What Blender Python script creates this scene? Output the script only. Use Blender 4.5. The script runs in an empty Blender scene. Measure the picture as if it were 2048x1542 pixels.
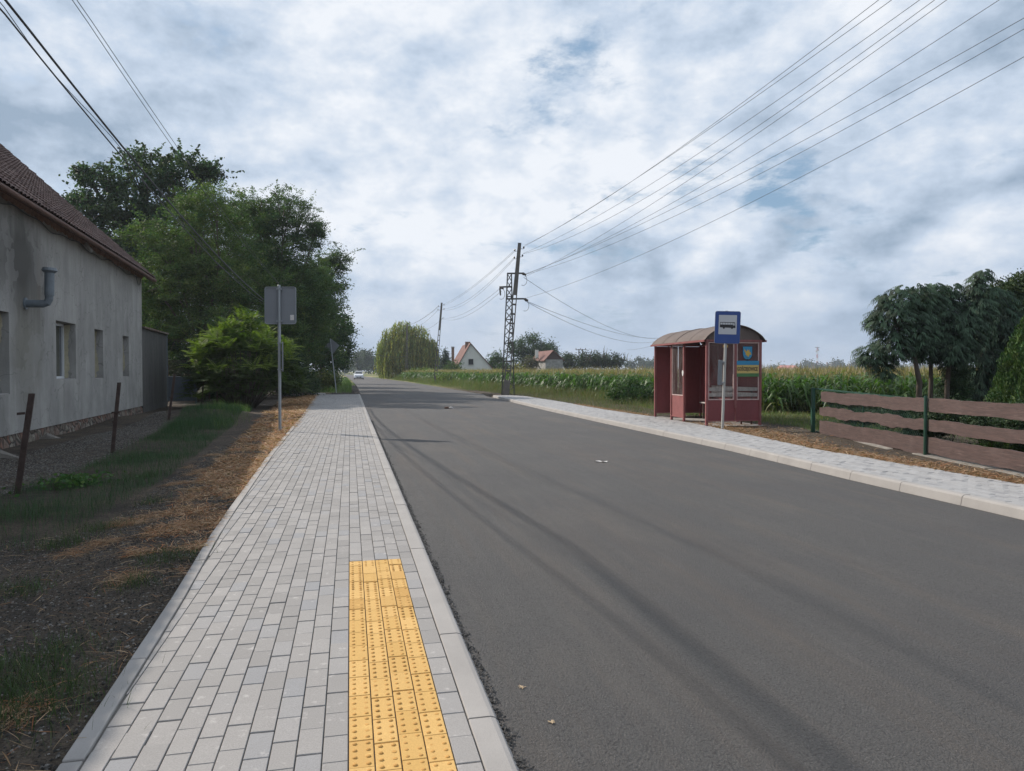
import bpy, math, random
import numpy as np
from mathutils import Vector

sc = bpy.context.scene
# ------------------------------------------------------------------ camera
F = 1450.0 / 2048.0
CH = 1.47
HAZE_D = 0.00034
PITCH = math.atan(29.0 / 1450.0)
cam_d = bpy.data.cameras.new('camera')
cam_d.sensor_width = 36.0
cam_d.lens = 36.0 * F
cam_d.clip_start = 0.05
cam_d.clip_end = 20000
cam = bpy.data.objects.new('camera', cam_d)
sc.collection.objects.link(cam)
cam.location = (0, 0, CH)
cam.rotation_euler = (math.pi / 2 - PITCH, 0, 0)
sc.camera = cam

# ------------------------------------------------------------------ view, sampling
sc.view_settings.view_transform = 'Standard'
sc.view_settings.look = 'None'
sc.view_settings.gamma = 1.0
sc.view_settings.exposure = 0.0
sc.view_settings.use_curve_mapping = False
sc.cycles.use_denoising = True
sc.cycles.max_bounces = 6
sc.cycles.diffuse_bounces = 3
sc.cycles.glossy_bounces = 2
sc.cycles.transmission_bounces = 3
sc.cycles.transparent_max_bounces = 12
sc.cycles.volume_bounces = 0
sc.cycles.use_adaptive_sampling = True
sc.cycles.adaptive_threshold = 0.02
sc.cycles.sample_clamp_indirect = 4.0

# ------------------------------------------------------------------ pixel <-> world (photograph pixels 2048x1542)
def RAY(px, py):
    x = (px - 1024) / 1450.0
    y = (771 - py) / 1450.0
    c, s = math.cos(PITCH), math.sin(PITCH)
    return (x, c + y * s, y * c - s)
def G(px, py, z=0.0):
    r = RAY(px, py); k = (z - CH) / r[2]
    return (r[0] * k, r[1] * k, z)
def P(px, py, Y):
    r = RAY(px, py); k = Y / r[1]
    return (r[0] * k, Y, CH + r[2] * k)

# ------------------------------------------------------------------ sun and sky
SUN_EL = math.radians(36.0)
sx, sy = -0.84, 0.54
n_ = math.hypot(sx, sy)
SUN = Vector((sx / n_ * math.cos(SUN_EL), sy / n_ * math.cos(SUN_EL), math.sin(SUN_EL)))
sl = bpy.data.lights.new('sun', 'SUN')
sl.energy = 4.9
sl.angle = math.radians(0.53)
sl.color = (1.0, 0.91, 0.80)
so = bpy.data.objects.new('sun', sl)
sc.collection.objects.link(so)
so.rotation_euler = SUN.to_track_quat('Z', 'Y').to_euler()
so.location = (0, 0, 60)

world = bpy.data.worlds.new('World')
sc.world = world
world.use_nodes = True
nt = world.node_tree
nt.nodes.clear()
def WN(t, **kw):
    n = nt.nodes.new(t)
    for k, v in kw.items():
        setattr(n, k, v)
    return n
def wl(a, b): nt.links.new(a, b)
def wmath(op, a, b=None, clamp=False):
    n = WN('ShaderNodeMath', operation=op, use_clamp=clamp)
    for i, v in enumerate((a, b)):
        if v is None: continue
        if isinstance(v, (int, float)): n.inputs[i].default_value = v
        else: wl(v, n.inputs[i])
    return n.outputs[0]
def wvec(op, a, b=None):
    n = WN('ShaderNodeVectorMath', operation=op)
    for i, v in enumerate((a, b)):
        if v is None: continue
        if isinstance(v, tuple): n.inputs[i].default_value = v
        else: wl(v, n.inputs[i])
    return n
def wnoise(vec, scale, detail, rough, dist=0.0, off=(0, 0, 0)):
    m = WN('ShaderNodeMapping'); m.inputs['Location'].default_value = off
    wl(vec, m.inputs['Vector'])
    n = WN('ShaderNodeTexNoise')
    n.inputs['Scale'].default_value = scale; n.inputs['Detail'].default_value = detail
    n.inputs['Roughness'].default_value = rough; n.inputs['Distortion'].default_value = dist
    wl(m.outputs[0], n.inputs['Vector'])
    return n
def wrange(v, a, b, c=0.0, d=1.0, smooth=True):
    n = WN('ShaderNodeMapRange'); n.clamp = True
    if smooth: n.interpolation_type = 'SMOOTHSTEP'
    n.inputs['From Min'].default_value = a; n.inputs['From Max'].default_value = b
    n.inputs['To Min'].default_value = c; n.inputs['To Max'].default_value = d
    wl(v, n.inputs['Value'])
    return n.outputs['Result']
def wmix(f, a, b):
    n = WN('ShaderNodeMix', data_type='RGBA')
    if isinstance(f, (int, float)): n.inputs[0].default_value = f
    else: wl(f, n.inputs[0])
    for i, v in ((6, a), (7, b)):
        if isinstance(v, tuple): n.inputs[i].default_value = v + (1,)
        else: wl(v, n.inputs[i])
    return n.outputs[2]
tc = WN('ShaderNodeTexCoord')
D = tc.outputs['Generated']
sep = WN('ShaderNodeSeparateXYZ'); wl(D, sep.inputs[0])
zc = wmath('MAXIMUM', sep.outputs[2], 0.0)
den = wmath('ADD', zc, 0.20)
cmb = WN('ShaderNodeCombineXYZ')
wl(wmath('DIVIDE', sep.outputs[0], den), cmb.inputs[0])
wl(wmath('DIVIDE', sep.outputs[1], den), cmb.inputs[1])
CP = cmb.outputs[0]
warp = wnoise(CP, 1.3, 3, 0.5, off=(3.1, 7.7, 0))
wsub = wvec('SUBTRACT', warp.outputs['Color'], (0.5, 0.5, 0.5))
wsc = wvec('SCALE', wsub.outputs[0]); wsc.inputs['Scale'].default_value = 0.22
DW = wvec('ADD', D, wsc.outputs[0]).outputs[0]
DN = wvec('NORMALIZE', DW).outputs[0]
def steer(spots):
    acc = None
    for px, py, rad, w in spots:
        r = Vector(RAY(px, py)).normalized()
        dt = wvec('DOT_PRODUCT', DN, tuple(r)).outputs['Value']
        a = math.atan(rad / 1450.0)
        v = wrange(dt, math.cos(a), math.cos(a * 0.15), 0.0, w)
        acc = v if acc is None else wmath('ADD', acc, v)
    return acc
n1 = wnoise(CP, 0.95, 12, 0.60, 0.25, off=(1.3, 4.2, 0)).outputs[0]
n2 = wnoise(CP, 0.85, 14, 0.62, 0.15, off=(8.3, 2.2, 3)).outputs[0]
n3 = wnoise(CP, 3.4, 14, 0.68, 0.12, off=(4.3, 1.2, 5)).outputs[0]
n4 = wnoise(D, 6.0, 14, 0.66, 0.1, off=(2.3, 6.2, 1)).outputs[0]
DZ = wvec('MULTIPLY', D, (1.0, 1.0, 1.7)).outputs[0]
r1 = wnoise(DZ, 4.2, 11, 0.58, 0.0, off=(5.3, 9.2, 2)).outputs[0]
r2 = wnoise(DZ, 4.2, 11, 0.58, 0.0, off=(5.3 + SUN.x * .035, 9.2 + SUN.y * .035, 2 + SUN.z * .06)).outputs[0]
relief = wmath('MULTIPLY', wmath('SUBTRACT', r1, r2), 1.5)
# gaps in the cloud cover where blue shows
gap = steer([(1085, 240, 110, 0.10), (800, 195, 110, 0.10), (1130, 70, 110, 0.09), (1640, 440, 160, 0.07), (1620, 330, 90, 0.09), (1560, 400, 90, 0.06), (330, 60, 120, 0.05), (1950, 640, 150, 0.03)])
cov = wmath('SUBTRACT', wmath('ADD', wmath('MULTIPLY', n1, 0.45), wmath('MULTIPLY', n3, 0.65)), gap)
mask = wrange(cov, 0.34, 0.49)
# lit tops and grey undersides
dark = steer([(170, 270, 330, 0.20), (330, 200, 170, 0.07), (1380, 20, 300, 0.15), (1900, 430, 320, 0.13), (1990, 150, 240, 0.04), (1500, 560, 420, 0.07), (60, 420, 300, 0.08), (1750, 500, 200, 0.08)])
lite = steer([(620, 160, 520, 0.02), (700, 420, 460, 0.04), (1000, 330, 300, 0.08), (960, 60, 300, 0.04), (230, 110, 180, 0.20), (1430, 190, 300, 0.18), (1250, 330, 240, 0.10), (1960, 520, 150, 0.26), (1610, 560, 130, 0.20), (1250, 420, 120, 0.10), (90, 60, 140, 0.12), (1760, 60, 180, 0.16), (1850, 230, 160, 0.10), (1700, 300, 140, 0.10), (1380, 480, 130, 0.10)])
shade = wmath('ADD', wmath('ADD', wmath('SUBTRACT', wmath('ADD', wmath('ADD', wmath('MULTIPLY', n2, 0.42), wmath('MULTIPLY', r1, 0.80)), wmath('MULTIPLY', n4, 0.38)), dark), lite), relief)
sh = wrange(shade, 0.42, 1.05, smooth=False)
K = 10.0
def cK(r, g, b): return (r * K, g * K, b * K)
cl1 = wmix(wrange(sh, 0.0, 0.5, smooth=False), cK(.33, .43, .56), cK(.58, .68, .82))
cl2 = wmix(wrange(sh, 0.5, 1.0, smooth=False), cl1, cK(.88, .92, .98))
skyt = WN('ShaderNodeTexSky'); skyt.sky_type = 'NISHITA'; skyt.sun_disc = False
skyt.sun_elevation = SUN_EL; skyt.sun_rotation = math.atan2(SUN.x, SUN.y)
skyt.air_density = 1.0; skyt.dust_density = 1.6; skyt.ozone_density = 1.5
skb = wmix(0.55, skyt.outputs[0], cK(.30, .49, .70))
cs = wmix(mask, skb, cl2)
hz = wrange(sep.outputs[2], 0.0, 0.17)
hz2 = wmath('MULTIPLY', wmath('SUBTRACT', 1.0, hz), 0.72)
fin = wmix(hz2, cs, cK(.40, .50, .65))
bg = WN('ShaderNodeBackground'); bg.inputs['Strength'].default_value = 0.1
wl(fin, bg.inputs['Color'])
wo = WN('ShaderNodeOutputWorld'); wl(bg.outputs[0], wo.inputs['Surface'])

# ------------------------------------------------------------------ helpers
rng = np.random.default_rng(7)
random.seed(7)
ROOT = {}
def link(o): sc.collection.objects.link(o)
def tag(o, label=None, cat=None, group=None, kind=None):
    if label: o['label'] = label
    if cat: o['category'] = cat
    if group: o['group'] = group
    if kind: o['kind'] = kind
    return o
def thing(name, label, cat, loc, group=None):
    o = bpy.data.objects.new(name, None); link(o)
    o.empty_display_size = 0.2
    o.location = loc
    ROOT[o.name] = Vector(loc)
    return tag(o, label, cat, group)
def origin_of(p):
    while p.parent: p = p.parent
    return ROOT.get(p.name, Vector((0, 0, 0)))
def np_mesh(name, V, Q, mat, parent=None, col=None, smooth=False, nside=4, origin=None):
    V = np.asarray(V, dtype=np.float32).reshape(-1, 3)
    Q = np.asarray(Q, dtype=np.int32).reshape(-1, nside)
    me = bpy.data.meshes.new(name)
    off = np.zeros(3, dtype=np.float32)
    if parent is not None: off = np.array(origin_of(parent), dtype=np.float32)
    elif origin is not None: off = np.array(origin, dtype=np.float32)
    me.vertices.add(len(V)); me.vertices.foreach_set('co', (V - off).ravel())
    me.loops.add(Q.size); me.loops.foreach_set('vertex_index', Q.ravel())
    me.polygons.add(len(Q))
    me.polygons.foreach_set('loop_start', np.arange(len(Q), dtype=np.int32) * nside)
    me.polygons.foreach_set('loop_total', np.full(len(Q), nside, dtype=np.int32))
    me.polygons.foreach_set('use_smooth', np.full(len(Q), bool(smooth)))
    me.update(calc_edges=True)
    if col is not None:
        a = me.color_attributes.new('Col', 'FLOAT_COLOR', 'POINT')
        c = np.ones((len(V), 4), dtype=np.float32); c[:, :3] = col
        a.data.foreach_set('color', c.ravel())
    me.materials.append(mat)
    o = bpy.data.objects.new(name, me); link(o)
    if parent is not None: o.parent = parent
    elif origin is not None: o.location = origin; ROOT[o.name] = Vector(origin)
    return o
class MB:
    def __init__(s): s.v = []; s.f = []
    def add(s, vs, fs):
        b = len(s.v); s.v += [tuple(v) for v in vs]
        s.f += [tuple(i + b for i in f) for f in fs]
    def boxax(s, c, ax, ay, az):
        c, ax, ay, az = Vector(c), Vector(ax), Vector(ay), Vector(az)
        vs = [c + ax * i + ay * j + az * k for k in (-1, 1) for j in (-1, 1) for i in (-1, 1)]
        s.add(vs, [(0, 2, 3, 1), (4, 5, 7, 6), (0, 1, 5, 4), (2, 6, 7, 3), (0, 4, 6, 2), (1, 3, 7, 5)])
    def box(s, x0, x1, y0, y1, z0, z1):
        s.boxax(((x0 + x1) / 2, (y0 + y1) / 2, (z0 + z1) / 2), ((x1 - x0) / 2, 0, 0), (0, (y1 - y0) / 2, 0), (0, 0, (z1 - z0) / 2))
    def bar(s, a, b, w, h, up=(0, 0, 1)):
        a, b = Vector(a), Vector(b); d = (b - a)
        L = d.length
        if L < 1e-6: return
        d /= L; up = Vector(up)
        if abs(d.dot(up)) > 0.98: up = Vector((1, 0, 0)) if abs(d.x) < .9 else Vector((0, 1, 0))
        r = d.cross(up).normalized(); u = r.cross(d)
        s.boxax((a + b) / 2, d * (L / 2), r * (w / 2), u * (h / 2))
    def tube(s, pts, radii, n=8, caps=True):
        pts = [Vector(p) for p in pts]
        if isinstance(radii, (int, float)): radii = [radii] * len(pts)
        b = len(s.v); prev = None
        for i, p in enumerate(pts):
            d = (pts[min(i + 1, len(pts) - 1)] - pts[max(i - 1, 0)])
            d = d.normalized() if d.length > 1e-9 else Vector((0, 0, 1))
            if prev is None:
                a = Vector((1, 0, 0)) if abs(d.x) < 0.8 else Vector((0, 1, 0))
                r = d.cross(a).normalized()
            else:
                r = (prev - d * prev.dot(d)).normalized()
            prev = r; u = d.cross(r)
            for k in range(n):
                t = 2 * math.pi * k / n
                s.v.append(tuple(p + (r * math.cos(t) + u * math.sin(t)) * radii[i]))
        for i in range(len(pts) - 1):
            for k in range(n):
                k2 = (k + 1) % n
                s.f.append((b + i * n + k, b + i * n + k2, b + (i + 1) * n + k2, b + (i + 1) * n + k))
        if caps:
            s.f.append(tuple(b + k for k in range(n - 1, -1, -1)))
            e = b + (len(pts) - 1) * n
            s.f.append(tuple(e + k for k in range(n)))
    def prism(s, poly, off):
        off = Vector(off); n = len(poly); b = len(s.v)
        s.v += [tuple(Vector(p)) for p in poly] + [tuple(Vector(p) + off) for p in poly]
        s.f.append(tuple(b + i for i in range(n - 1, -1, -1)))
        s.f.append(tuple(b + n + i for i in range(n)))
        for i in range(n):
            j = (i + 1) % n
            s.f.append((b + i, b + j, b + n + j, b + n + i))
    def quad(s, a, b, c, d): s.add([a, b, c, d], [(0, 1, 2, 3)])
    def build(s, name, mat, parent=None, smooth=False, origin=None, bevel=0, recalc=True):
        me = bpy.data.meshes.new(name)
        off = Vector((0, 0, 0))
        if parent is not None: off = origin_of(parent)
        elif origin is not None: off = Vector(origin)
        me.from_pydata([(v[0] - off.x, v[1] - off.y, v[2] - off.z) for v in s.v], [], s.f)
        if recalc:
            import bmesh
            bm = bmesh.new(); bm.from_mesh(me)
            bmesh.ops.recalc_face_normals(bm, faces=bm.faces)
            bm.to_mesh(me); bm.free()
        me.polygons.foreach_set('use_smooth', [bool(smooth)] * len(me.polygons))
        me.update(); me.materials.append(mat)
        o = bpy.data.objects.new(name, me); link(o)
        if parent is not None: o.parent = parent
        elif origin is not None: o.location = origin; ROOT[o.name] = Vector(origin)
        if bevel:
            m = o.modifiers.new('bevel', 'BEVEL'); m.width = bevel; m.segments = 2; m.limit_method = 'ANGLE'
        return o

# ------------------------------------------------------------------ materials
class NT:
    def __init__(s, name):
        s.m = bpy.data.materials.new(name); s.m.use_nodes = True
        s.t = s.m.node_tree; s.b = s.t.nodes['Principled BSDF']; s.out = s.t.nodes['Material Output']
    def n(s, t, **kw):
        x = s.t.nodes.new(t)
        for k, v in kw.items(): setattr(x, k, v)
        return x
    def l(s, a, b): s.t.links.new(a, b)
    def pos(s, rot=0.0, scale=(1, 1, 1)):
        g = s.n('ShaderNodeNewGeometry')
        m = s.n('ShaderNodeVectorRotate', rotation_type='Z_AXIS'); m.inputs['Angle'].default_value = rot
        s.l(g.outputs['Position'], m.inputs['Vector'])
        k = s.n('ShaderNodeVectorMath', operation='MULTIPLY'); k.inputs[1].default_value = scale
        s.l(m.outputs[0], k.inputs[0])
        return k.outputs[0]
    def noise(s, v, scale, detail=4, rough=0.55, dist=0.0):
        x = s.n('ShaderNodeTexNoise')
        x.inputs['Scale'].default_value = scale; x.inputs['Detail'].default_value = detail
        x.inputs['Roughness'].default_value = rough; x.inputs['Distortion'].default_value = dist
        s.l(v, x.inputs['Vector']); return x.outputs[0]
    def voro(s, v, scale, feature='F1', out='Distance'):
        x = s.n('ShaderNodeTexVoronoi', feature=feature); x.inputs['Scale'].default_value = scale
        s.l(v, x.inputs['Vector']); return x.outputs[out]
    def rg(s, v, a, b, c=0.0, d=1.0):
        x = s.n('ShaderNodeMapRange'); x.clamp = True
        x.inputs['From Min'].default_value = a; x.inputs['From Max'].default_value = b
        x.inputs['To Min'].default_value = c; x.inputs['To Max'].default_value = d
        s.l(v, x.inputs['Value']); return x.outputs['Result']
    def mix(s, f, a, b, blend='MIX'):
        x = s.n('ShaderNodeMix', data_type='RGBA', blend_type=blend)
        if isinstance(f, (int, float)): x.inputs[0].default_value = f
        else: s.l(f, x.inputs[0])
        for i, v in ((6, a), (7, b)):
            if isinstance(v, tuple): x.inputs[i].default_value = v + (1,)
            else: s.l(v, x.inputs[i])
        return x.outputs[2]
    def math(s, op, a, b=None):
        x = s.n('ShaderNodeMath', operation=op)
        for i, v in enumerate((a, b)):
            if v is None: continue
            if isinstance(v, (int, float)): x.inputs[i].default_value = v
            else: s.l(v, x.inputs[i])
        return x.outputs[0]
    def bump(s, h, strength=0.4, dist=0.01):
        x = s.n('ShaderNodeBump'); x.inputs['Strength'].default_value = strength; x.inputs['Distance'].default_value = dist
        s.l(h, x.inputs['Height']); s.l(x.outputs[0], s.b.inputs['Normal'])
    def col(s, c):
        if isinstance(c, tuple): s.b.inputs['Base Color'].default_value = c + (1,)
        else: s.l(c, s.b.inputs['Base Color'])
    def rough(s, r): s.b.inputs['Roughness'].default_value = r
def simple(name, c, rough=0.7, metal=0.0, var=0.25, scale=3.0, fine=60.0, bump=0.15, spec=0.5, zs=1.0):
    m = NT(name); v = m.pos(scale=(1, 1, zs))
    a = m.noise(v, scale, 5, 0.6); b = m.noise(v, fine, 3, 0.6)
    f = m.math('ADD', m.math('MULTIPLY', a, 0.65), m.math('MULTIPLY', b, 0.35))
    f = m.rg(f, 0.3, 0.7)
    lo = tuple(x * (1 - var) for x in c); hi = tuple(min(1, x * (1 + var)) for x in c)
    m.col(m.mix(f, lo, hi)); m.rough(rough); m.b.inputs['Metallic'].default_value = metal
    m.b.inputs['Specular IOR Level'].default_value = spec
    if bump: m.bump(b, bump, 0.005)
    return m.m
def leafmat(name, trans=0.35, rough=0.6, tint=(1, 1, 1), spec=0.3):
    m = NT(name)
    at = m.n('ShaderNodeAttribute'); at.attribute_name = 'Col'
    c = m.mix(1.0, at.outputs['Color'], tint, 'MULTIPLY')
    m.col(c); m.rough(rough); m.b.inputs['Specular IOR Level'].default_value = spec
    tr = m.n('ShaderNodeBsdfTranslucent')
    c2 = m.mix(1.0, c, (1.1, 1.45, 0.55), 'MULTIPLY')
    m.l(c2, tr.inputs['Color'])
    mx = m.n('ShaderNodeMixShader'); mx.inputs[0].default_value = trans
    m.l(m.b.outputs[0], mx.inputs[1]); m.l(tr.outputs[0], mx.inputs[2])
    m.l(mx.outputs[0], m.out.inputs['Surface'])
    return m.m
RA = math.atan2(0.2180, 0.9759)
UX, UY = -0.2180, 0.9759
def ST(s, t, z=0.0): return (s * UY + t * UX, -s * UX + t * UY, z)
def toST(x, y): return (x * UY - y * UX, x * UX + y * UY)

# asphalt: aggregate, roller streaks, dusty brown wheel bands
m = NT('asphalt'); v = m.pos(rot=-RA)
vs = m.pos(rot=-RA, scale=(1, 0.06, 1))
ag = m.voro(v, 95); ag2 = m.noise(v, 210, 4, 0.7)
ag3 = m.noise(v, 62, 3, 0.75); ag4 = m.voro(v, 60)
st1 = m.noise(vs, 2.2, 6, 0.65); st2 = m.noise(vs, 11, 4, 0.6); bl = m.noise(v, 0.55, 5, 0.6)
base = m.mix(m.rg(ag2, 0.3, 0.72), (.078, .0765, .076), (.150, .146, .143))
base = m.mix(m.rg(ag, 0.05, 0.6, 0.0, 0.35), base, (.05, .049, .05))
base = m.mix(m.rg(ag3, 0.50, 0.66, 0.0, 0.7), base, (.036, .034, .034))
base = m.mix(m.rg(st1, 0.48, 0.68, 0.0, 0.42), base, (.135, .108, .088))
base = m.mix(m.rg(st2, 0.50, 0.72, 0.0, 0.25), base, (.13, .125, .12))
base = m.mix(m.rg(bl, 0.42, 0.70, 0.0, 0.42), base, (.060, .060, .065))
bl2 = m.noise(m.pos(rot=-RA, scale=(1, .25, 1)), 0.9, 6, 0.7)
base = m.mix(m.rg(bl2, 0.54, 0.68, 0.0, 0.35), base, (.14, .125, .112))
base = m.mix(m.rg(ag4, 0.06, 0.28, 0.55, 0.0), base, (.19, .18, .172))
mo = m.noise(v, 17, 5, 0.75); base = m.mix(m.rg(mo, 0.50, 0.70, 0.0, 0.28), base, (.052, .050, .050)); mo2 = m.noise(m.pos(rot=-RA, scale=(1, .04, 1)), 26, 5, 0.7); base = m.mix(m.rg(mo2, 0.55, 0.80, 0.0, 0.16), base, (.19, .18, .17))
wh = m.voro(v, 34); base = m.mix(m.rg(wh, 0.03, 0.09, 0.35, 0.0), base, (.26, .25, .24))
m.col(base); m.rough(0.78)
m.b.inputs['Specular IOR Level'].default_value = 0.35
hb = m.math('ADD', m.math('MULTIPLY', ag, 0.6), m.math('ADD', ag2, m.math('MULTIPLY', ag3, 1.2)))
m.bump(hb, 1.0, 0.010)
M_ASPH = m.m

def paver_mat(name, c0, c1, c2, salt):
    m = NT(name); v = m.pos()
    g = m.n('ShaderNodeNewGeometry'); r = g.outputs['Random Per Island']
    a = m.mix(m.rg(r, 0.0, 0.75), c0, c1)
    a = m.mix(m.rg(r, 0.82, 0.98), a, c2)
    n = m.noise(v, 170, 3, 0.7); n2 = m.noise(v, 14, 5, 0.65); n3 = m.noise(v, 1.1, 5, 0.6)
    a = m.mix(m.rg(n, 0.30, 0.70, 0.55, 0.0), a, tuple(x * 0.62 for x in c0))
    a = m.mix(m.rg(n2, 0.60, 0.72, 0.0, salt), a, tuple(min(1, x * 1.55) for x in c1))
    a = m.mix(m.rg(n3, 0.45, 0.75, 0.0, 0.28), a, tuple(x * 0.74 for x in c0))
    m.col(a); m.rough(0.85); m.b.inputs['Specular IOR Level'].default_value = 0.3
    m.bump(n, 0.25, 0.002)
    return m.m
M_PAVE = paver_mat('grey_paver', (.285, .275, .268), (.37, .355, .345), (.30, .305, .32), 0.55)
M_PAVE2 = paver_mat('pale_paver', (.33, .33, .335), (.40, .40, .405), (.27, .27, .28), 0.4)
M_YEL = paver_mat('yellow_tactile_paver', (.60, .37, .12), (.70, .45, .17), (.52, .30, .09), 0.25)
M_KERB = simple('kerb_concrete', (.315, .30, .288), 0.85, var=0.16, scale=2.2, fine=190, bump=0.25)
M_JOINT = simple('joint_sand', (.15, .142, .13), 0.95, var=0.35, scale=7, fine=160, bump=0.4)

# ground: dirt, gravel specks, thatch
m = NT('soil'); v = m.pos()
a = m.noise(v, 0.9, 6, 0.62); b = m.noise(v, 34, 5, 0.7); c = m.voro(v, 55); d = m.noise(v, 5.5, 5, 0.65)
base = m.mix(m.rg(a, 0.38, 0.62), (.066, .056, .047), (.155, .125, .095))
base = m.mix(m.rg(d, 0.45, 0.68, 0, 0.6), base, (.20, .155, .11))
base = m.mix(m.rg(b, 0.38, 0.66, 0.8, 0.0), base, (.038, .033, .03))
e_ = m.noise(v, 120, 3, 0.7); base = m.mix(m.rg(e_, 0.58, 0.72, 0.0, 0.6), base, (.20, .18, .155)); base = m.mix(m.rg(c, 0.04, 0.13, 0.5, 0.0), base, (.26, .245, .225))
m.col(base); m.rough(0.95); m.b.inputs['Specular IOR Level'].default_value = 0.15
m.bump(m.math('ADD', b, m.math('MULTIPLY', c, 0.8)), 0.9, 0.03)
M_SOIL_near = m
# far fields in the same sheet: switch by distance from the road area
gp = m.n('ShaderNodeNewGeometry')
ln = m.n('ShaderNodeVectorMath', operation='LENGTH'); m.l(gp.outputs['Position'], ln.inputs[0])
f1 = m.noise(m.pos(), 0.013, 4, 0.5)
fld = m.mix(m.rg(f1, 0.42, 0.55), (.10, .135, .045), (.33, .27, .15))
fld = m.mix(m.rg(m.noise(m.pos(), 0.35, 5, 0.6), 0.3, 0.7, 0, 0.5), fld, (.075, .11, .035))
m.col(m.mix(m.rg(ln.outputs['Value'], 55, 80), base, fld))
M_SOIL = m.m

M_LEAF = leafmat('leaf')
M_LEAF_B = leafmat('shrub_leaf', trans=0.42)
M_CON = leafmat('conifer_leaf', trans=0.12, rough=0.7)
M_CORN = leafmat('corn_leaf', trans=0.38, rough=0.45, spec=0.5)
M_GRASS = leafmat('grass_blade', trans=0.30)
M_STRAW = leafmat('straw', trans=0.15, rough=0.8)
M_BARK = simple('bark', (.085, .068, .055), 0.95, var=0.4, scale=4, fine=40, bump=0.8, zs=0.25)
M_STONE_BIT = leafmat('stone_bit', trans=0.0, rough=0.9)

# ================================================================== SETTING
def interp_line(pts):
    """pts list of (t, s) -> function s(t)"""
    ts = np.array([p[0] for p in pts]); ss = np.array([p[1] for p in pts])
    return lambda t: np.interp(t, ts, ss)
def px_line(pixels, z):
    out = []
    for px, py in pixels:
        x, y, _ = G(px, py, z); s, t = toST(x, y); out.append((t, s))
    return sorted(out)
PAVE_END = 47.0
LB = px_line([(110, 1542), (340, 1200), (430, 1055), (540, 905), (600, 835), (634, 788)], 0.0)
LB = [(-8.0, LB[0][1] + 0.12)] + LB + [(60, LB[-1][1])]
sLB = interp_line(LB)
KI, KO = 0.478, 0.615               # left kerb: paver joint line and road edge line
RZ, RP = -0.08, 0.04                # right side: road level, pavement level
RI = px_line([(2048, 1012), (1898, 980), (1742, 948), (1540, 903.7), (1480, 890.5), (1351, 865), (1239, 843), (1102, 815.5), (1040, 802), (990, 790.5)], RP)
RI = [(-8.0, RI[0][1] - 0.25)] + RI
RE = px_line([(2048, 968.5), (1839, 932.7), (1633, 898), (1540, 878), (1413, 851), (1310, 833.3), (1214, 819), (1112, 801.6), (1049, 792), (1000, 789)], RP)
RE = [(-8.0, RE[0][1] - 0.2)] + RE
sRI, sRE = interp_line(RI), interp_line(RE)
tR1 = min(RI[-1][0], RE[-1][0])

SNS = [(rng.uniform(0.2, 1.6), rng.uniform(0, 6.28), rng.uniform(0, 6.28)) for _ in range(18)]
def hnoise(x, y):
    h = 0
    for k, (f, a, p) in enumerate(SNS):
        h = h + np.sin((x * math.cos(a) + y * math.sin(a)) * f * 2.2 + p) / (1 + f * 1.4)
    return h / 9.0
def sm(x):
    x = np.clip(x, 0, 1); return x * x * (3 - 2 * x)
MND = G(415, 832, 0.0)
def ground_h(x, y):
    x = np.asarray(x, dtype=float); y = np.asarray(y, dtype=float)
    s = x * UY - y * UX; t = x * UX + y * UY
    lb = sLB(t)
    dl = lb - s
    left = -0.015 - 0.10 * sm(dl / 1.7) + 0.03 * sm((dl - 2.4) / 2.0) + hnoise(x, y) * 0.05 * sm(dl / 0.5)
    r = np.hypot((x - MND[0]) / 2.4, (y - MND[1]) / 2.2)
    left = left + 0.34 * np.exp(-r * r * 1.2)
    far = sm((t - 50) / 12.0)
    left = left * (1 - far) + far * (0.0 + hnoise(x, y) * 0.05)
    wall = sm((-0.2 - dl) / 0.2)
    re = np.where(t < tR1, sRE(t), sRE(tR1))
    dr = s - re
    right = 0.015 + 0.03 * sm(dr / 2.0) + hnoise(x, y) * 0.04 * sm(dr / 0.4)
    mid = np.where(s < lb + 0.45, -0.035, np.where(s > re - 0.45, 0.0, -0.30))
    h = np.where(s < lb, left, np.where(s > re, right, mid))
    # beyond the paved part the verges meet the asphalt
    rl, rr = road_left(y), road_right(y)
    on = (x > rl + 0.1) & (x < rr - 0.1)
    beyond = t > PAVE_END - 0.1
    hb = np.where(x < rl, -0.02 + hnoise(x, y) * 0.04 * sm((rl - x) / 1.0), np.where(on, -0.30, -0.03 + hnoise(x, y) * 0.05 * sm((x - rr) / 0.8) + 0.05 * sm((x - rr) / 3.0)))
    h = np.where(beyond, hb, h)
    d = np.hypot(x, y)
    return np.where((d > 300) & ~on, h - 0.0, h)

# road edges as x(y)
_rl = [ST(KO - 0.02, -10)[:2], ST(KO - 0.02, 10)[:2], ST(KO - 0.02, 46.5)[:2]] + [G(a, b, -0.05)[:2] for a, b in ((711.5, 770), (703.5, 761.5), (697, 756), (692.5, 753), (688.5, 750.2), (672, 747.6), (600, 745.6))]
_rr = [ST(RI[0][1] - 0.13, -10)[:2]] + [ST(float(sRI(t)) - 0.135, t)[:2] for t in (2, 6, 8, 10, 13, 17, 22, 28, 34, 40, 44)] + [G(a, b, -0.06)[:2] for a, b in ((967, 788), (885, 774.5), (811, 763), (772, 758), (744, 754.3), (722, 751.6), (704, 749.2), (690, 747.5), (640, 745.6))]
_rl = sorted(_rl, key=lambda p: p[1]); _rr = sorted(_rr, key=lambda p: p[1])
def road_left(y): return np.interp(y, [p[1] for p in _rl], [p[0] for p in _rl])
def road_right(y): return np.interp(y, [p[1] for p in _rr], [p[0] for p in _rr])

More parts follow.
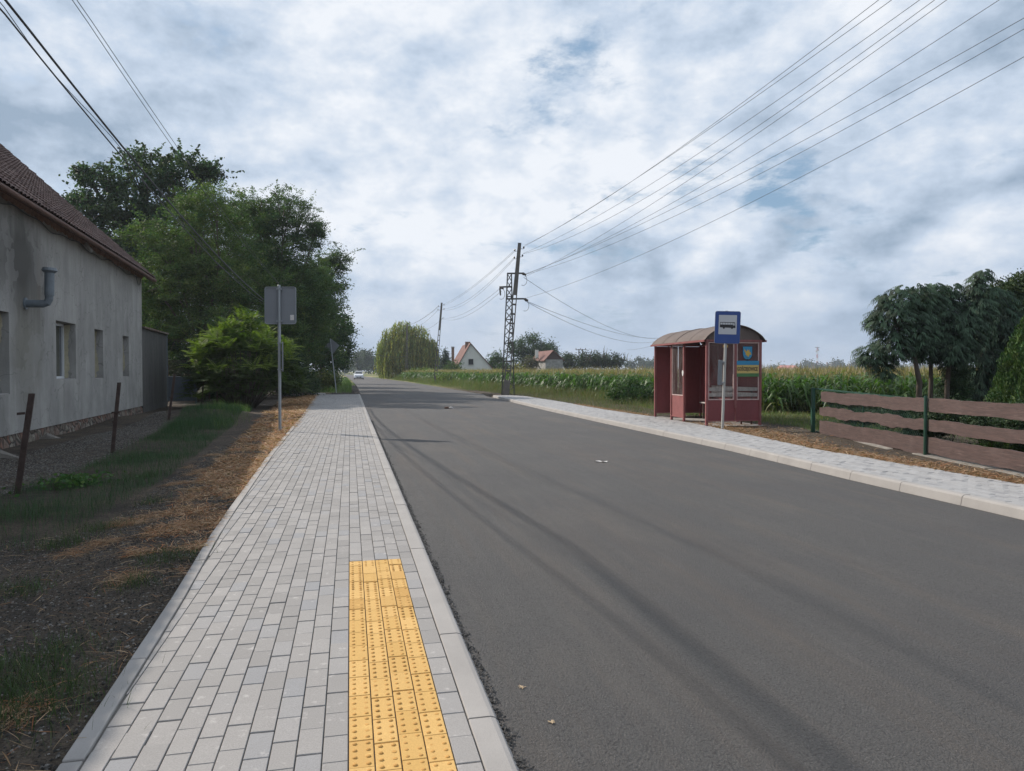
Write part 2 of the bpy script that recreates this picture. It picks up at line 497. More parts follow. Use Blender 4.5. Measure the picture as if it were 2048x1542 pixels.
# ground: one sheet, dense near the camera, reaching the horizon
def axis(breaks):
    out = []
    for a, b, st in breaks: out += list(np.arange(a, b, st))
    return np.array(out + [breaks[-1][1]])
gx = axis([(-2600, -400, 200), (-400, -80, 30), (-80, -22, 2.5), (-22, 12, 0.2), (12, 40, 1.5), (40, 300, 20), (300, 2600, 200)])
gy = axis([(-200, -10, 12), (-10, 1, 1.0), (1, 34, 0.2), (34, 75, 0.6), (75, 300, 4), (300, 3000, 100)])
GX, GY = np.meshgrid(gx, gy)
GZ = ground_h(GX, GY)
nx, ny = len(gx), len(gy)
idx = np.arange(nx * ny).reshape(ny, nx)
Q = np.stack([idx[:-1, :-1], idx[:-1, 1:], idx[1:, 1:], idx[1:, :-1]], -1).reshape(-1, 4)
g = np_mesh('ground', np.stack([GX, GY, GZ], -1), Q, M_SOIL, smooth=True)
tag(g, 'bare soil verges running out into flat farm fields', kind='structure')

# road sheet
ys = np.concatenate([np.arange(-10, 60, 0.5), np.arange(60, 300, 4.0), np.arange(300, 520, 20)])
V = []; NC = 13
fr = np.linspace(0, 1, NC)
for y in ys:
    a, b = float(road_left(y)), float(road_right(y))
    for k, f in enumerate(fr):
        x = a + (b - a) * f
        s, t = toST(x, y)
        w = 0.02 * math.sin(t * 7.1) + 0.014 * math.sin(t * 19.7 + 1.1) + 0.010 * math.sin(t * 47.0) if k == 0 and y < 47 else 0
        z = -0.022 + (RZ + 0.022) * f + 0.05 * math.sin(math.pi * f) * (0.6 if y < 60 else 0.3)
        V.append((x + w, y, z))
V = np.array(V); idx = np.arange(len(V)).reshape(len(ys), NC)
Q = np.stack([idx[:-1, :-1], idx[:-1, 1:], idx[1:, 1:], idx[1:, :-1]], -1).reshape(-1, 4)
tag(np_mesh('road', V, Q, M_ASPH, smooth=True), 'fresh dark asphalt road curving away to the left', kind='structure')
def road_z(x, y):
    a, b = float(road_left(y)), float(road_right(y)); f = min(1, max(0, (x - a) / (b - a)))
    return -0.022 + (RZ + 0.022) * f + 0.05 * math.sin(math.pi * f) * (0.6 if y < 60 else 0.3)

# ragged crumbs of asphalt along the left kerb
nC = 3600
t = rng.uniform(1.5, 22, nC) ** 1.0; s = KO - 0.01 + np.abs(rng.normal(0, 0.02, nC))
x = s * UY + t * UX; y = -s * UX + t * UY
sz = rng.uniform(0.003, 0.011, nC)
def bits(x, y, z, sz, colr, flat=0.7):
    n = len(x); base = np.array([[1, 0, 0], [0, 1, 0], [-1, 0, 0], [0, -1, 0], [0, 0, 1], [0, 0, -1]], float)
    ang = rng.uniform(0, 6.28, n); V = np.zeros((n, 6, 3))
    jit = rng.uniform(0.6, 1.3, (n, 6))
    for i in range(6):
        bx = base[i, 0] * np.cos(ang) - base[i, 1] * np.sin(ang); by = base[i, 0] * np.sin(ang) + base[i, 1] * np.cos(ang)
        V[:, i, 0] = x + bx * sz * jit[:, i]; V[:, i, 1] = y + by * sz * jit[:, i]; V[:, i, 2] = z + base[i, 2] * sz * flat * jit[:, i]
    T = np.array([[0, 1, 4], [1, 2, 4], [2, 3, 4], [3, 0, 4], [1, 0, 5], [2, 1, 5], [3, 2, 5], [0, 3, 5]])
    Fc = (T[None] + (np.arange(n) * 6)[:, None, None]).reshape(-1, 3)
    return V.reshape(-1, 3), Fc, np.repeat(colr, 6, axis=0)
g0 = rng.uniform(0.03, 0.12, nC)[:, None] * np.array([[1, .97, .94]])
V, Fc, C = bits(x, y, np.full(nC, -0.012), sz, g0)
tag(np_mesh('asphalt_crumbs', V, Fc, M_STONE_BIT, col=C, nside=3), 'loose dark asphalt crumbs along the left kerb', kind='stuff')

# pavers as real blocks with chamfers
PW, PL, GAP, CHM = 0.0980, 0.2035, 0.0024, 0.0022
def paver_mesh(name, cells, mat, z0, depth=0.03, jit=0.0016, parent=None, label=None):
    """cells: array (n,8) = s,t of four corners (clockwise), lays chamfered blocks"""
    n = len(cells); c = cells.reshape(n, 4, 2)
    ctr = c.mean(1, keepdims=True)
    d = c - ctr
    L = np.abs(d)
    top = ctr + np.sign(d) * np.maximum(L - GAP - CHM, 0.002)
    low = ctr + np.sign(d) * np.maximum(L - GAP, 0.004)
    zj = rng.normal(0, jit, (n, 1)); tl = rng.normal(0, 0.006, (n, 2, 1))
    def w(c2, dz):
        X = c2[..., 0] * UY + c2[..., 1] * UX; Y = -c2[..., 0] * UX + c2[..., 1] * UY
        Z = z0 + zj + dz + (c2[..., 0] - ctr[..., 0]) * tl[:, 0] + (c2[..., 1] - ctr[..., 1]) * tl[:, 1] * 0.5
        return np.stack([X, Y, Z], -1)
    V = np.concatenate([w(top, 0.0), w(low, -CHM), w(low, -depth)], 1)
    q = [(0, 1, 2, 3)]
    for r in (0, 4):
        for i in range(4):
            j = (i + 1) % 4; q.append((r + i, r + 4 + i, r + 4 + j, r + j))
    q = np.array(q)
    Q = (q[None] + (np.arange(n) * 12)[:, None, None]).reshape(-1, 4)
    me = np_mesh(name, V.reshape(-1, 3), Q, mat, parent=parent)
    return me
def lay(sref, sfar, side, t0, t1, stag, skip=None):
    """columns from the reference edge outwards; side=-1 left, +1 right"""
    cells = []; ncol = int(3.2 / PW)
    for c in range(ncol):
        off = (c % 2) * PL * 0.5 if stag else 0.0
        off += (0.06 * math.sin(c * 2.3)) * PL
        t = t0 - off
        while t < t1:
            ta, tb = max(t, t0), min(t + PL, t1)
            t += PL
            if tb - ta < 0.03: continue
            if callable(sref):
                ra, rb = float(sref(ta)), float(sref(tb))
            else: ra = rb = sref
            fa, fb = float(sfar(ta)), float(sfar(tb))
            a0, a1 = ra + side * c * PW, ra + side * (c + 1) * PW
            b0, b1 = rb + side * c * PW, rb + side * (c + 1) * PW
            if side < 0:
                if a0 - fa < 0.008 or b0 - fb < 0.008: continue
                a1, b1 = max(a1, fa), max(b1, fb)
            else:
                if fa - a0 < 0.03 or fb - b0 < 0.03: continue
                a1, b1 = min(a1, fa), min(b1, fb)
            if skip and skip(c, (ta + tb) / 2): continue
            cells.append((a0, ta, a1, ta, b1, tb, b0, tb))
    return np.array(cells)
TAC_END = toST(*G(742, 1121, 0.0)[:2])[1]
left_far = lambda t: sLB(t) + 0.085
cl = lay(KI, left_far, -1, -1.0, PAVE_END, True, skip=lambda c, t: 1 <= c <= 4 and t < TAC_END)
lp = paver_mesh('left_pavement', cl, M_PAVE, 0.0)
tag(lp, 'grey concrete block pavement on the left with lengthwise running bond', kind='structure')
# jointing sand / bed below the blocks
def strip(name, fa, fb, t0, t1, z, mat, step=0.5, thick=0.0, label=None, n=1):
    ts = np.arange(t0, t1 + 1e-6, step); V = []; Fq = []
    for t in ts:
        V.append(ST(float(fa(t)), t, z)); V.append(ST(float(fb(t)), t, z))
    for i in range(len(ts) - 1):
        Fq.append((2 * i, 2 * i + 1, 2 * i + 3, 2 * i + 2))
    return V, Fq
V, Fq = strip('b', sLB, lambda t: KI + 0.003, -1.0, PAVE_END, -0.010, M_JOINT)
o = np_mesh('joint_sand', V, Fq, M_JOINT); tag(o, 'sand in the joints of the left pavement', kind='structure')
# thin edging strip on the verge side: 1 m concrete edgings
mb = MB(); t = -1.0
while t < PAVE_END - 0.01:
    tb = min(t + 0.995, PAVE_END); ta = t + 0.005; z = 0.004 + random.uniform(-0.003, 0.003)
    a0, a1 = float(sLB(ta)), float(sLB(tb))
    p = [ST(a0, ta, z), ST(a0 + 0.078, ta, z), ST(a1 + 0.078, tb, z), ST(a1, tb, z)]
    mb.prism(p, (0, 0, -0.14)); t += 1.0
o = mb.build('left_edging', M_KERB, bevel=0.006); tag(o, 'narrow concrete edging between the left pavement and the verge', kind='structure')
# left kerb, lowered, rounded on the road side
def kerb(name, prof, fs, t0, t1, label):
    mb = MB(); t = t0
    while t < t1 - 0.05:
        ta, tb = t + 0.004, min(t + 0.996, t1); dz = random.uniform(-0.003, 0.003)
        A = [ST(float(fs(ta)) + o_, ta, z_ + dz) for o_, z_ in prof]
        B = [ST(float(fs(tb)) + o_, tb, z_ + dz) for o_, z_ in prof]
        n = len(A); mb.add(A + B, [tuple(range(n)), tuple(range(2 * n - 1, n - 1, -1))] + [(i, (i + 1) % n, n + (i + 1) % n, n + i) for i in range(n)])
        t += 1.0
    o = mb.build(name, M_KERB); tag(o, label, kind='structure'); return o
kerb('left_kerb', [(0.004, -0.2), (0.004, 0.0), (0.008, 0.004), (0.098, 0.004), (0.118, -0.002), (0.132, -0.016), (0.136, -0.03), (0.138, -0.2)], lambda t: KI, -1.0, PAVE_END, 'lowered concrete kerb along the left pavement')
kerb('right_kerb', [(-0.002, -0.2), (-0.002, RP), (-0.006, RP + 0.004), (-0.085, RP + 0.004), (-0.105, RP - 0.004), (-0.118, RP - 0.02), (-0.138, RZ + 0.01), (-0.14, -0.2)], sRI, -4.0, tR1, 'raised pale concrete kerb along the right pavement')
# right pavement
cr = lay(sRI, sRE, 1, -1.0, tR1 - 0.1, True)
rp = paver_mesh('right_pavement', cr, M_PAVE2, RP)
tag(rp, 'pale grey concrete block pavement on the right in front of the bus shelter', kind='structure')
V, Fq = strip('b', sRI, sRE, -1.0, tR1 - 0.1, RP - 0.010, M_JOINT)
tag(np_mesh('right_joint_sand', V, Fq, M_JOINT), 'sand in the joints of the right pavement', kind='structure')

# tactile field: yellow studded blocks
tp = thing('tactile_paving', 'yellow studded tactile paving strip set in the grey blocks of the left pavement', 'tactile paving', ST(0.175, 4.0, 0.0))
cells = []
for c in range(1, 5):
    off = [0, .45, .12, .62, .25][c] * PL; t = TAC_END; first = True
    while t > 1.0:
        L = PL if not first else (PL * 0.55 + off * 0.5)
        cells.append((KI - c * PW, t - L, KI - (c + 1) * PW, t - L, KI - (c + 1) * PW, t, KI - c * PW, t)); t -= L; first = False
cells = np.array(cells)
cells2 = cells[:, [0, 1, 2, 3, 4, 5, 6, 7]]
paver_mesh('yellow_block', cells2, M_YEL, 0.001, parent=tp)
mb = MB()
for cc in cells2:
    s0, s1 = min(cc[0], cc[2]), max(cc[0], cc[2]); ta, tb = cc[1], cc[5]
    if tb - ta < 0.15 and tb - ta < 0.06: continue
    nr = 4 if tb - ta > 0.15 else 2
    for a in (0.24, 0.76):
        for r in range(nr):
            S = s0 + (s1 - s0) * a; T = ta + (tb - ta) * (r + 0.5) / nr
            k = 0.3 if random.random() < 0.10 else 1.0
            rings = [(0.0098, 0.0004), (0.0085, 0.0028 * k), (0.0058, 0.0044 * k)]
            vs = []
            for rr, zz in rings:
                for q in range(8):
                    an = q * math.pi / 4; vs.append(ST(S + rr * math.cos(an), T + rr * math.sin(an), zz + 0.001))
            fs = [(i, (i + 1) % 8, 8 + (i + 1) % 8, 8 + i) for i in range(8)] + [(8 + i, 8 + (i + 1) % 8, 16 + (i + 1) % 8, 16 + i) for i in range(8)] + [tuple(range(16, 24))]
            mb.add(vs, fs)
M_STUD = simple('yellow_stud', (.50, .27, .07), 0.8, var=0.2, scale=9, fine=200, bump=0.1)
o = mb.build('stud', M_STUD, tp, smooth=True); o['kind'] = 'stuff'

# gravel and dark spill beside the road beyond the pavement end
n = 5000
t = rng.uniform(47, 75, n); s = KO - rng.uniform(0, 1, n) ** 1.3 * 1.8
x = s * UY + t * UX; y = -s * UX + t * UY
sz = rng.uniform(0.02, 0.06, n); C = rng.uniform(0.04, 0.11, n)[:, None] * np.array([[1, .92, .88]])
V, Fc, C = bits(x, y, ground_h(x, y) + 0.02, sz, C)
tag(np_mesh('asphalt_rubble', V, Fc, M_STONE_BIT, col=C, nside=3), 'dark rubble along the road edge past the end of the left pavement', kind='stuff')

# ================================================================== FARMHOUSE
HB = (-13.76, 27.0); HD = (0.278, -0.9606); HN = (0.9606, 0.278)
def H(k, o, z): return (HB[0] + HD[0] * k + HN[0] * o, HB[1] + HD[1] * k + HN[1] * o, z)
HAZ = math.atan2(HD[1], HD[0])
# plaster: vertical rain streaks, soot around the flue, damp under the sills
m = NT('stained_plaster')
v = m.pos(rot=-HAZ); sx_ = m.n('ShaderNodeSeparateXYZ'); m.l(v, sx_.inputs[0])
vs = m.pos(rot=-HAZ, scale=(1, 1, 0.16))
st = m.noise(vs, 1.7, 8, 0.66); st2 = m.noise(vs, 9.0, 5, 0.6); bl = m.noise(v, 0.8, 6, 0.65); fi = m.noise(v, 45, 4, 0.65)
base = m.mix(m.rg(st, 0.36, 0.66), (.315, .308, .292), (.435, .425, .40))
base = m.mix(m.rg(st2, 0.56, 0.74, 0, 0.38), base, (.22, .218, .21))
base = m.mix(m.rg(bl, 0.42, 0.70, 0, 0.65), base, (.21, .21, .195))
base = m.mix(m.rg(fi, 0.3, 0.7, 0.22, 0), base, (.14, .14, .14))
def wall_k(px):
    q = (px - 1024) / 1450.0
    return (13.76 + 27 * q) / (.278 + .9606 * q)
def stain(k, z, rk, rz, amt, colr):
    """an oval stain on the wall round the point (k, z)"""
    global base
    c = Vector(H(k, 0, z))
    # in the rotated frame
    ca, sa = math.cos(-HAZ), math.sin(-HAZ)
    cx, cy = c.x * ca - c.y * sa, c.x * sa + c.y * ca
    dx = m.math('DIVIDE', m.math('SUBTRACT', sx_.outputs[0], cx), rk)
    dz = m.math('DIVIDE', m.math('SUBTRACT', sx_.outputs[2], z), rz)
    r = m.math('SQRT', m.math('ADD', m.math('MULTIPLY', dx, dx), m.math('MULTIPLY', dz, dz)))
    r = m.math('ADD', r, m.math('MULTIPLY', m.math('SUBTRACT', st, 0.5), 0.9))
    base = m.mix(m.rg(r, 0.35, 1.0, amt, 0.0), base, colr)
kf = wall_k(52)
stain(kf + 0.25, 3.80, 1.7, 1.35, 0.95, (.095, .092, .085))
stain(kf - .2, 3.1, 1.3, 1.2, 0.5, (.12, .115, .105))
stain(kf - 0.9, 3.5, 0.22, 1.0, 0.45, (.15, .125, .10))
stain(kf - .1, 1.9, 1.2, 1.6, 0.6, (.175, .165, .13))
stain(wall_k(160), 2.0, 0.7, 1.6, 0.35, (.20, .195, .18))
stain(kf + 2.2, 1.0, 1.4, 1.2, 0.45, (.18, .178, .165))
stain(wall_k(132), 0.75, 0.8, 0.55, 0.35, (.18, .175, .16))
stain(wall_k(255), 3.05, 0.35, 0.5, 0.4, (.16, .15, .145))
cw = m.n('ShaderNodeVectorMath', operation='ADD'); nzc = m.n('ShaderNodeTexNoise'); nzc.inputs['Scale'].default_value = 2.2; m.l(v, nzc.inputs['Vector']); m.l(v, cw.inputs[0]); m.l(nzc.outputs['Color'], cw.inputs[1])
crk = m.voro(cw.outputs[0], 0.75, 'DISTANCE_TO_EDGE'); base = m.mix(m.rg(crk, 0.004, 0.012, 0.45, 0.0), base, (.12, .118, .11))
pat = m.voro(cw.outputs[0], 1.1, 'F1', 'Color'); sp_ = m.n('ShaderNodeSeparateColor'); m.l(pat, sp_.inputs[0]); base = m.mix(m.rg(sp_.outputs[0], 0.80, 0.84, 0.0, 0.30), base, (.33, .325, .31))
m.col(base); m.rough(0.92); m.b.inputs['Specular IOR Level'].default_value = 0.2
m.bump(m.math('ADD', fi, m.math('MULTIPLY', bl, 0.6)), 0.25, 0.01)
M_PLAST = m.m
M_CREAM = simple('bare_cream_wall', (.46, .42, .30), 0.9, var=0.25, scale=5, fine=40, bump=0.5)
M_DARKPL = simple('dark_plaster', (.085, .082, .078), 0.95, var=0.55, scale=1.4, fine=30, bump=0.4, zs=0.2)
# stone and brick plinth
m = NT('rubble_plinth'); v = m.pos(rot=-HAZ, scale=(1, 1, 0.55))
ce = m.voro(v, 5.5, 'DISTANCE_TO_EDGE'); cc = m.voro(v, 5.5, 'F1', 'Color'); nn = m.noise(v, 22, 5, 0.7)
sepc = m.n('ShaderNodeSeparateColor'); m.l(cc, sepc.inputs[0])
base = m.mix(sepc.outputs[0], (.20, .17, .14), (.30, .155, .11)); base = m.mix(m.rg(sepc.outputs[1], 0.5, 0.8), base, (.30, .27, .22))
base = m.mix(m.rg(nn, .35, .7, .6, 0), base, (.09, .075, .06)); base = m.mix(m.rg(ce, 0.02, 0.10, 0.9, 0), base, (.06, .052, .045))
m.col(base); m.rough(0.95); m.bump(m.math('ADD', m.rg(ce, 0, 0.15), nn), 1.0, 0.04)
M_PLINTH = m.m
M_TILE = simple('clay_roof_tile', (.105, .066, .058), 0.85, var=0.45, scale=1.6, fine=22, bump=0.4)
M_EAVE = simple('eave_boarding', (.115, .062, .045), 0.8, var=0.4, scale=4, fine=40, bump=0.5)
M_BRICK = simple('crumbled_brick', (.22, .14, .105), 0.95, var=0.6, scale=7, fine=45, bump=1.0)
M_PVCW = simple('white_window_frame', (.62, .64, .66), 0.45, var=0.06, bump=0)
M_GLASSD = simple('dim_window_glass', (.045, .055, .06), 0.08, var=0.2, bump=0, spec=0.8)
M_PIPE = simple('grey_plastic_pipe', (.145, .172, .195), 0.5, var=0.18, scale=6, bump=0.05)
M_RUST = simple('rusty_angle_iron', (.075, .052, .045), 0.85, metal=0.2, var=0.45, scale=9, fine=90, bump=0.6)
M_CABLE = simple('black_cable', (.07, .075, .08), 0.7, var=0.2, bump=0)

house = thing('farmhouse', 'long grey plastered farmhouse with a brown tiled roof, left of the road', 'house', H(6, -5, 0))
KN, KX = 0.0, 34.0
wins = [(wall_k(258.5), wall_k(246), 1.27, 2.65), (wall_k(207), wall_k(190), 1.25, 2.68), (wall_k(152.5), wall_k(113), 1.26, 2.70), (wall_k(19.5), wall_k(19.5) + 1.6, 1.0, 2.66)]
ks = sorted({KN, KX} | {w for a in wins for w in a[:2]})
zs = sorted({0.17, 4.96} | {w for a in wins for w in a[2:]})
mb = MB()
for i in range(len(ks) - 1):
    for j in range(len(zs) - 1):
        km, zm = (ks[i] + ks[i + 1]) / 2, (zs[j] + zs[j + 1]) / 2
        if any(a[0] < km < a[1] and a[2] < zm < a[3] for a in wins): continue
        mb.quad(H(ks[i], 0, zs[j]), H(ks[i + 1], 0, zs[j]), H(ks[i + 1], 0, zs[j + 1]), H(ks[i], 0, zs[j + 1]))
DPT = 0.30
for a in wins:
    k0, k1, z0, z1 = a
    mb.quad(H(k0, 0, z0), H(k0, 0, z1), H(k0, -DPT, z1), H(k0, -DPT, z0))
    mb.quad(H(k1, 0, z0), H(k1, 0, z1), H(k1, -DPT, z1), H(k1, -DPT, z0))
    mb.quad(H(k0, 0, z0), H(k1, 0, z0), H(k1, -DPT, z0), H(k0, -DPT, z0))
    mb.quad(H(k0, 0, z1), H(k1, 0, z1), H(k1, -DPT, z1), H(k0, -DPT, z1))
WD = 10.2; PITR = math.tan(math.radians(42.5)); ZR = 4.96 + (WD / 2) * PITR
# gables and rear
for k in (KN, KX):
    mb.add([H(k, 0, 0.17), H(k, 0, 4.96), H(k, -WD / 2, ZR - 0.08), H(k, -WD, 4.96), H(k, -WD, 0.17)], [(0, 1, 2, 3, 4)])
mb.quad(H(KN, -WD, 0.17), H(KX, -WD, 0.17), H(KX, -WD, 4.96), H(KN, -WD, 4.96))
mb.build('wall', M_PLAST, house, recalc=False)
# plinth, slightly recessed and ragged
mb = MB(); kk = np.arange(KN + 0.02, KX, 0.12); 
rows = [(-0.5, 0.05), (-0.12, 0.03), (0.0, 0.02), (0.10, 0.0), (0.168, -0.02)]
for i in range(len(kk)):
    for z, o_ in rows:
        mb.v.append(H(float(kk[i]), o_ + random.uniform(-0.018, 0.018) - 0.02, z + (random.uniform(-0.02, 0.02) if z < 0.16 else 0)))
R_ = len(rows)
for i in range(len(kk) - 1):
    for j in range(R_ - 1):
        mb.f.append((i * R_ + j, (i + 1) * R_ + j, (i + 1) * R_ + j + 1, i * R_ + j + 1))
mb.boxax(H(KX / 2, -WD / 2 - 0.04, -0.12), Vector(HD + (0,)) * (KX / 2 - 0.05), Vector(HN + (0,)) * (WD / 2 - 0.08), (0, 0, 0.28))
mb.build('plinth', M_PLINTH, house)
# windows
for wi, (k0, k1, z0, z1) in enumerate(wins):
    w = MB(); fw = 0.075
    for (a, b, c, d) in ((k0, k1, z0, z0 + fw), (k0, k1, z1 - fw, z1), (k0, k0 + fw, z0 + fw, z1 - fw), (k1 - fw, k1, z0 + fw, z1 - fw)):
        w.boxax(H((a + b) / 2, -DPT - 0.005, (c + d) / 2), Vector(HD + (0,)) * ((b - a) / 2 - 0.001), Vector(HN + (0,)) * 0.035, (0, 0, (d - c) / 2 - 0.001))
    km = (k0 + k1) / 2
    w.boxax(H(km, -DPT, (z0 + z1) / 2), Vector(HD + (0,)) * 0.04, Vector(HN + (0,)) * 0.045, (0, 0, (z1 - z0) / 2 - fw))
    fo = w.build('window', M_PVCW, house, bevel=0.006)
    g_ = MB(); g_.boxax(H(km, -DPT - 0.02, (z0 + z1) / 2), Vector(HD + (0,)) * ((k1 - k0) / 2 - 0.03), Vector(HN + (0,)) * 0.004, (0, 0, (z1 - z0) / 2 - 0.03))
    g_.build('pane', M_GLASSD, fo)
    # pale bare wall where the outer plaster skin stops short, ragged edge
    poly = []; N = 26
    for i in range(N + 1):
        f = i / N; poly.append(H(k0 + 0.006, -0.155 + 0.03 * math.sin(f * 5 + wi) + random.uniform(-0.018, 0.018) - 0.06 * (f < 0.12), z0 + 0.03 + (z1 - z0 - 0.06) * f))
    poly += [H(k0 + 0.006, -DPT + 0.034, z1 - 0.03), H(k0 + 0.006, -DPT + 0.034, z0 + 0.03)]
    mb = MB(); mb.prism(poly, (HD[0] * 0.012, HD[1] * 0.012, 0))
    mb.build('reveal', M_CREAM, house)
    mb = MB(); mb.boxax(H(km, -DPT / 2 + 0.03, z0 + 0.006), Vector(HD + (0,)) * ((k1 - k0) / 2 - 0.02), Vector(HN + (0,)) * (DPT / 2 - 0.045), (0, 0, 0.012))
    mb.build('sill', M_KERB, house)
# crumbling brick cornice, boarding and gutter edge under the eaves
mb = MB(); kk = np.arange(KN - 0.02, KX, 0.11)
rows = [(4.90, 0.012), (4.95, 0.03), (5.02, 0.06), (5.08, 0.11), (5.14, 0.13)]
for i in range(len(kk)):
    dz_ = random.uniform(-0.05, 0.03)
    for j, (z, o_) in enumerate(rows):
        mb.v.append(H(float(kk[i]), o_ + random.uniform(-0.014, 0.02), z + (dz_ if j < 2 else random.uniform(-.01, .01))))
for i in range(len(kk) - 1):
    for j in range(4):
        mb.f.append((i * 5 + j, (i + 1) * 5 + j, (i + 1) * 5 + j + 1, i * 5 + j + 1))
mb.build('cornice', M_BRICK, house)
OV = 0.36; KE = -0.35
def roof_z(o): return 4.96 + 0.02 + (-o) * PITR + 0.30
EZ = roof_z(OV)
mb = MB()
mb.add([H(KE, 0.12, 5.10), H(KX, 0.12, 5.10), H(KX, OV - 0.02, EZ - 0.13), H(KE, OV - 0.02, EZ - 0.13)], [(0, 1, 2, 3)])
mb.add([H(KE, OV - 0.02, EZ - 0.13), H(KX, OV - 0.02, EZ - 0.13), H(KX, OV, EZ - 0.01), H(KE, OV, EZ - 0.01)], [(0, 1, 2, 3)])
mb.add([H(KE, 0.12, 5.10), H(KE, OV - 0.02, EZ - 0.13), H(KE, OV, EZ - 0.01), H(KE, 0.1, EZ + 0.15)], [(0, 1, 2, 3)])
mb.build('eave_board', M_EAVE, house, recalc=False)
mb = MB(); pts = [H(k, OV + 0.05, EZ - 0.075) for k in np.linspace(KE, KX, 30)]
mb.tube(pts, 0.055, 10); mb.build('gutter', M_EAVE, house, smooth=True)
# pantiles as a corrugated stepped surface
TW, TL = 0.205, 0.33
nk = int((KX - KE) / TW * 6); kk = np.linspace(KE, KX, nk + 1)
prof = np.abs(np.sin(np.arange(nk + 1) / 6.0 * math.pi)) ** 0.8 * 0.045
slope_len = (WD / 2 + OV) / math.cos(math.atan(PITR)); nr = int(slope_len / TL) + 1
V = []; cosp, sinp = math.cos(math.atan(PITR)), math.sin(math.atan(PITR))
rowl = []
for r in range(nr):
    for e, lift in ((0.0, 0.035), (1.0, 0.0)):
        d = min(r * TL + e * TL, slope_len)
        rowl.append((d, lift))
jr = rng.normal(0, 0.006, (len(rowl), nk + 1))
for ri, (d, lift) in enumerate(rowl):
    o_ = OV + 0.02 - d * cosp; zb = EZ + d * sinp
    hh = prof + lift + jr[ri]
    X = HB[0] + HD[0] * kk + HN[0] * (o_ + hh * sinp); Y = HB[1] + HD[1] * kk + HN[1] * (o_ + hh * sinp); Z = zb + hh * cosp
    V.append(np.stack([X, Y, Z], -1))
V = np.concatenate(V); nn_ = nk + 1
idx = np.arange(len(V)).reshape(len(rowl), nn_)
Q = np.stack([idx[:-1, :-1], idx[:-1, 1:], idx[1:, 1:], idx[1:, :-1]], -1).reshape(-1, 4)
ro = np_mesh('roof', V, Q, M_TILE, parent=house)
mb = MB()  # back slope, underside and verge boards
mb.add([H(KE, -WD / 2, ZR + 0.28), H(KX, -WD / 2, ZR + 0.28), H(KX, -WD - OV, EZ), H(KE, -WD - OV, EZ)], [(0, 1, 2, 3)])
mb.add([H(KE, OV - 0.05, EZ - 0.02), H(KX, OV - 0.05, EZ - 0.02), H(KX, -WD / 2, ZR + 0.22), H(KE, -WD / 2, ZR + 0.22)], [(0, 1, 2, 3)])
mb.build('roof_underside', M_EAVE, ro, recalc=False)
mb = MB()
for d in np.arange(0, slope_len, TL):
    o_ = OV - d * cosp
    mb.boxax(H(KE - 0.02, o_ - TL * cosp / 2, EZ + (d + TL / 2) * sinp + 0.025), Vector(HD + (0,)) * 0.07, Vector(HN + (0,)) * (TL / 2 * cosp + 0.01) + Vector((0, 0, -sinp * TL / 2 + 0.012)), Vector((0, 0, 0.04)))
mb.build('verge_tile', M_TILE, ro)
mb = MB(); mb.tube([H(k, -WD / 2, ZR + 0.30) for k in np.linspace(KE, KX, 40)], 0.11, 8); mb.build('ridge_tile', M_TILE, ro)
# flue
mb = MB(); z0 = 2.92
pa = [H(kf, -0.02, z0), H(kf, 0.16, z0), H(kf, 0.34, z0), H(kf, 0.42, z0 + 0.03), H(kf, 0.455, z0 + 0.11), H(kf, 0.46, z0 + 0.25)]
mb.tube(pa, 0.082, 14); mb.tube([H(kf, 0.46, z0 + 0.18), H(kf, 0.47, z0 + 0.68)], 0.095, 16)
mb.tube([H(kf, 0.0, z0), H(kf, 0.03, z0)], 0.13, 14)
fl = mb.build('flue_pipe', M_PIPE, house, smooth=False)
mb = MB(); mb.tube([H(kf, 0.468, z0 + 0.67), H(kf, 0.47, z0 + 0.72), H(kf, 0.471, z0 + 0.78)], [0.10, 0.155, 0.13], 16); mb.build('cap', M_PIPE, fl)
# cable sagging along the cornice
mb = MB(); pts = []
for i in range(90):
    k = 0.5 + i * 0.24; pts.append(H(k, 0.07 + 0.01 * math.sin(k * 3), 4.80 + 0.05 * math.sin(k * 1.7) + 0.03 * math.sin(k * 4.1)))
mb.tube(pts, 0.012, 5)
pts = [H(0.35 + 0.8 * f, 0.05, 4.85 - 0.28 * math.sin(f * math.pi)) for f in np.linspace(0, 1, 10)]; mb.tube(pts, 0.011, 5)
mb.build('cable', M_CABLE, house)
mb = MB(); mb.tube([H(wall_k(166), 0.10, 4.93), H(wall_k(166) - 0.1, 0.22, 4.72)], 0.05, 8); mb.build('drain_stub', M_KERB, house)

# lean-to shed at the far end
shed = thing('lean_to_shed', 'dark stained lean-to shed joined to the far end of the farmhouse', 'shed', H(-2.5, -2, 0))
SK = -5.05
mb = MB()
for a, b in (((SK, 0.0), (-0.02, 0.0)), ((SK, 0.0), (SK, -4.0))):
    mb.quad(H(a[0], a[1], 0.15), H(b[0], b[1], 0.15), H(b[0], b[1], 3.06), H(a[0], a[1], 3.06))
mb.build('wall', M_DARKPL, shed, recalc=False)
mb = MB(); mb.boxax(H((SK) / 2, -1.95, 3.10), Vector(HD + (0,)) * (-SK / 2 + 0.03), Vector(HN + (0,)) * 2.05, (0, 0, 0.035)); mb.build('roof', M_PLINTH, shed)
mb = MB(); mb.boxax(H(SK / 2, -2.0, -0.02), Vector(HD + (0,)) * (-SK / 2 - 0.01), Vector(HN + (0,)) * 2.02, (0, 0, 0.16)); mb.build('plinth', M_DARKPL, shed)
mb = MB(); mb.boxax(H(SK - 0.03, 0.01, 1.6), Vector(HD + (0,)) * 0.02, Vector(HN + (0,)) * 0.03, (0, 0, 1.45)); mb.build('corner_strip', M_PIPE, shed)

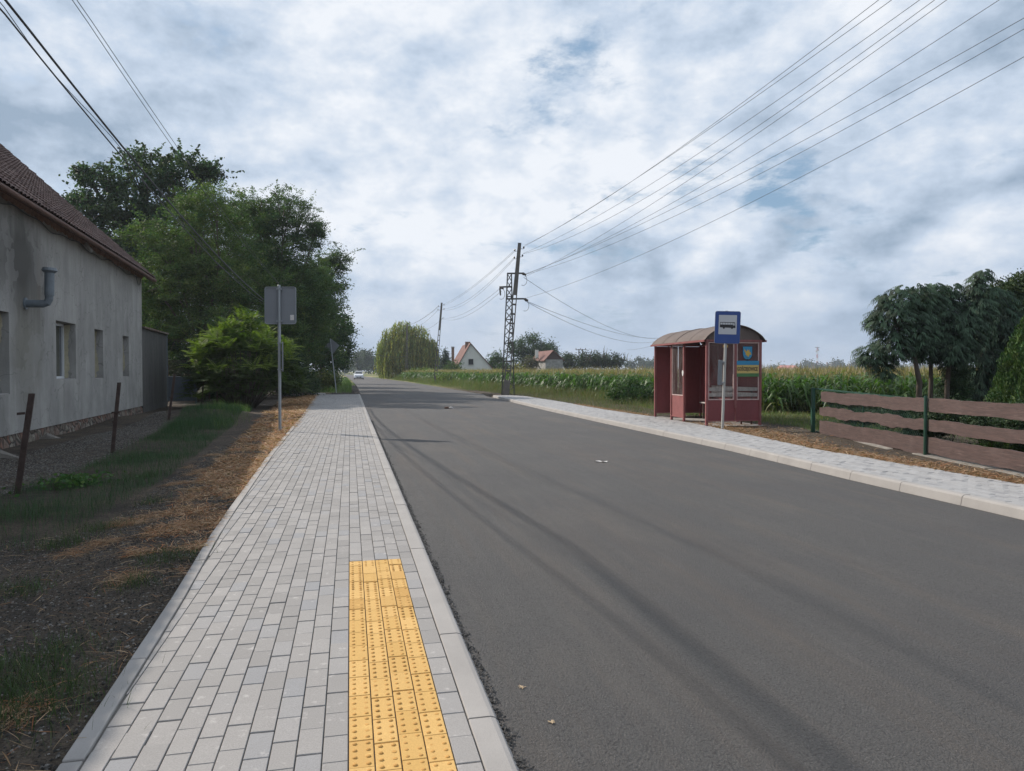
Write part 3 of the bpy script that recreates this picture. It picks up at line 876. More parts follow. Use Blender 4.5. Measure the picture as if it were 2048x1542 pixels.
# grey sheet gate and mesh fence behind
gate = thing('sheet_metal_gate', 'blue-grey sheet metal gate between the shed and the sumac bush', 'gate', P(365, 800, 33)[:2] + (0,))
M_GATE = simple('grey_sheet_metal', (.085, .105, .13), 0.55, metal=0.3, var=0.2, scale=2, bump=0.1)
a = P(334, 757, 32.4); b = P(392, 757, 33.0); 
mb = MB(); mb.bar((a[0], a[1], 0.65), (b[0], b[1], 0.65), 0.03, 1.05); mb.build('sheet', M_GATE, gate)
mb = MB(); mb.tube([(a[0], a[1], 0), (a[0], a[1], 1.3)], 0.03, 6); mb.tube([(b[0], b[1], 0), (b[0], b[1], 1.3)], 0.03, 6); mb.tube([(a[0], a[1], 1.2), (b[0], b[1], 1.2)], 0.025, 6); mb.build('gate_frame', M_GATE, gate)
cf = thing('chain_link_fence', 'dark chain-link fence rising behind the grey sheet gate', 'fence', P(350, 800, 35)[:2] + (0,))
mb = MB(); A = Vector(P(334, 742, 34.5)); A.z = 0; B = Vector(P(420, 742, 36)); B.z = 0
for i in range(40):
    f0 = i / 40; f1 = f0 + 1 / 16
    p0 = A.lerp(B, f0); p1 = A.lerp(B, min(1, f1)); 
    mb.tube([p0 + Vector((0, 0, .1)), p1 + Vector((0, 0, 2.0))], 0.006, 3, caps=False); mb.tube([p0 + Vector((0, 0, 2.0)), p1 + Vector((0, 0, .1))], 0.006, 3, caps=False)
mb.build('wire_mesh', M_RUST, cf)
for f in (0.02, 0.5, 0.98):
    p = A.lerp(B, f); mb = MB(); mb.tube([p, p + Vector((0, 0, 2.1))], 0.03, 6); mb.build('post', M_RUST, cf)

# ------------------------------------------------------------------ rusty posts in the verge
posts = [((30, 987), (63, 787), 'nearest rusty angle-iron post, leaning right, in front of the farmhouse wall', 0.04),
         ((222.6, 905), (238, 765), 'second rusty angle-iron post, standing in the green grass strip', 0.036),
         ((336, 848), (349, 748), 'third rusty post, leaning, in front of the end of the dark shed', 0.036),
         ((401.6, 818), (408, 750), 'thin post half hidden in leaves left of the sumac bush', 0.025),
         ((434, 811), (434.5, 739), 'dark upright post in front of the sumac bush, farthest of the rusty posts', 0.03)]
for i, (b, t, lab, w) in enumerate(posts):
    x, y, z = G(b[0], b[1], -0.10); z = float(ground_h(x, y)); tp_ = Vector(P(t[0], t[1], y + 0.1)); bt = Vector((x, y, z - 0.15))
    p = thing('rusty_post', lab, 'post', (x, y, z), 'old fence posts along the left verge')
    mb = MB(); d = (tp_ - bt)
    r = Vector((1, 0, 0)); q = Vector((0, 1, 0)); th = 0.007
    mb.boxax(bt + d / 2 + q * th, d / 2, r * w, q * th); mb.boxax(bt + d / 2 - r * (w - th) + q * w, d / 2, q * (w - th * 1.2), r * th)
    mb.build('shaft', M_RUST, p)
    if i < 3:
        f = [0.78, 0.46, 0.5][i]; c = bt + d * f
        mb = MB(); mb.boxax(c + Vector((-0.075 if i == 0 else 0.01, -0.02, 0.06)), (0.05, 0, 0.004), (0, 0.008, 0), (0, 0, 0.016))
        mb.build('bracket', M_RUST, p); mb = MB()
        if i == 1: mb.boxax(bt + d * 0.62 + Vector((0.0, -0.02, 0.0)), (0.075, 0, 0.004), (0, 0.008, 0), (0, 0, 0.014)); mb.build('bracket', M_RUST, p)

# ================================================================== STREET OBJECTS
M_GALV = simple('galvanised_steel', (.30, .325, .345), 0.5, metal=0.55, var=0.12, scale=6, fine=80, bump=0.05)
M_SIGNB = simple('grey_sign_back', (.20, .215, .235), 0.6, metal=0.1, var=0.06, scale=2, bump=0)
M_STICK = simple('white_sticker', (.62, .60, .58), 0.6, var=0.08, scale=60, bump=0)
def rrect(w, h, r, n=6):
    pts = []
    for cx, cy, a0 in ((w / 2 - r, h / 2 - r, 0), (-w / 2 + r, h / 2 - r, 90), (-w / 2 + r, -h / 2 + r, 180), (w / 2 - r, -h / 2 + r, 270)):
        for i in range(n + 1):
            a = math.radians(a0 + 90 * i / n); pts.append((cx + r * math.cos(a), cy + r * math.sin(a)))
    return pts
# back of a road sign on the left
bx, by, _ = G(560, 862); bz = float(ground_h(bx, by))
sg = thing('road_sign', 'grey back of a rectangular road sign on a galvanised pole beside the left pavement', 'road sign', (bx, by, bz))
def dz_at(py, y): return P(560, py, y)[2]
mb = MB(); mb.tube([(bx, by, bz - 0.2), (bx + 0.0, by, dz_at(571, by))], 0.036, 14)
mb.tube([(bx, by, dz_at(571, by)), (bx, by, dz_at(570, by))], [0.038, 0.03], 14)
mb.build('pole', M_GALV, sg, smooth=False)
zt, zb = dz_at(573, by), dz_at(648, by); xl, xr = P(528, 600, by)[0], P(591, 600, by)[0]
cx_, cz_ = (xl + xr) / 2, (zt + zb) / 2; W_, H_ = xr - xl, zt - zb
pl = rrect(W_, H_, 0.06)
mb = MB(); mb.prism([(cx_ + a, by + 0.055, cz_ + b) for a, b in pl], (0, 0.004, 0)); mb.build('panel', M_SIGNB, sg)
pi_ = rrect(W_ - 0.03, H_ - 0.03, 0.05)
mb = MB()
for i in range(len(pl)):
    j = (i + 1) % len(pl)
    A, B, C2, D2 = pl[i], pl[j], pi_[j], pi_[i]
    for ya, yb in ((0.035, 0.035), (0.064, 0.064)):
        mb.quad((cx_ + A[0], by + ya, cz_ + A[1]), (cx_ + B[0], by + ya, cz_ + B[1]), (cx_ + C2[0], by + ya, cz_ + C2[1]), (cx_ + D2[0], by + ya, cz_ + D2[1]))
    for q in (pl, pi_):
        mb.quad((cx_ + q[i][0], by + .035, cz_ + q[i][1]), (cx_ + q[j][0], by + .035, cz_ + q[j][1]), (cx_ + q[j][0], by + .064, cz_ + q[j][1]), (cx_ + q[i][0], by + .064, cz_ + q[i][1]))
mb.build('rim', M_GALV, sg)
for zc_ in (zt - 0.06, zb + 0.07):
    mb = MB(); mb.box(bx - 0.06, bx + 0.06, by - 0.044, by + 0.05, zc_ - 0.022, zc_ + 0.022); mb.build('clamp', M_GALV, sg)
x0, x1 = P(579, 600, by)[0], P(586.5, 600, by)[0]; z0_, z1_ = dz_at(640, by), dz_at(629.5, by)
mb = MB(); mb.box(x0, x1, by + 0.048, by + 0.0535, z0_, z1_); mb.build('sticker', M_STICK, sg)
# timetable plate turned edge-on
z0_, z1_ = dz_at(743, by), dz_at(684, by)
pp = rrect(0.30, z1_ - z0_, 0.03, 4); dirp = Vector((-0.27, 0.96, 0)).normalized()
mb = MB(); mb.prism([tuple(Vector((bx + 0.058, by + 0.02, (z0_ + z1_) / 2)) + dirp * a + Vector((0, 0, b))) for a, b in pp], (0.022, 0, 0)); tp_ = mb.build('side_plate', M_SIGNB, sg)
for zz in (z1_ - 0.03, z0_ + 0.05): mb = MB(); mb.box(bx - 0.04, bx + 0.062, by - 0.042, by - 0.03, zz - 0.015, zz + 0.015); mb.build('plate_clamp', M_GALV, sg)

# leaning diamond sign farther on
bx, by, _ = G(673.3, 786); bz = 0.0
dg = thing('diamond_sign', 'grey back of a diamond-shaped sign on a leaning pole past the left pavement', 'road sign', (bx, by, bz))
tp_ = Vector(P(660.4, 677.5, by)); bt = Vector((bx, by, -0.1))
mb = MB(); mb.tube([bt, tp_], 0.035, 8); mb.build('pole', M_GALV, dg)
c = Vector(P(664.3, 692.5, by + 0.06)); u = (tp_ - bt).normalized(); r = Vector((1, 0, -u.x)).normalized(); h = 0.50
mb = MB(); mb.prism([tuple(c + u * h), tuple(c + r * h), tuple(c - u * h), tuple(c - r * h)], (0, 0.006, 0)); mb.build('panel', M_SIGNB, dg)

# culvert slab past the verge
a = G(585, 791); b = G(646, 789)
mb = MB(); mb.bar((a[0], a[1], 0.02), (b[0], b[1], 0.03), 0.5, 0.14)
o = mb.build('concrete_slab', M_KERB, None, origin=(b[0], b[1], 0)); tag(o, 'long pale concrete slab lying on the soil beyond the dry grass, left of the pavement end', 'slab')

# ------------------------------------------------------------------ bus stop sign
M_BLUE = simple('blue_sign_paint', (.018, .058, .235), 0.4, var=0.05, bump=0)
M_WHITE = simple('white_sign_field', (.50, .51, .53), 0.5, var=0.03, bump=0)
M_BLACK = simple('black_paint', (.012, .012, .014), 0.5, var=0.1, bump=0)
M_POLEW = simple('pale_pole_paint', (.40, .395, .375), 0.6, var=0.12, scale=5, bump=0.05)
bx, by, _ = G(1444.5, 857, RP); 
bs = thing('bus_stop_sign', 'blue bus stop sign with a black bus picture on a pale pole', 'bus stop sign', (bx, by, RP))
top = Vector(P(1453.5, 621.5, by)); bt = Vector((bx, by, RP - 0.1))
mb = MB(); mb.tube([bt, top], 0.035, 12); mb.build('pole', M_POLEW, bs)
ax = (top - bt).normalized()
n_s = Vector((-0.17, -0.985, 0)).normalized()          # the sign looks down the road at us
r_s = Vector((0.985, -0.17, 0)); r_s = (r_s - ax * r_s.dot(ax)).normalized(); n_s = ax.cross(r_s) * -1
if n_s.y > 0: n_s = -n_s
cb = Vector(P(1454.5, 655, by)) + n_s * 0.065
SW, SH = 0.60, 0.79
def sg_pt(a, b, d=0.0): return tuple(cb + r_s * a + ax * b + n_s * d)
mb = MB(); mb.prism([sg_pt(a, b) for a, b in rrect(SW, SH, 0.045)], tuple(n_s * -0.012)); mb.build('panel', M_BLUE, bs)
mb = MB(); mb.prism([sg_pt(a, b, -0.013) for a, b in rrect(SW + 0.012, SH + 0.012, 0.05)], tuple(n_s * -0.02)); mb.build('rim', M_GALV, bs)
mb = MB(); mb.prism([sg_pt(a, b + 0.065, 0.003) for a, b in rrect(0.43, 0.475, 0.008)], tuple(n_s * -0.0025)); fld = mb.build('white_field', M_WHITE, bs)
# bus pictogram
def poly2(pts, d): return [sg_pt(a, b + 0.055, d) for a, b in pts]
mb = MB(); body = [(-.185, -.055), (-.185, .065), (-.178, .073), (.155, .073), (.172, .066), (.186, -.02), (.188, -.055), (.188, -.068), (.13, -.068), (-.17, -.058)]
mb.prism(poly2(body, 0.006), tuple(n_s * -0.0025))
for cx in (-.09, .105): mb.prism(poly2([(cx + .025 * math.cos(t), -.068 + .025 * math.sin(t)) for t in np.linspace(0, 2 * math.pi, 12, endpoint=False)], 0.0064), tuple(n_s * -0.0025))
pic = mb.build('bus_pictogram', M_BLACK, bs)
mb = MB()
for a, b in ((-.175, -.125), (-.117, -.062), (-.054, .000), (.008, .06), (.068, .12)): mb.prism(poly2([(a, .012), (b, .012), (b, .058), (a, .058)], 0.009), tuple(n_s * -0.002))
mb.prism(poly2([(.13, -.005), (.168, -.005), (.158, .056), (.13, .056)], 0.009), tuple(n_s * -0.002))
mb.build('pictogram_windows', M_WHITE, bs)
# timetable board nearly edge-on
z0_, z1_ = P(1445, 770, by)[2], P(1445, 720, by)[2]
d2 = Vector((-0.56, -0.828, 0)); c0 = Vector((P(1445.5, 745, by)[0] - 0.015, by - 0.0, (z0_ + z1_) / 2)) + Vector((-0.02, -0.05, 0))
mb = MB(); mb.prism([tuple(c0 + d2 * (a + 0.10) + Vector((0.03 * b, 0, b))) for a, b in rrect(0.27, z1_ - z0_, 0.03, 4)], (-0.025, 0.008, 0)); mb.build('timetable_board', M_SIGNB, bs)
for zz in (z0_ + 0.06, z1_ - 0.05): mb = MB(); mb.box(c0.x - 0.02, c0.x + 0.08, by - 0.05, by + 0.045, zz - 0.014, zz + 0.014); mb.build('clamp', M_GALV, bs)

# ------------------------------------------------------------------ bus shelter
M_RED = simple('faded_red_paint', (.205, .050, .055), 0.6, var=0.22, scale=1.6, fine=30, bump=0.1, zs=0.3)
M_PINK = simple('sunbleached_red_frame', (.235, .080, .078), 0.55, var=0.25, scale=5, fine=40, bump=0.1)
M_SROOF = simple('weathered_shelter_roof', (.125, .098, .088), 0.85, var=0.28, scale=2.2, fine=20, bump=0.3)
M_PLANK = simple('grey_worn_plank', (.40, .37, .36), 0.8, var=0.35, scale=9, fine=60, bump=0.3)
m = NT('dusty_glazing')
tr = m.n('ShaderNodeBsdfTransparent'); tr.inputs[0].default_value = (.95, .95, .94, 1)
m.col((.34, .31, .30)); m.rough(0.2)
mx = m.n('ShaderNodeMixShader'); nz = m.noise(m.pos(scale=(1, 1, .25)), 7, 6, 0.7)
m.l(m.rg(nz, 0.40, 0.78, 0.03, 0.22), mx.inputs[0]); m.l(tr.outputs[0], mx.inputs[1]); m.l(m.b.outputs[0], mx.inputs[2]); m.l(mx.outputs[0], m.out.inputs['Surface'])
M_GLZ = m.m
F0 = G(1413, 851, RP)[:2]; FR = (-0.161, 0.987); DP = (0.987, 0.161)
LS, DS = 3.78, 1.50
def S(a, b, z): return (F0[0] + FR[0] * a + DP[0] * b, F0[1] + FR[1] * a + DP[1] * b, RP + z)
sh_ = thing('bus_shelter', 'dark red metal bus shelter with an arched roof and a village name board', 'bus shelter', S(1.9, 0.75, 0))
SX, SY = Vector(FR + (0,)), Vector(DP + (0,))
def sbox(mb, a0, a1, b0, b1, z0, z1):
    mb.boxax(S((a0 + a1) / 2, (b0 + b1) / 2, (z0 + z1) / 2), SX * ((a1 - a0) / 2), SY * ((b1 - b0) / 2), (0, 0, (z1 - z0) / 2))
EZS = 2.20
for (a, b) in ((0, 0), (1.5, 0), (2.42, 0), (LS, 0), (0, DS), (1.27, DS), (2.53, DS), (LS, DS), (0, DS * .53)):
    mb = MB(); sbox(mb, a - .03, a + .03, b - .03, b + .03, 0.46 if (a == 0 and b == DS * .53) else -0.03, EZS); mb.build('post', M_PINK, sh_)
for z0, z1, w in ((EZS, EZS + .055, .035), (0.10, 0.13, .02)):
    for a0, a1, b0, b1 in ((-.04, LS + .04, -w, w), (-.04, LS + .04, DS - w, DS + w)):
        mb = MB()
        if z0 < .2 and b0 < 0: sbox(mb, 1.53, 2.39, b0, b1, z0, z1)
        else: sbox(mb, a0, a1, b0, b1, z0, z1)
        mb.build('rail', M_PINK, sh_)
    for a in (0, LS): mb = MB(); sbox(mb, a - w, a + w, .04, DS - .04, z0 + .002, z1 - .002); mb.build('rail', M_PINK, sh_)
def panel(nm, a0, a1, b0, b1, z0, z1, mat, par=None, frame=True):
    mb = MB(); sbox(mb, a0, a1, b0, b1, z0, z1); o = mb.build(nm, mat, par or sh_)
    return o
for a0, a1 in ((.03, 1.24), (1.30, 2.50), (2.56, LS - .03)):
    panel('back_panel', a0, a1, DS - .004, DS + .004, .13, 2.195, M_RED)
for b0, b1 in ((.03, DS / 2 - .01), (DS / 2 + .01, DS - .03)):
    panel('end_panel', LS - .004, LS + .004, b0, b1, .13, 2.195, M_RED)
mb = MB(); sbox(mb, .03, LS - .03, DS - .03, DS - .008, .60, .64); mb.build('inner_rail', M_RED, sh_)
panel('lower_panel', -.004, .004, .03, DS * .53 - .008, .13, .66, M_RED); panel('lower_panel', -.004, .004, DS * .53 + .008, DS - .03, .13, .66, M_RED)
panel('lower_panel', 1.53, 2.39, -.004, .004, .13, .72, M_PINK)
M_GFR = simple('chipped_pink_window_frame', (.50, .36, .34), 0.6, var=0.3, scale=10, fine=50, bump=0.1)
def glazed(axis_, a0, a1, z0, z1, at_):
    mb = MB(); w = .028
    def bb(u0, u1, v0, v1, t):
        if axis_ == 'b': sbox(mb, at_ - t, at_ + t, u0, u1, v0, v1)
        else: sbox(mb, u0, u1, at_ - t, at_ + t, v0, v1)
    bb(a0, a1, z0, z0 + w, .014); bb(a0, a1, z1 - w, z1, .014); bb(a0, a0 + w, z0 + w, z1 - w, .014); bb(a1 - w, a1, z0 + w, z1 - w, .014)
    fo = mb.build('window_frame', M_GFR, sh_)
    mb = MB(); bb(a0 + w * .5, a1 - w * .5, z0 + w * .5, z1 - w * .5, .002); mb.build('pane', M_GLZ, fo)
glazed('b', .035, DS * .53 - .032, .665, 2.19, 0); glazed('b', DS * .53 + .032, DS - .035, .665, 2.19, 0)
glazed('a', 1.535, 2.385, .725, 2.19, 0)
# arched roof
def arch(b):
    u = (b - (-.10)) / (DS + .20); u = min(1, max(0, u)); return EZS + .035 + 0.40 * math.sin(math.pi * min(1, max(0, u))) ** 0.72
bsamp = [-.10 + (DS + .20) * i / 22 for i in range(23)]
mb = MB(); na = 5; asamp = [-.09 + (LS + .18) * i / (na - 1) for i in range(na)]
for side in (0, .018):
    for a in asamp:
        for b in bsamp: mb.v.append(S(a, b, arch(b) + side + (.004 * math.sin(a * 9) if side else 0)))
nb = len(bsamp); off = na * nb
for i in range(na - 1):
    for j in range(nb - 1):
        q = (i * nb + j, (i + 1) * nb + j, (i + 1) * nb + j + 1, i * nb + j + 1); mb.f.append(q); mb.f.append(tuple(off + x for x in q))
for j in range(nb - 1):
    for i in (0, na - 1): mb.f.append((i * nb + j, i * nb + j + 1, off + i * nb + j + 1, off + i * nb + j))
for i in range(na - 1):
    for j in (0, nb - 1): mb.f.append((i * nb + j, (i + 1) * nb + j, off + (i + 1) * nb + j, off + i * nb + j))
rf_ = mb.build('roof', M_SROOF, sh_)
mb = MB()
for a in (.9, 1.9, 2.9): mb.tube([S(a, b, arch(b) + .022) for b in bsamp], .010, 4)
mb.build('roof_seam', M_SROOF, rf_)
mb = MB()
for b, z in ((-.115, EZS + .02), (DS + .115, EZS + .02)): mb.bar(S(-.10, b, z), S(LS + .10, b, z), .03, .05)
mb.build('eave_trim', M_PINK, sh_)
for a in (-.0, LS):
    mb = MB(); pts = [S(a, b, arch(b) - .004) for b in bsamp if 0 <= b <= DS]; pts = [S(a, 0, EZS + .055)] + pts + [S(a, DS, EZS + .055)]
    mb.prism(pts, tuple(SX * .008)); mb.build('gable_panel', M_SROOF, sh_)
# bench along the back wall
bn = MB(); sbox(bn, .15, 2.9, DS - .42, DS - .14, .46, .495); bo = bn.build('bench_seat', M_PLANK, sh_)
for a in (.3, 1.5, 2.7):
    mb = MB(); sbox(mb, a - .02, a + .02, DS - .40, DS - .36, -.02, .46); sbox(mb, a - .02, a + .02, DS - .10, DS - .07, -.02, 1.0); sbox(mb, a - .018, a + .018, DS - .40, DS - .08, .42, .455); mb.build('bench_leg', M_RUST, bo)
for z in (.80, .95):
    mb = MB(); sbox(mb, .08, 2.7, DS - .125, DS - .10, z - .045, z + .045); mb.build('backrest_plank', M_PLANK, sh_)
# inner board on the window planks seen behind the side glazing
for z in (.80, .95):
    mb = MB(); sbox(mb, .02, .045, .035, DS - .035, z - .045, z + .045); mb.build('guard_plank', M_PLANK, sh_)
# white sticker on the front post
mb = MB(); c = Vector(S(1.5, -.034, 1.37)); ring = [tuple(c + SX * (.055 * math.cos(t) * (1 + .15 * math.sin(3 * t)) + .02) + Vector((0, 0, .085 * math.sin(t)))) for t in np.linspace(0, 6.28, 14, endpoint=False)]
mb.prism(ring, tuple(SY * -.003)); mb.build('sticker', M_STICK, sh_)
mb = MB(); c = Vector(S(-.034, .50, 2.08)); mb.boxax(c, SY * .07, SX * .002, (0, 0, .03)); mb.build('paper_label', simple('ochre_label', (.50, .30, .08), .7, bump=0), sh_)
# village board and coat of arms on the right-hand pane
M_CY = simple('bright_blue_stripe', (.03, .24, .44), 0.5, var=0.06, bump=0)
M_SY = simple('ochre_yellow_stripe', (.56, .41, .14), 0.5, var=0.08, bump=0)
M_SG = simple('dull_green_stripe', (.07, .18, .07), 0.5, var=0.1, bump=0)
B0, B1 = DS * .53 + .005, DS - .05
nb_o = MB(); sbox(nb_o, -.026, -.022, B0, B1, 1.28, 1.70); nb = nb_o.build('name_board', M_SY, sh_)
mb = MB(); sbox(mb, -.029, -.0262, B0, B1, 1.59, 1.70); mb.build('blue_stripe', M_CY, nb)
mb = MB(); sbox(mb, -.029, -.0262, B0, B1, 1.28, 1.37); mb.build('green_stripe', M_SG, nb)
cu = bpy.data.curves.new('lettering', 'FONT'); cu.body = 'GOŚCIEJOWICE'; cu.align_x = 'CENTER'; cu.align_y = 'CENTER'; cu.size = 0.115; cu.extrude = 0.001; cu.offset = 0.0030
cu.materials.append(M_BLACK)
_t = bpy.data.objects.new('tmp_text', cu); link(_t); bpy.context.view_layer.update()
_dg = bpy.context.evaluated_depsgraph_get(); _me = bpy.data.meshes.new_from_object(_t.evaluated_get(_dg)); bpy.data.objects.remove(_t)
_me.materials.clear(); _me.materials.append(M_BLACK)
to = bpy.data.objects.new('lettering', _me); link(to); to.parent = nb
c = Vector(S(-.0285, (B0 + B1) / 2, 1.48)) - origin_of(sh_)
from mathutils import Matrix
R = Matrix((SY, Vector((0, 0, 1)), -SX)).transposed()
to.matrix_local = Matrix.Translation(c) @ R.to_4x4() @ Matrix.Diagonal((0.575 / to.dimensions.x, 1.15, 1, 1))
def shield(cb_, cz, w, h, d, n=10):
    pts = [(-w, h), (w, h), (w, -h * .1)]
    for i in range(1, n): t = i / n * math.pi; pts.append((w * math.cos(t), -h * .1 - h * .9 * math.sin(t)))
    pts.append((-w, -h * .1))
    return [S(d, cb_ + a, cz + b) for a, b in pts]
cbm = (B0 + B1) / 2 + .0
mb = MB(); mb.prism(shield(cbm, 1.90, .142, .185, -.026), tuple(SX * .003)); shd = mb.build('coat_of_arms', M_BLACK, sh_)
mb = MB(); mb.prism(shield(cbm, 1.903, .128, .170, -.029), tuple(SX * .0025)); mb.build('blue_field', M_CY, shd)
M_GD = simple('gold_charge', (.55, .36, .06), 0.5, var=0.25, scale=30, bump=0)
mb = MB()
ch = [(-.02, -.07), (.03, -.10), (.06, -.03), (.11, -.05), (.09, .02), (.05, .04), (.055, .10), (.02, .07), (0, .11), (-.015, .05), (-.05, .06), (-.09, .12), (-.095, .06), (-.05, .0), (-.06, -.03)]
mb.prism([S(-.032, cbm + a, 1.90 + b) for a, b in ch], tuple(SX * .0025)); mb.build('gold_emblem', M_GD, shd)
mb = MB(); mb.prism([S(-.0322, cbm + a, 1.90 + b) for a, b in [(-.06, -.10), (0, -.14), (.06, -.10), (.02, -.115), (-.02, -.115)]], tuple(SX * .0025)); mb.build('green_base', M_SG, shd)
mb = MB(); sbox(mb, -.030, -.02, cbm - .03, cbm + .03, 1.70, 1.745); mb.build('shield_bracket', M_BLACK, shd)
# concrete footing slab under the shelter
mb = MB(); mb.prism([S(-.12, .02, -.008), S(-.12, DS + .12, -.008), S(LS + .1, DS + .12, -.008), S(LS + .1, .02, -.008)], (0, 0, -.1)); o = mb.build('shelter_slab', M_KERB); tag(o, 'flat concrete slab the bus shelter stands on', kind='structure')

# ------------------------------------------------------------------ garden fence
m = NT('brown_stained_plank'); v = m.pos(scale=(1, .12, 1)); v2 = m.pos(scale=(1, .35, 1))
gr = m.noise(v, 28, 6, 0.7, 1.2); kn = m.voro(v2, 2.6); bl = m.noise(m.pos(), 3, 5, 0.6)
base = m.mix(m.rg(gr, .35, .68), (.045, .026, .024), (.108, .062, .056)); base = m.mix(m.rg(kn, .05, .17, .8, 0), base, (.06, .03, .025)); base = m.mix(m.rg(bl, .5, .75, 0, .4), base, (.15, .105, .097))
gri = m.n('ShaderNodeNewGeometry'); base = m.mix(m.rg(gri.outputs['Random Per Island'], 0, 1, 0, .35), base, (.085, .062, .055))
gr2 = m.noise(m.pos(scale=(1, .03, 1)), 70, 4, .7); base = m.mix(m.rg(gr2, .50, .70, 0, .55), base, (.035, .02, .018)); gr3 = m.noise(m.pos(scale=(1, .06, 1)), 40, 4, .7); base = m.mix(m.rg(gr3, .58, .74, 0, .5), base, (.21, .15, .135))
m.col(base); m.rough(.75); m.bump(m.math('ADD', gr, gr2), .5, .006); M_BOARD = m.m
M_GREEN = simple('dark_green_paint', (.014, .060, .038), .45, var=.2, bump=.05)
FXX = 7.05
def fence_boards(y0, y1, zsets, seed):
    rs = np.random.default_rng(seed); out = []
    for k, (z0, z1, amp, sh) in enumerate(zsets):
        n = 46; ys_ = np.linspace(y0 + sh[0], y1 + sh[1], n)
        ph = rs.uniform(0, 6.28, 6)
        def wav(f, p): return amp * (math.sin(f * 3.1 + p) * .45 + math.sin(f * 6.7 + p * 2) * .3 + math.sin(f * 17 + p * 3) * .24)
        topz = [z1 + wav(y, ph[0]) for y in ys_]; botz = [z0 + wav(y, ph[1]) * 1.1 for y in ys_]
        mb = MB(); vs = []
        for X in (FXX - .016, FXX + .016):
            for y, a, b in zip(ys_, topz, botz): vs += [(X, y, a), (X, y, b)]
        fs = []; o2 = 2 * n
        for i in range(n - 1):
            fs += [(2 * i, 2 * i + 1, 2 * i + 3, 2 * i + 2), (o2 + 2 * i, o2 + 2 * i + 2, o2 + 2 * i + 3, o2 + 2 * i + 1), (2 * i, 2 * i + 2, o2 + 2 * i + 2, o2 + 2 * i), (2 * i + 1, o2 + 2 * i + 1, o2 + 2 * i + 3, 2 * i + 3)]
        fs += [(0, o2, o2 + 1, 1), (2 * n - 2, 2 * n - 1, o2 + 2 * n - 1, o2 + 2 * n - 2)]
        mb.add(vs, fs); out.append(mb)
    return out
fn = thing('plank_fence', 'low fence of three brown wavy-edged planks on green steel posts, right roadside', 'fence', (FXX, 12.3, 0))
for mbx in fence_boards(12.30, 16.55, [(.77, 1.0, .022, (0, -.05)), (.45, .65, .038, (0, .02)), (.04, .34, .018, (0, .02))], 3): mbx.build('plank', M_BOARD, fn)
for mbx in fence_boards(7.9, 12.22, [(.79, 1.01, .012, (0, 0)), (.455, .65, .015, (0, 0)), (.075, .345, .013, (0, 0))], 8): mbx.build('plank', M_BOARD, fn)
for mbx in fence_boards(3.5, 7.84, [(.79, 1.01, .012, (0, 0)), (.455, .65, .015, (0, 0)), (.075, .345, .013, (0, 0))], 12): mbx.build('plank', M_BOARD, fn)
mb = MB(); mb.box(FXX - .09, FXX - .015, 16.80, 16.88, -.15, 1.08); mb.build('post', M_GREEN, fn)
for y, zt_ in ((12.27, 1.05), (7.87, 1.05)):
    mb = MB(); mb.tube([(FXX - .045, y, -.15), (FXX - .045, y, zt_ - .004), (FXX - .045, y, zt_)], [.026, .026, .018], 12); mb.build('post', M_GREEN, fn)
mb = MB(); mb.bar((FXX + .03, 16.85, 1.055), (FXX + .06, 12.3, .97), .03, .03); mb.bar((FXX + .03, 16.85, .06), (FXX + .06, 12.3, .06), .03, .03); mb.build('mesh_rail', M_GREEN, fn)
mb = MB(); mb.bar((FXX + .03, 14.6, 0.0), (FXX + .03, 14.6, 1.0), .02, .02); mb.build('mesh_bar', M_GREEN, fn)
mb = MB()
for i in range(64):
    y = 16.83 - i * .07
    for s_ in (1, -1):
        ya = y; yb = y - .95
        if yb < 12.3: continue
        mb.bar((FXX + .045, ya if s_ > 0 else yb, .08), (FXX + .047, yb if s_ > 0 else ya, 1.02), .004, .004)
mb.build('wire_mesh', M_GREEN, fn)
# concrete footing blocks
for i, (y0, y1) in enumerate(((10.6, 12.55), (8.5, 10.55), (6.4, 8.45), (4.0, 6.35))):
    mb = MB(); mb.box(FXX - .12, FXX + .12, y0, y1, -.2, .05 - .004 * i)
    o = mb.build('footing', simple('rough_concrete', (.20, .185, .165), .95, var=.4, scale=6, fine=60, bump=.9) if i == 0 else bpy.data.materials['rough_concrete'], fn, bevel=.012)
mb = MB(); mb.prism([(FXX - .30, 13.4, -.02), (FXX - .1, 13.2, .06), (FXX + .1, 15.2, .06), (FXX - .1, 15.6, -.02)], (0, 0, -.15)); mb.build('broken_slab', bpy.data.materials['rough_concrete'], fn)

# ------------------------------------------------------------------ litter on the road
x, y, z = G(897, 818, -.03); z = road_z(x, y)
lt = thing('crushed_litter', 'small dark brown and white crushed litter lying in the left lane far up the road', 'litter', (x, y, z))
mb = MB(); mb.tube([(x - .16, y, z + .03), (x - .05, y + .02, z + .045), (x + .04, y, z + .03)], [.03, .045, .02], 7); mb.build('dark_piece', M_EAVE, lt)
mb = MB(); mb.tube([(x + .02, y, z + .03), (x + .10, y - .02, z + .05), (x + .20, y, z + .015)], [.02, .035, .01], 6); mb.build('pale_piece', M_STICK, lt)
x, y, z = G(1203, 927.5, -.05); z = road_z(x, y) + .004
V_ = [(-.10, .03), (-.03, .035), (.02, .0), (.10, .01), (.085, -.03), (.01, -.045), (-.02, -.01), (-.10, -.0)]
mb = MB(); mb.prism([(x + a, y + b * 1.6, z + .012 * (i % 2) + .002) for i, (a, b) in enumerate(V_)], (0, 0, .003)); o = mb.build('paper_scrap', M_STICK, origin=(x, y, z)); tag(o, 'torn white paper scrap lying in the middle of the road', 'litter')
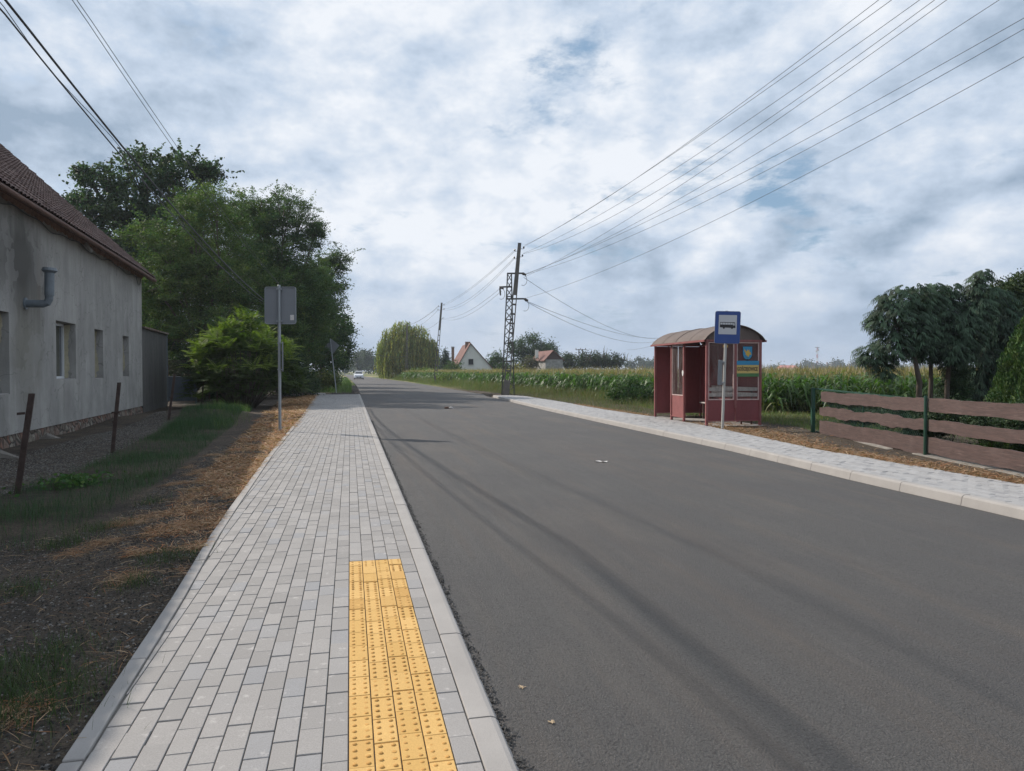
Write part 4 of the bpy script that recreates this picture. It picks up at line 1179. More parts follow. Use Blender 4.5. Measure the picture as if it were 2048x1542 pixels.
for k, (a, b, lab) in enumerate(((1044, 1376, 'nearer of the two splayed dry stalk scraps near the left kerb'), (1103, 1446, 'pale dirt smear of straw on the asphalt, nearest scrap to the camera'))):
    x, y, z = G(a, b, -.02); z = road_z(x, y) + .003
    if k == 0: lab = 'small tan splayed bit of dry straw on the asphalt near the left kerb'
    mb = MB()
    for i in range(11):
        an = random.uniform(0, 6.28); L = random.uniform(.008, .022) * (1 if k == 0 else .8); mb.bar((x, y, z + .002), (x + L * math.cos(an), y + L * math.sin(an) * 1.2, z + .003), .003, .002)
    o = mb.build('straw_scrap', simple('tan_straw', (.42, .32, .21), .9, bump=0), origin=(x, y, z)); tag(o, lab, 'litter', 'bits of straw on the road')

# ================================================================== POLES AND WIRES
M_CONC = simple('weathered_pole_concrete', (.125, .115, .105), .9, var=.35, scale=3, fine=35, bump=.4)
M_STEEL = simple('dark_lattice_steel', (.085, .085, .082), .75, metal=.2, var=.3, scale=5, bump=.1)
M_INS = simple('glazed_insulator', (.10, .085, .075), .25, var=.2, bump=0)
M_WIRE = simple('overhead_wire', (.055, .058, .065), .6, metal=.3, var=.1, bump=0)
def ladder_pole(name, label, base, top, w0, w1, frac, group=None, pins=()):
    """concrete pole: two tapering chords with rungs between them below a solid head"""
    b, t = Vector(base), Vector(top); d = t - b; u = d.normalized()
    r = Vector((1, 0, 0)); r = (r - u * r.dot(u)).normalized(); q = u.cross(r)
    th = thing(name, label, 'power pole', tuple(base), group)
    head = b + d * frac; wh = w0 + (w1 - w0) * frac
    mb = MB()
    def taper(a, c, wa, wc, da, dc):
        vs = []
        for p, w, dd in ((a, wa, da), (c, wc, dc)):
            vs += [p - r * w - q * dd, p + r * w - q * dd, p + r * w + q * dd, p - r * w + q * dd]
        mb.add(vs, [(0, 1, 2, 3), (7, 6, 5, 4), (0, 4, 5, 1), (1, 5, 6, 2), (2, 6, 7, 3), (3, 7, 4, 0)])
    taper(head, t, wh / 2, w1 / 2, .09, .07)
    foot = b + d * .10; wf = w0 + (w1 - w0) * .10
    taper(b - u * .3, foot, w0 / 2, wf / 2, .11, .105)
    for s_ in (-1, 1):
        taper(foot + r * s_ * (wf / 2 - .035), head + r * s_ * (wh / 2 - .03), .035, .03, .10, .09)
    n = max(6, int(d.length * (frac - .1) / .55))
    for i in range(1, n):
        f = .10 + (frac - .10) * i / n; p = b + d * f; w = w0 + (w1 - w0) * f
        mb.boxax(p, r * (w / 2 - .04), q * .07, u * .05)
    mb.build('shaft', M_CONC, th)
    for px, py in pins:
        p = Vector(P(px, py, b.y)); side = 1 if px > (t.x / t.y * 1450 + 1024) else -1
        tt = (p.z - b.z) / d.z; c = b + d * tt; w = (w0 + (w1 - w0) * tt) / 2
        mb = MB(); mb.tube([c + r * side * w * .9, p - Vector((side * .05, 0, .03)), p], .014, 5); mb.tube([p, p + Vector((0, 0, .06)), p + Vector((0, 0, .12))], [.04, .055, .03], 7)
        mb.build('insulator', M_INS, th)
    return th
Y1 = 43.0
b1 = (P(1011.5, 789, Y1)[0], Y1, 0.02); t1 = P(1039.3, 486, Y1)
ladder_pole('concrete_pole', 'tall leaning concrete power pole with a dark head beside the steel lattice strut', b1, t1, .40, .20, .66, 'concrete power poles along the road', [(1029.5, 502), (1047.5, 497), (1028.5, 517), (1045, 513)])
# steel lattice strut beside it
lat = thing('lattice_strut', 'steel lattice strut narrowing upwards, leaning against the tall concrete pole', 'lattice mast', P(1014, 788, Y1 + .5)[:2] + (0,))
def lp_(px, py, dy=.4): return Vector(P(px, py, Y1 + dy))
for side in (0, 1):
    bq = [lp_(1003.5, 789), lp_(1028.5, 789)][side]; tq = [lp_(1015, 548), lp_(1023, 548)][side]; bq.z = -.1
    for dy in (-.28, .28):
        bb_ = bq + Vector((0, dy, 0)); tt_ = tq + Vector((0, dy * .35, 0)); mb = MB(); mb.bar(bb_, tt_, .065, .065); mb.build('chord', M_STEEL, lat)
mb = MB(); N = 15
for dy in (-1, 1):
    def at(side, f):
        bq = [lp_(1003.5, 789), lp_(1028.5, 789)][side]; tq = [lp_(1015, 548), lp_(1023, 548)][side]; bq.z = -.1
        return bq.lerp(tq, f) + Vector((0, dy * (.28 + (.10 - .28) * f), 0))
    for i in range(N):
        f0, f1 = (i / N) ** .9, ((i + 1) / N) ** .9
        mb.bar(at(0, f0), at(1, f1), .032, .032); mb.bar(at(1, f0), at(0, f1), .032, .032); 
        if i % 3 == 0: mb.bar(at(0, f0), at(1, f0), .035, .035)
mb.build('bracing', M_STEEL, lat)
for (x0, x1, py) in ((1014, 1043, 547), (999, 1023, 574), (1012, 1047, 598)):
    a_ = lp_(x0, py, .15); b_ = lp_(x1, py - .5, .15); mb = MB(); mb.bar(a_, b_, .07, .09); cr_ = mb.build('crossarm', M_STEEL, lat)
    e = b_ if x1 > 1030 else a_
    for dy in (-.18, 0, .18):
        s_ = 1 if x1 > 1030 else .9
        mb = MB(); p0 = e + Vector((0, dy, .0)); p1 = p0 + Vector((.10 * s_, -.10, -.04)); p2 = p0 + Vector((.26 * s_, -.22, -.12))
        mb.tube([p0, p1, p2], [.02, .065, .03], 7); mb.build('insulator', M_INS, cr_)
    mb = MB(); L0 = e + Vector((.02, 0, 0)); mb.tube([L0 + Vector((.22 * math.sin(t) + .08, -.1, -.30 + .32 * math.cos(t) - .12)) for t in np.linspace(.2, 3.6, 9)], .012, 4); mb.build('jumper', M_WIRE, cr_)
mb = MB(); p = lp_(1000, 574, .15); mb.tube([p, p + Vector((-.0, 0, -.12)), p + Vector((.03, 0, -.50))], [.04, .06, .05], 6); mb.build('hanging_insulator', M_INS, lat)
Y2 = 86.0
b2 = (P(870, 767, Y2)[0], Y2, 0.0); t2 = P(883.5, 605.5, Y2)
ladder_pole('concrete_pole', 'second concrete pole along the road, leaning, between the weeping willow and the white house', b2, t2, .38, .19, .66, 'concrete power poles along the road', [(877, 613), (888, 610), (876, 620), (888, 619), (886, 637)])
Y3 = 124.0
b3 = (P(813.5, 757, Y3)[0], Y3, 0.0); t3 = P(814, 647, Y3)
ladder_pole('concrete_pole', 'farthest concrete pole, upright in front of the weeping willow', b3, t3, .42, .22, .7, 'concrete power poles along the road', [(810, 652), (818, 651), (810, 658)])

def wire(label, pts, r, group, name='overhead_wire', cat='wire', mat=None):
    mb = MB(); mb.tube(pts, r, 5)
    o = mb.build(name, mat or M_WIRE, origin=tuple(pts[len(pts) // 2]), smooth=True); tag(o, label, cat, group); return o
def span(start, Ys, end, Ye, mid, Yfar, n=44):
    """wire seen through pixel start at depth Ys, mid pixel, and end pixel at depth Ye; straight in plan, parabolic in height, run on to Yfar"""
    A, B = Vector(P(start[0], start[1], Ys)), Vector(P(end[0], end[1], Ye))
    sl_ = (B.x - A.x) / (B.y - A.y); q = (mid[0] - 1024) / 1450.0
    # x = A.x + sl (Y-A.y) ; x/Y ~ q  (pitch is tiny) refine
    Ym = (A.x - sl_ * A.y) / (q - sl_)
    for _ in range(6):
        p = P(mid[0], mid[1], Ym); qq = p[0] / Ym; Ym = (A.x - sl_ * A.y) / (qq - sl_)
    Zm = P(mid[0], mid[1], Ym)[2]
    co = np.polyfit([A.y, Ym, B.y], [A.z, Zm, B.z], 2)
    if co[0] < 0: co = np.polyfit([A.y, B.y], [A.z, B.z], 1)
    out = []
    for i in range(n + 1):
        Y = A.y + (Yfar - A.y) * i / n; out.append((A.x + sl_ * (Y - A.y), Y, float(np.polyval(co, Y))))
    return out
GR = 'wires from the tall leaning pole passing over the right roadside'
ordn = ['topmost', 'second from the top', 'third from the top', 'fourth from the top', 'fifth from the top, crossing others,', 'sixth from the top', 'seventh from the top', 'eighth from the top', 'lowest']
ws = [((1048, 491), (1757, 0), (1307, 333)), ((1048, 493), (1783, 0), (1532, 179)), ((1046, 507), (1839, 0), (1400, 305)), ((1046, 508), (1869, 0), (1500, 263)),
      ((1047, 555), (1893, 0), (1400, 345)), ((1047, 550), (1998, 0), (1500, 315)), ((1047, 549), (2048, 36), (1500, 338)), ((1047, 550), (2048, 58), (1500, 358)), ((1049, 597), (2048, 113.6), (1500, 406))]
for i, (s_, e_, m_) in enumerate(ws):
    pts = span(s_, Y1, e_, 14.7, m_, -9)
    wire('%s of nine overhead wires at the upper right' % ordn[i], pts, .0068, GR)
def sagw(a, b, sag, n=20): 
    a, b = Vector(a), Vector(b); return [tuple(a.lerp(b, i / n) - Vector((0, 0, sag * 4 * (i / n) * (1 - i / n)))) for i in range(n + 1)]
pairs = [((1029.5, 500), (888, 608), .35), ((1029.5, 503), (888, 611), .35), ((1028, 515), (888, 617), .75), ((1028, 518), (888, 620), .85), ((1000, 577), (886, 636), .55), ((1003, 582), (886, 638), .7)]
on2 = ['highest', 'second highest', 'third highest', 'fourth highest', 'second lowest', 'lowest']
for i, (a, b, sg_) in enumerate(pairs):
    wire('%s of six wires between the leaning pole and the willow-side pole' % on2[i], sagw(P(a[0], a[1], Y1 + .1), P(b[0], b[1], Y2), sg_), .009, 'wires between the first two poles')
for i, (a, b, sg_) in enumerate([((877, 612), (818, 650), .3), ((877, 614), (810, 652), .4), ((876, 620), (818, 656), .6), ((886, 637), (816, 668), .6)]):
    wire('%s of four wires between the second pole and the farthest pole' % ['highest', 'second', 'third', 'lowest'][i], sagw(P(a[0], a[1], Y2), P(b[0], b[1], Y3), sg_), .014, 'wires to the farthest pole')
# wires dropping to a pole behind the shelter
Y4 = 108.0
for i, (s_, e_, m_) in enumerate([((1049, 556), (1326, 678), (1200, 646)), ((1050, 601), (1326, 677), (1172, 648)), ((1050, 602), (1312, 680), (1196, 669))]):
    A = Vector(P(*s_, Y1)); B = Vector(P(1337, 674, Y4)); sl_ = (B.x - A.x) / (B.y - A.y); Ym = 55
    for _ in range(8):
        qq = P(m_[0], m_[1], Ym)[0] / Ym; Ym = (A.x - sl_ * A.y) / (qq - sl_)
    Zm = P(m_[0], m_[1], Ym)[2]; co = np.polyfit([A.y, Ym, B.y], [A.z, Zm, B.z], 2)
    pts = [(A.x + sl_ * (Y - A.y), Y, float(np.polyval(co, Y))) for Y in np.linspace(A.y, B.y, 26)]
    wire(['upper', 'middle', 'lower'][i] + ' of three wires sagging from the leaning pole behind the bus shelter', pts, .011 + .002, 'wires dropping behind the shelter')
p4 = thing('wooden_pole', 'dark pole tip rising just above the left end of the shelter roof', 'power pole', P(1337, 745, Y4)[:2] + (0,))
mb = MB(); a_ = P(1337, 745, Y4); mb.tube([(a_[0], Y4, 0), (a_[0], Y4, P(1337, 670, Y4)[2])], [.16, .11], 8); mb.build('shaft', M_BARK, p4)
mb = MB(); z_ = P(1337, 674, Y4)[2]; mb.bar((a_[0] - .7, Y4, z_), (a_[0] + .7, Y4, z_), .1, .1); mb.build('crossarm', M_STEEL, p4)
# H-frame in the distance
YH = 200.0; hf = thing('h_frame_pole', 'small distant H-frame power pole above the dark orchard bushes', 'power pole', P(1161, 742, YH)[:2] + (0,))
for px in (1158, 1165):
    a_ = P(px, 698, YH); mb = MB(); mb.tube([(a_[0], YH, 0), a_], .16, 6); mb.build('leg', M_BARK, hf)
for py in (699.5,):
    a_, b_ = P(1151, py, YH), P(1172, py, YH); mb = MB(); mb.bar(a_, b_, .16, .16); mb.build('crossarm', M_STEEL, hf)
    for px in (1152, 1161.5, 1171):
        q_ = Vector(P(px, py, YH)); mb = MB(); mb.tube([q_, q_ + Vector((0, 0, .5))], .09, 5); mb.build('insulator', M_INS, hf)
wire('faint thin wire crossing the sky low between the H-frame pole and the shelter', sagw(P(1254, 700, 170), P(1330, 683, Y4 + 3), .3), .02, None)

# ---- left overhead wires, above the front of the farmhouse
def through(pix, n=60):
    """smooth curve through (px,py,depth) knots"""
    K_ = np.array([P(a, b, c) for a, b, c in pix]); 
    tt = K_[:, 1]; oo = np.argsort(tt); cy = K_[oo]
    deg = min(3, len(pix) - 1); cx_ = np.polyfit(cy[:, 1], cy[:, 0], 1 if len(pix) < 4 else 1); cz_ = np.polyfit(cy[:, 1], cy[:, 2], min(2, len(pix) - 1))
    # keep x exact at the measured pixels by solving the plan line, then height from the pixel
    return cy, cx_, cz_
def left_wire(label, pix, Ya, Yb, r, n=50, xa=0):
    """pix: three image points; plan line fixed by first and last, depths given; z parabola through all three"""
    A = Vector(P(pix[0][0], pix[0][1], Ya)); B = Vector(P(pix[-1][0], pix[-1][1], Yb)); sl_ = (B.x - A.x) / (B.y - A.y)
    m_ = pix[1]; Ym = (Ya + Yb) / 2
    for _ in range(10):
        qq = P(m_[0], m_[1], Ym)[0] / Ym; Ym = (A.x - sl_ * A.y) / (qq - sl_)
    Zm = P(m_[0], m_[1], Ym)[2]; co = np.polyfit([A.y, Ym, B.y], [A.z, Zm, B.z], 2)
    # beyond the frame the wire goes on straight along its tangent at the frame edge
    sA = 2 * co[0] * A.y + co[1]
    pts = []
    for Y in np.linspace(-8, Yb, n):
        z = float(np.polyval(co, Y)) if Y > A.y else A.z + .35 * sA * (Y - A.y)
        pts.append((A.x + sl_ * (Y - A.y), Y, z))
    return pts
GL = 'overhead cables along the front of the farmhouse'
Y5 = 32.0
pts = left_wire('', [(12, 0), (249, 298), (527, 599)], 11.7, Y5, .022)
wire('thick black twisted overhead cable above the farmhouse, thickest of the cables at the upper left', pts, .022, GL, 'overhead_cable', 'cable', M_CABLE)
pts2 = [(p[0] + .07 * math.sin(i * .9), p[1], p[2] - .05 + .03 * math.cos(i * .9) - 0.012 * i / 3) for i, p in enumerate(pts)]
wire('thin wire looped closely under the thick black cable', pts2, .007, GL, 'overhead_cable', 'cable', M_CABLE)
pts = left_wire('', [(0, 16), (241, 310), (527, 604)], 8.2, Y5, .01)
wire('thin cable nearest the farmhouse roof, left of the thick black cable', pts, .011, GL, 'overhead_cable', 'cable', M_CABLE)
pts = left_wire('', [(146, 0), (354, 306), (557, 567)], 11.5, Y5 + 1, .01)
wire('left one of the close pair of thin cables over the oak top', pts, .006, GL, 'overhead_cable', 'cable', M_CABLE)
pts = left_wire('', [(155, 0), (360, 302), (558, 567)], 11.5, Y5 + 1, .01)
wire('right one of the close pair of thin cables over the oak top', pts, .006, GL, 'overhead_cable', 'cable', M_CABLE)
# cable crossing the road far away
pts = sagw(P(660, 664, 80), P(814, 712, Y3), 1.1); wire('cable crossing the sky low over the white car towards the willow', pts, .022, None, 'overhead_cable', 'cable', M_CABLE)
# small far roadside posts
for i, (px, py, pb, Y, lab) in enumerate(((754, 722, 748, 210, 'thin pale post by the road just left of the willow'), (760.5, 727, 750, 195, 'short thin post right of the pale post, against the willow edge'), (689.5, 731, 762, 112, 'thin marker post standing in the left verge near the white car'), (680, 726, 760, 95, 'thin grey post in the left verge at the edge of the dark trees'))):
    a_ = P(px, pb, Y); mb = MB(); mb.tube([(a_[0], Y, -.1), (a_[0], Y, P(px, py, Y)[2])], .07 if Y > 150 else .045, 6); o = mb.build('roadside_post', M_GALV, origin=(a_[0], Y, 0)); tag(o, lab, 'post', 'small posts far along the road')

# ------------------------------------------------------------------ white car
YC = 132.0
x = P(717.5, 750, YC)[0]; zc0 = road_z(x, YC) 
car = thing('white_car', 'small white hatchback driving towards the camera far down the road', 'car', (x, YC, zc0))
M_CARW = simple('white_car_paint', (.72, .74, .78), .25, var=.02, bump=0, spec=.6); M_TYRE = simple('tyre_rubber', (.02, .02, .02), .9, bump=0)
M_LAMP = simple('headlight_lens', (.6, .62, .65), .1, var=.02, bump=0)
prof_ = [(-1.95, .25, .80), (-1.98, .55, .82), (-1.85, .78, .82), (-1.1, .95, .80), (-.55, 1.40, .62), (.2, 1.50, .60), (1.3, 1.42, .60), (1.85, 1.0, .78), (1.98, .5, .80), (1.9, .25, .78)]
mb = MB(); L_ = []
for (yy, zz, ww) in prof_:
    pass
secs = [(-1.98, .26, .62, .72), (-1.9, .24, .80, .80), (-1.15, .22, .96, .84), (-1.0, .22, 1.0, .845)]
vs = []
st_ = [(-2.0, .28, .60, .70, .60), (-1.93, .22, .80, .80, .70), (-1.5, .2, .90, .84, .74), (-1.05, .2, .98, .85, .76), (1.5, .2, 1.0, .85, .78), (1.9, .22, .98, .82, .72), (2.0, .3, .7, .74, .62)]
for (yy, zl, zh, wl_, wh_) in st_:
    vs += [(x - wl_, YC + yy, zc0 + zl), (x - wl_ - .01, YC + yy, zc0 + (zl + zh) / 2), (x - wh_, YC + yy, zc0 + zh), (x + wh_, YC + yy, zc0 + zh), (x + wl_ + .01, YC + yy, zc0 + (zl + zh) / 2), (x + wl_, YC + yy, zc0 + zl)]
fs = []
for i in range(len(st_) - 1):
    for k in range(6): fs.append((i * 6 + k, i * 6 + (k + 1) % 6, (i + 1) * 6 + (k + 1) % 6, (i + 1) * 6 + k))
fs += [tuple(range(6)), tuple(range((len(st_) - 1) * 6 + 5, (len(st_) - 1) * 6 - 1, -1))]
mb.add(vs, fs); mb.build('body', M_CARW, car, smooth=False)
mb = MB(); cab = [(-1.0, .965, .70), (-.35, 1.44, .56), (.3, 1.50, .56), (1.3, 1.42, .56), (1.8, .98, .68)]
vs = []; 
for yy, zz, ww in cab: vs += [(x - ww, YC + yy, zc0 + zz), (x + ww, YC + yy, zc0 + zz)]
vs2 = [(x - .76, YC - 1.02, zc0 + .95), (x + .76, YC - 1.02, zc0 + .95), (x - .78, YC + 1.85, zc0 + .95), (x + .78, YC + 1.85, zc0 + .95)]
mb.add(vs + vs2, [(0, 1, 3, 2), (2, 3, 5, 4), (4, 5, 7, 6), (6, 7, 9, 8), (10, 0, 2, 4, 6, 8, 12), (11, 13, 9, 7, 5, 3, 1), (10, 11, 1, 0)]); cb_o = mb.build('cabin', M_CARW, car)
mb = MB(); mb.add([(x - .66, YC - 1.0, zc0 + .985), (x + .66, YC - 1.0, zc0 + .985), (x + .53, YC - .40, zc0 + 1.425), (x - .53, YC - .40, zc0 + 1.425)], [(0, 1, 2, 3)]); mb.build('windscreen', M_GLASSD, cb_o)
for s_ in (-1, 1):
    mb = MB(); mb.add([(x + s_ * .70, YC - 1.997, zc0 + .60), (x + s_ * .44, YC - 2.008, zc0 + .62), (x + s_ * .52, YC - 1.985, zc0 + .76), (x + s_ * .74, YC - 1.93, zc0 + .78)], [(0, 1, 2, 3)]); mb.build('headlight', M_LAMP, car)
    mb = MB(); mb.boxax((x + s_ * .95, YC - .75, zc0 + 1.0), (.10, 0, 0), (0, .05, 0), (0, 0, .07)); mb.build('wing_mirror', M_CARW, car, bevel=.02)
    for yy in (-1.25, 1.25):
        mb = MB(); mb.tube([(x + s_ * .68, YC + yy, zc0 + .31), (x + s_ * .86, YC + yy, zc0 + .31)], .31, 16); w_o = mb.build('wheel', M_TYRE, car)
        mb = MB(); mb.tube([(x + s_ * .855, YC + yy, zc0 + .31), (x + s_ * .868, YC + yy, zc0 + .31)], .19, 12); mb.build('rim', M_GALV, w_o)
mb = MB(); mb.prism([(x + a * .50, YC - 2.02, zc0 + .40 + b * .11) for a, b in [(-1, .6), (-.6, 1), (.6, 1), (1, .6), (.75, -1), (-.75, -1)]], (0, .05, 0)); mb.build('grille', M_BLACK, car)
mb = MB(); mb.box(x - .26, x + .26, YC - 2.035, YC - 2.022, zc0 + .36, zc0 + .46); mb.build('number_plate', M_STICK, car)
mb = MB(); mb.box(x - .72, x + .72, YC - 1.95, YC - 1.0, zc0 + .14, zc0 + .24); mb.build('underbody', M_BLACK, car)

car.rotation_euler = (0, 0, RA)

# ================================================================== VEGETATION
def unit(n):
    v = rng.normal(0, 1, (n, 3)); return v / np.linalg.norm(v, axis=1, keepdims=True)
def leaf_quads(C, L, W, up=0.0, hang=0.0, A=None):
    """one rhombic leaf per centre; up flattens the blade towards the horizontal, hang turns its tip down"""
    n = len(C); L = np.broadcast_to(L, (n,))[:, None]; W = np.broadcast_to(W, (n,))[:, None]
    a = unit(n) if A is None else A.copy(); a[:, 2] = a[:, 2] * (1 - up) - hang; a /= np.linalg.norm(a, axis=1, keepdims=True) + 1e-9
    r = unit(n); r[:, 2] *= (1 - up * .7)
    b = np.cross(a, r); b /= np.linalg.norm(b, axis=1, keepdims=True) + 1e-9
    V = np.stack([C - a * L * .5, C + b * W * .5 - a * L * .08, C + a * L * .5, C - b * W * .5 - a * L * .08], 1).reshape(-1, 3)
    return V, np.arange(4 * n).reshape(n, 4)
def shades(n, base, clump_id=None, cv=.25, lv=.2, warm=.12):
    base = np.array(base)[None]; f = 1 + rng.normal(0, lv, n)
    w = rng.normal(0, warm, n)
    if clump_id is not None:
        m_ = int(clump_id.max()) + 1; cf = 1 + rng.normal(0, cv, m_); cw = rng.normal(0, warm, m_); f = f * cf[clump_id]; w = w + cw[clump_id]
    f = np.clip(f, .35, 1.9)[:, None]; c = base * f
    c = c * np.stack([1 + w, 1 + w * .25, 1 - w * .5], 1)
    return np.clip(c, .004, .9)
def pb(px, py, Y, rx, ry=None, dep=1.0):
    ry = ry or rx; c = P(px, py, Y); k = Y / 1450.0; return (c[0], c[1], c[2], rx * k, (rx + ry) / 2 * k * dep, ry * k)
DENS = 11.0
def crown_pts(blobs, dens, nleaf, rc, shell=.55, flat=1.0):
    """leaf centres: clumps placed through each blob, mostly near its skin"""
    Cs = []; ids = []; cid = 0
    for (cx, cy, cz, rx, ry, rz) in blobs:
        nc = max(4, int(DENS * dens * (rx * ry + rx * rz + ry * rz) ** 1.0 / (rc * rc)))
        d = unit(nc); rad = (shell + (1 - shell) * rng.uniform(0, 1, nc) ** .6) * (1 + rng.normal(0, .10, nc))
        cc = np.stack([cx + d[:, 0] * rx * rad, cy + d[:, 1] * ry * rad, cz + d[:, 2] * rz * rad], 1)
        sz = rc * rng.uniform(.55, 1.35, nc)
        k = np.repeat(np.arange(nc), nleaf)
        g_ = rng.normal(0, .48, (nc * nleaf, 3)); g_[:, 2] *= flat
        Cs.append(cc[k] + g_ * sz[k][:, None]); ids.append(k + cid); cid += nc
    return np.concatenate(Cs), np.concatenate(ids)
def lobes(blobs, k=9, f=.42, seed=0):
    rs = np.random.default_rng(seed); out = []
    for (cx, cy, cz, rx, ry, rz) in blobs:
        out.append((cx, cy, cz, rx * .74, ry * .74, rz * .74))
        for i in range(k):
            d = rs.normal(0, 1, 3); d[2] = d[2] * .8 + .25; d /= np.linalg.norm(d); g_ = f * rs.uniform(.6, 1.15); r_ = .80
            out.append((cx + d[0] * rx * r_, cy + d[1] * ry * r_, cz + d[2] * rz * r_, rx * g_, ry * g_, rz * g_ * .8))
    return out
def trunk_mb(base, blobs, r0, split=.35, seed=0, nlimb=None):
    rs = random.Random(seed); mb = MB(); b = Vector(base)
    c = sum((Vector(q[:3]) for q in blobs), Vector()) / len(blobs)
    sp = b.lerp(Vector((c.x * .6 + b.x * .4, c.y * .6 + b.y * .4, c.z)), split); sp.z = b.z + (c.z - b.z) * split
    mb.tube([b - Vector((0, 0, .2)), b.lerp(sp, .5) + Vector((rs.uniform(-.1, .1), 0, 0)), sp], [r0 * 1.15, r0 * .85, r0 * .7], 9)
    for q in blobs:
        e = Vector(q[:3]) + Vector((0, 0, q[5] * .3)); mid = sp.lerp(e, .5) + Vector((rs.uniform(-.15, .15), rs.uniform(-.15, .15), rs.uniform(.0, .25))) * (e - sp).length * .5
        mb.tube([sp, mid, e], [r0 * .42, r0 * .22, r0 * .07], 6)
        for k in range(5):
            dd = Vector((rs.uniform(-1, 1) * q[3], rs.uniform(-1, 1) * q[4], rs.uniform(-.5, 1) * q[5])) * .85
            mb.tube([mid.lerp(e, rs.uniform(.2, 1)), e + dd * .5 - Vector((0, 0, .1)), Vector(q[:3]) + dd], [r0 * .16, r0 * .1, r0 * .03], 4)
    return mb
def tree(name, label, cat, base, blobs, r0, leaf, dens, nleaf, rc, colr, mat=None, group=None, up=.3, hang=.15, flat=.8, seed=0, shell=.5, cv=.25, lv=.22, warm=.12, asp=.5, split=.35, lobe=0, shoots=0):
    th = thing(name, label, cat, base, group)
    trunk_mb(base, blobs, r0, seed=seed, split=split).build('trunk', M_BARK, th, smooth=True, recalc=False)
    C, ids = crown_pts(lobes(blobs, lobe, seed=seed) if lobe else blobs, dens / (1 + .16 * lobe), nleaf, rc, shell, flat)
    if shoots:
        bl_ = np.array(blobs); w_ = bl_[:, 3] * bl_[:, 5]; bi = rng.choice(len(bl_), shoots, p=w_ / w_.sum()); d = unit(shoots); d[:, 2] = np.abs(d[:, 2]) * .9 + .05; d /= np.linalg.norm(d, axis=1, keepdims=True)
        st = bl_[bi, :3] + d * bl_[bi, 3:] * .92; dd = d + unit(shoots) * .35; ln_ = rng.uniform(.5, 1.5, shoots); kk_ = 34
        u_ = rng.uniform(0, 1, (shoots, kk_)); pp = st[:, None] + dd[:, None] * (ln_[:, None] * u_)[..., None]; pp[..., 2] -= (u_ ** 2) * .25 * ln_[:, None]
        pp += rng.normal(0, .10, pp.shape) * (1.15 - u_)[..., None]
        C = np.concatenate([C, pp.reshape(-1, 3)]); ids = np.concatenate([ids, np.repeat(np.arange(shoots), kk_) + ids.max() + 1])
    C[:, 2] = np.maximum(C[:, 2], .03)
    n = len(C); V, Qd = leaf_quads(C, leaf * rng.uniform(.6, 1.3, n), leaf * asp * rng.uniform(.7, 1.2, n), up, hang)
    col = np.repeat(shades(n, colr, ids, cv, lv, warm), 4, axis=0)
    np_mesh('crown', V, Qd, mat or M_LEAF, parent=th, col=col)
    return th
# ---- left trees
oakb = [pb(290, 370, 46, 66, 62), pb(362, 372, 46, 62, 62), pb(210, 372, 46, 42, 40), pb(163, 400, 46, 22, 20), pb(172, 350, 46, 16, 14), pb(250, 440, 46, 88, 70), pb(185, 455, 46, 46, 50), pb(250, 540, 46, 90, 80), pb(415, 350, 46, 20, 26), pb(330, 470, 46, 80, 70), pb(330, 560, 48, 110, 90), pb(280, 650, 46, 90, 80)]
oakb = [tuple(q) for q in oakb]
x0 = P(285, 760, 46)[0]
tree('oak_tree', 'tall dark oak with ragged leaf clusters rising behind the farmhouse roof', 'tree', (x0, 46, 0), oakb, .38, .20, .30, 34, .48, (.052, .080, .046), up=.2, hang=.05, seed=1, asp=.62, cv=.3, lobe=9, shoots=420)
robA = [pb(320, 490, 38, 66, 50), pb(280, 560, 38, 62, 60), pb(390, 500, 38, 66, 56), pb(430, 425, 38, 66, 62), pb(370, 420, 38, 42, 42), pb(350, 600, 38, 90, 70), pb(450, 560, 38, 80, 80), pb(360, 690, 38, 80, 60), pb(460, 660, 38, 90, 70), pb(400, 580, 41, 130, 100), pb(520, 620, 42, 80, 90), pb(380, 680, 42, 120, 70), pb(440, 500, 41, 80, 70)]
tree('locust_tree', 'light green feathery locust tree beside the end of the farmhouse roof', 'tree', (P(400, 760, 38)[0], 38, 0), robA, .22, .115, .36, 52, .36, (.080, .118, .040), up=.45, hang=.2, seed=2, asp=.42, cv=.25, lobe=10, shoots=420, flat=.6, group='locust trees behind the farmhouse')
robB = [pb(568, 425, 47, 52, 50), pb(604, 455, 47, 36, 44), pb(520, 440, 47, 50, 50), pb(560, 510, 47, 84, 70), pb(632, 462, 47, 20, 18), pb(610, 560, 47, 50, 60), pb(520, 600, 47, 90, 90), pb(600, 640, 47, 66, 70), pb(540, 700, 47, 90, 70), pb(480, 560, 50, 110, 110), pb(590, 590, 50, 80, 90), pb(480, 480, 49, 90, 70), pb(505, 430, 48, 50, 46), pb(560, 620, 46, 90, 80)]
tree('locust_tree', 'taller darker locust tree standing behind the grey back of the road sign', 'tree', (P(560, 760, 47)[0], 47, 0), robB, .26, .125, .36, 52, .38, (.062, .098, .038), up=.45, hang=.2, seed=3, asp=.42, cv=.25, lobe=10, shoots=420, flat=.6, group='locust trees behind the farmhouse')
robC = [pb(684, 520, 55, 26, 24), pb(660, 545, 55, 30, 22), pb(668, 572, 55, 24, 18), pb(640, 530, 55, 22, 22), pb(625, 580, 55, 44, 46), pb(640, 620, 55, 40, 44), pb(600, 680, 55, 60, 60), pb(620, 650, 57, 60, 60)]
tree('locust_tree', 'locust tree reaching a single long leafy limb out over the road', 'tree', (P(610, 770, 56)[0], 56, 0), robC, .22, .17, .34, 44, .46, (.052, .085, .038), up=.45, hang=.25, seed=4, asp=.42, cv=.25, lobe=7, shoots=200, flat=.6, group='locust trees behind the farmhouse')
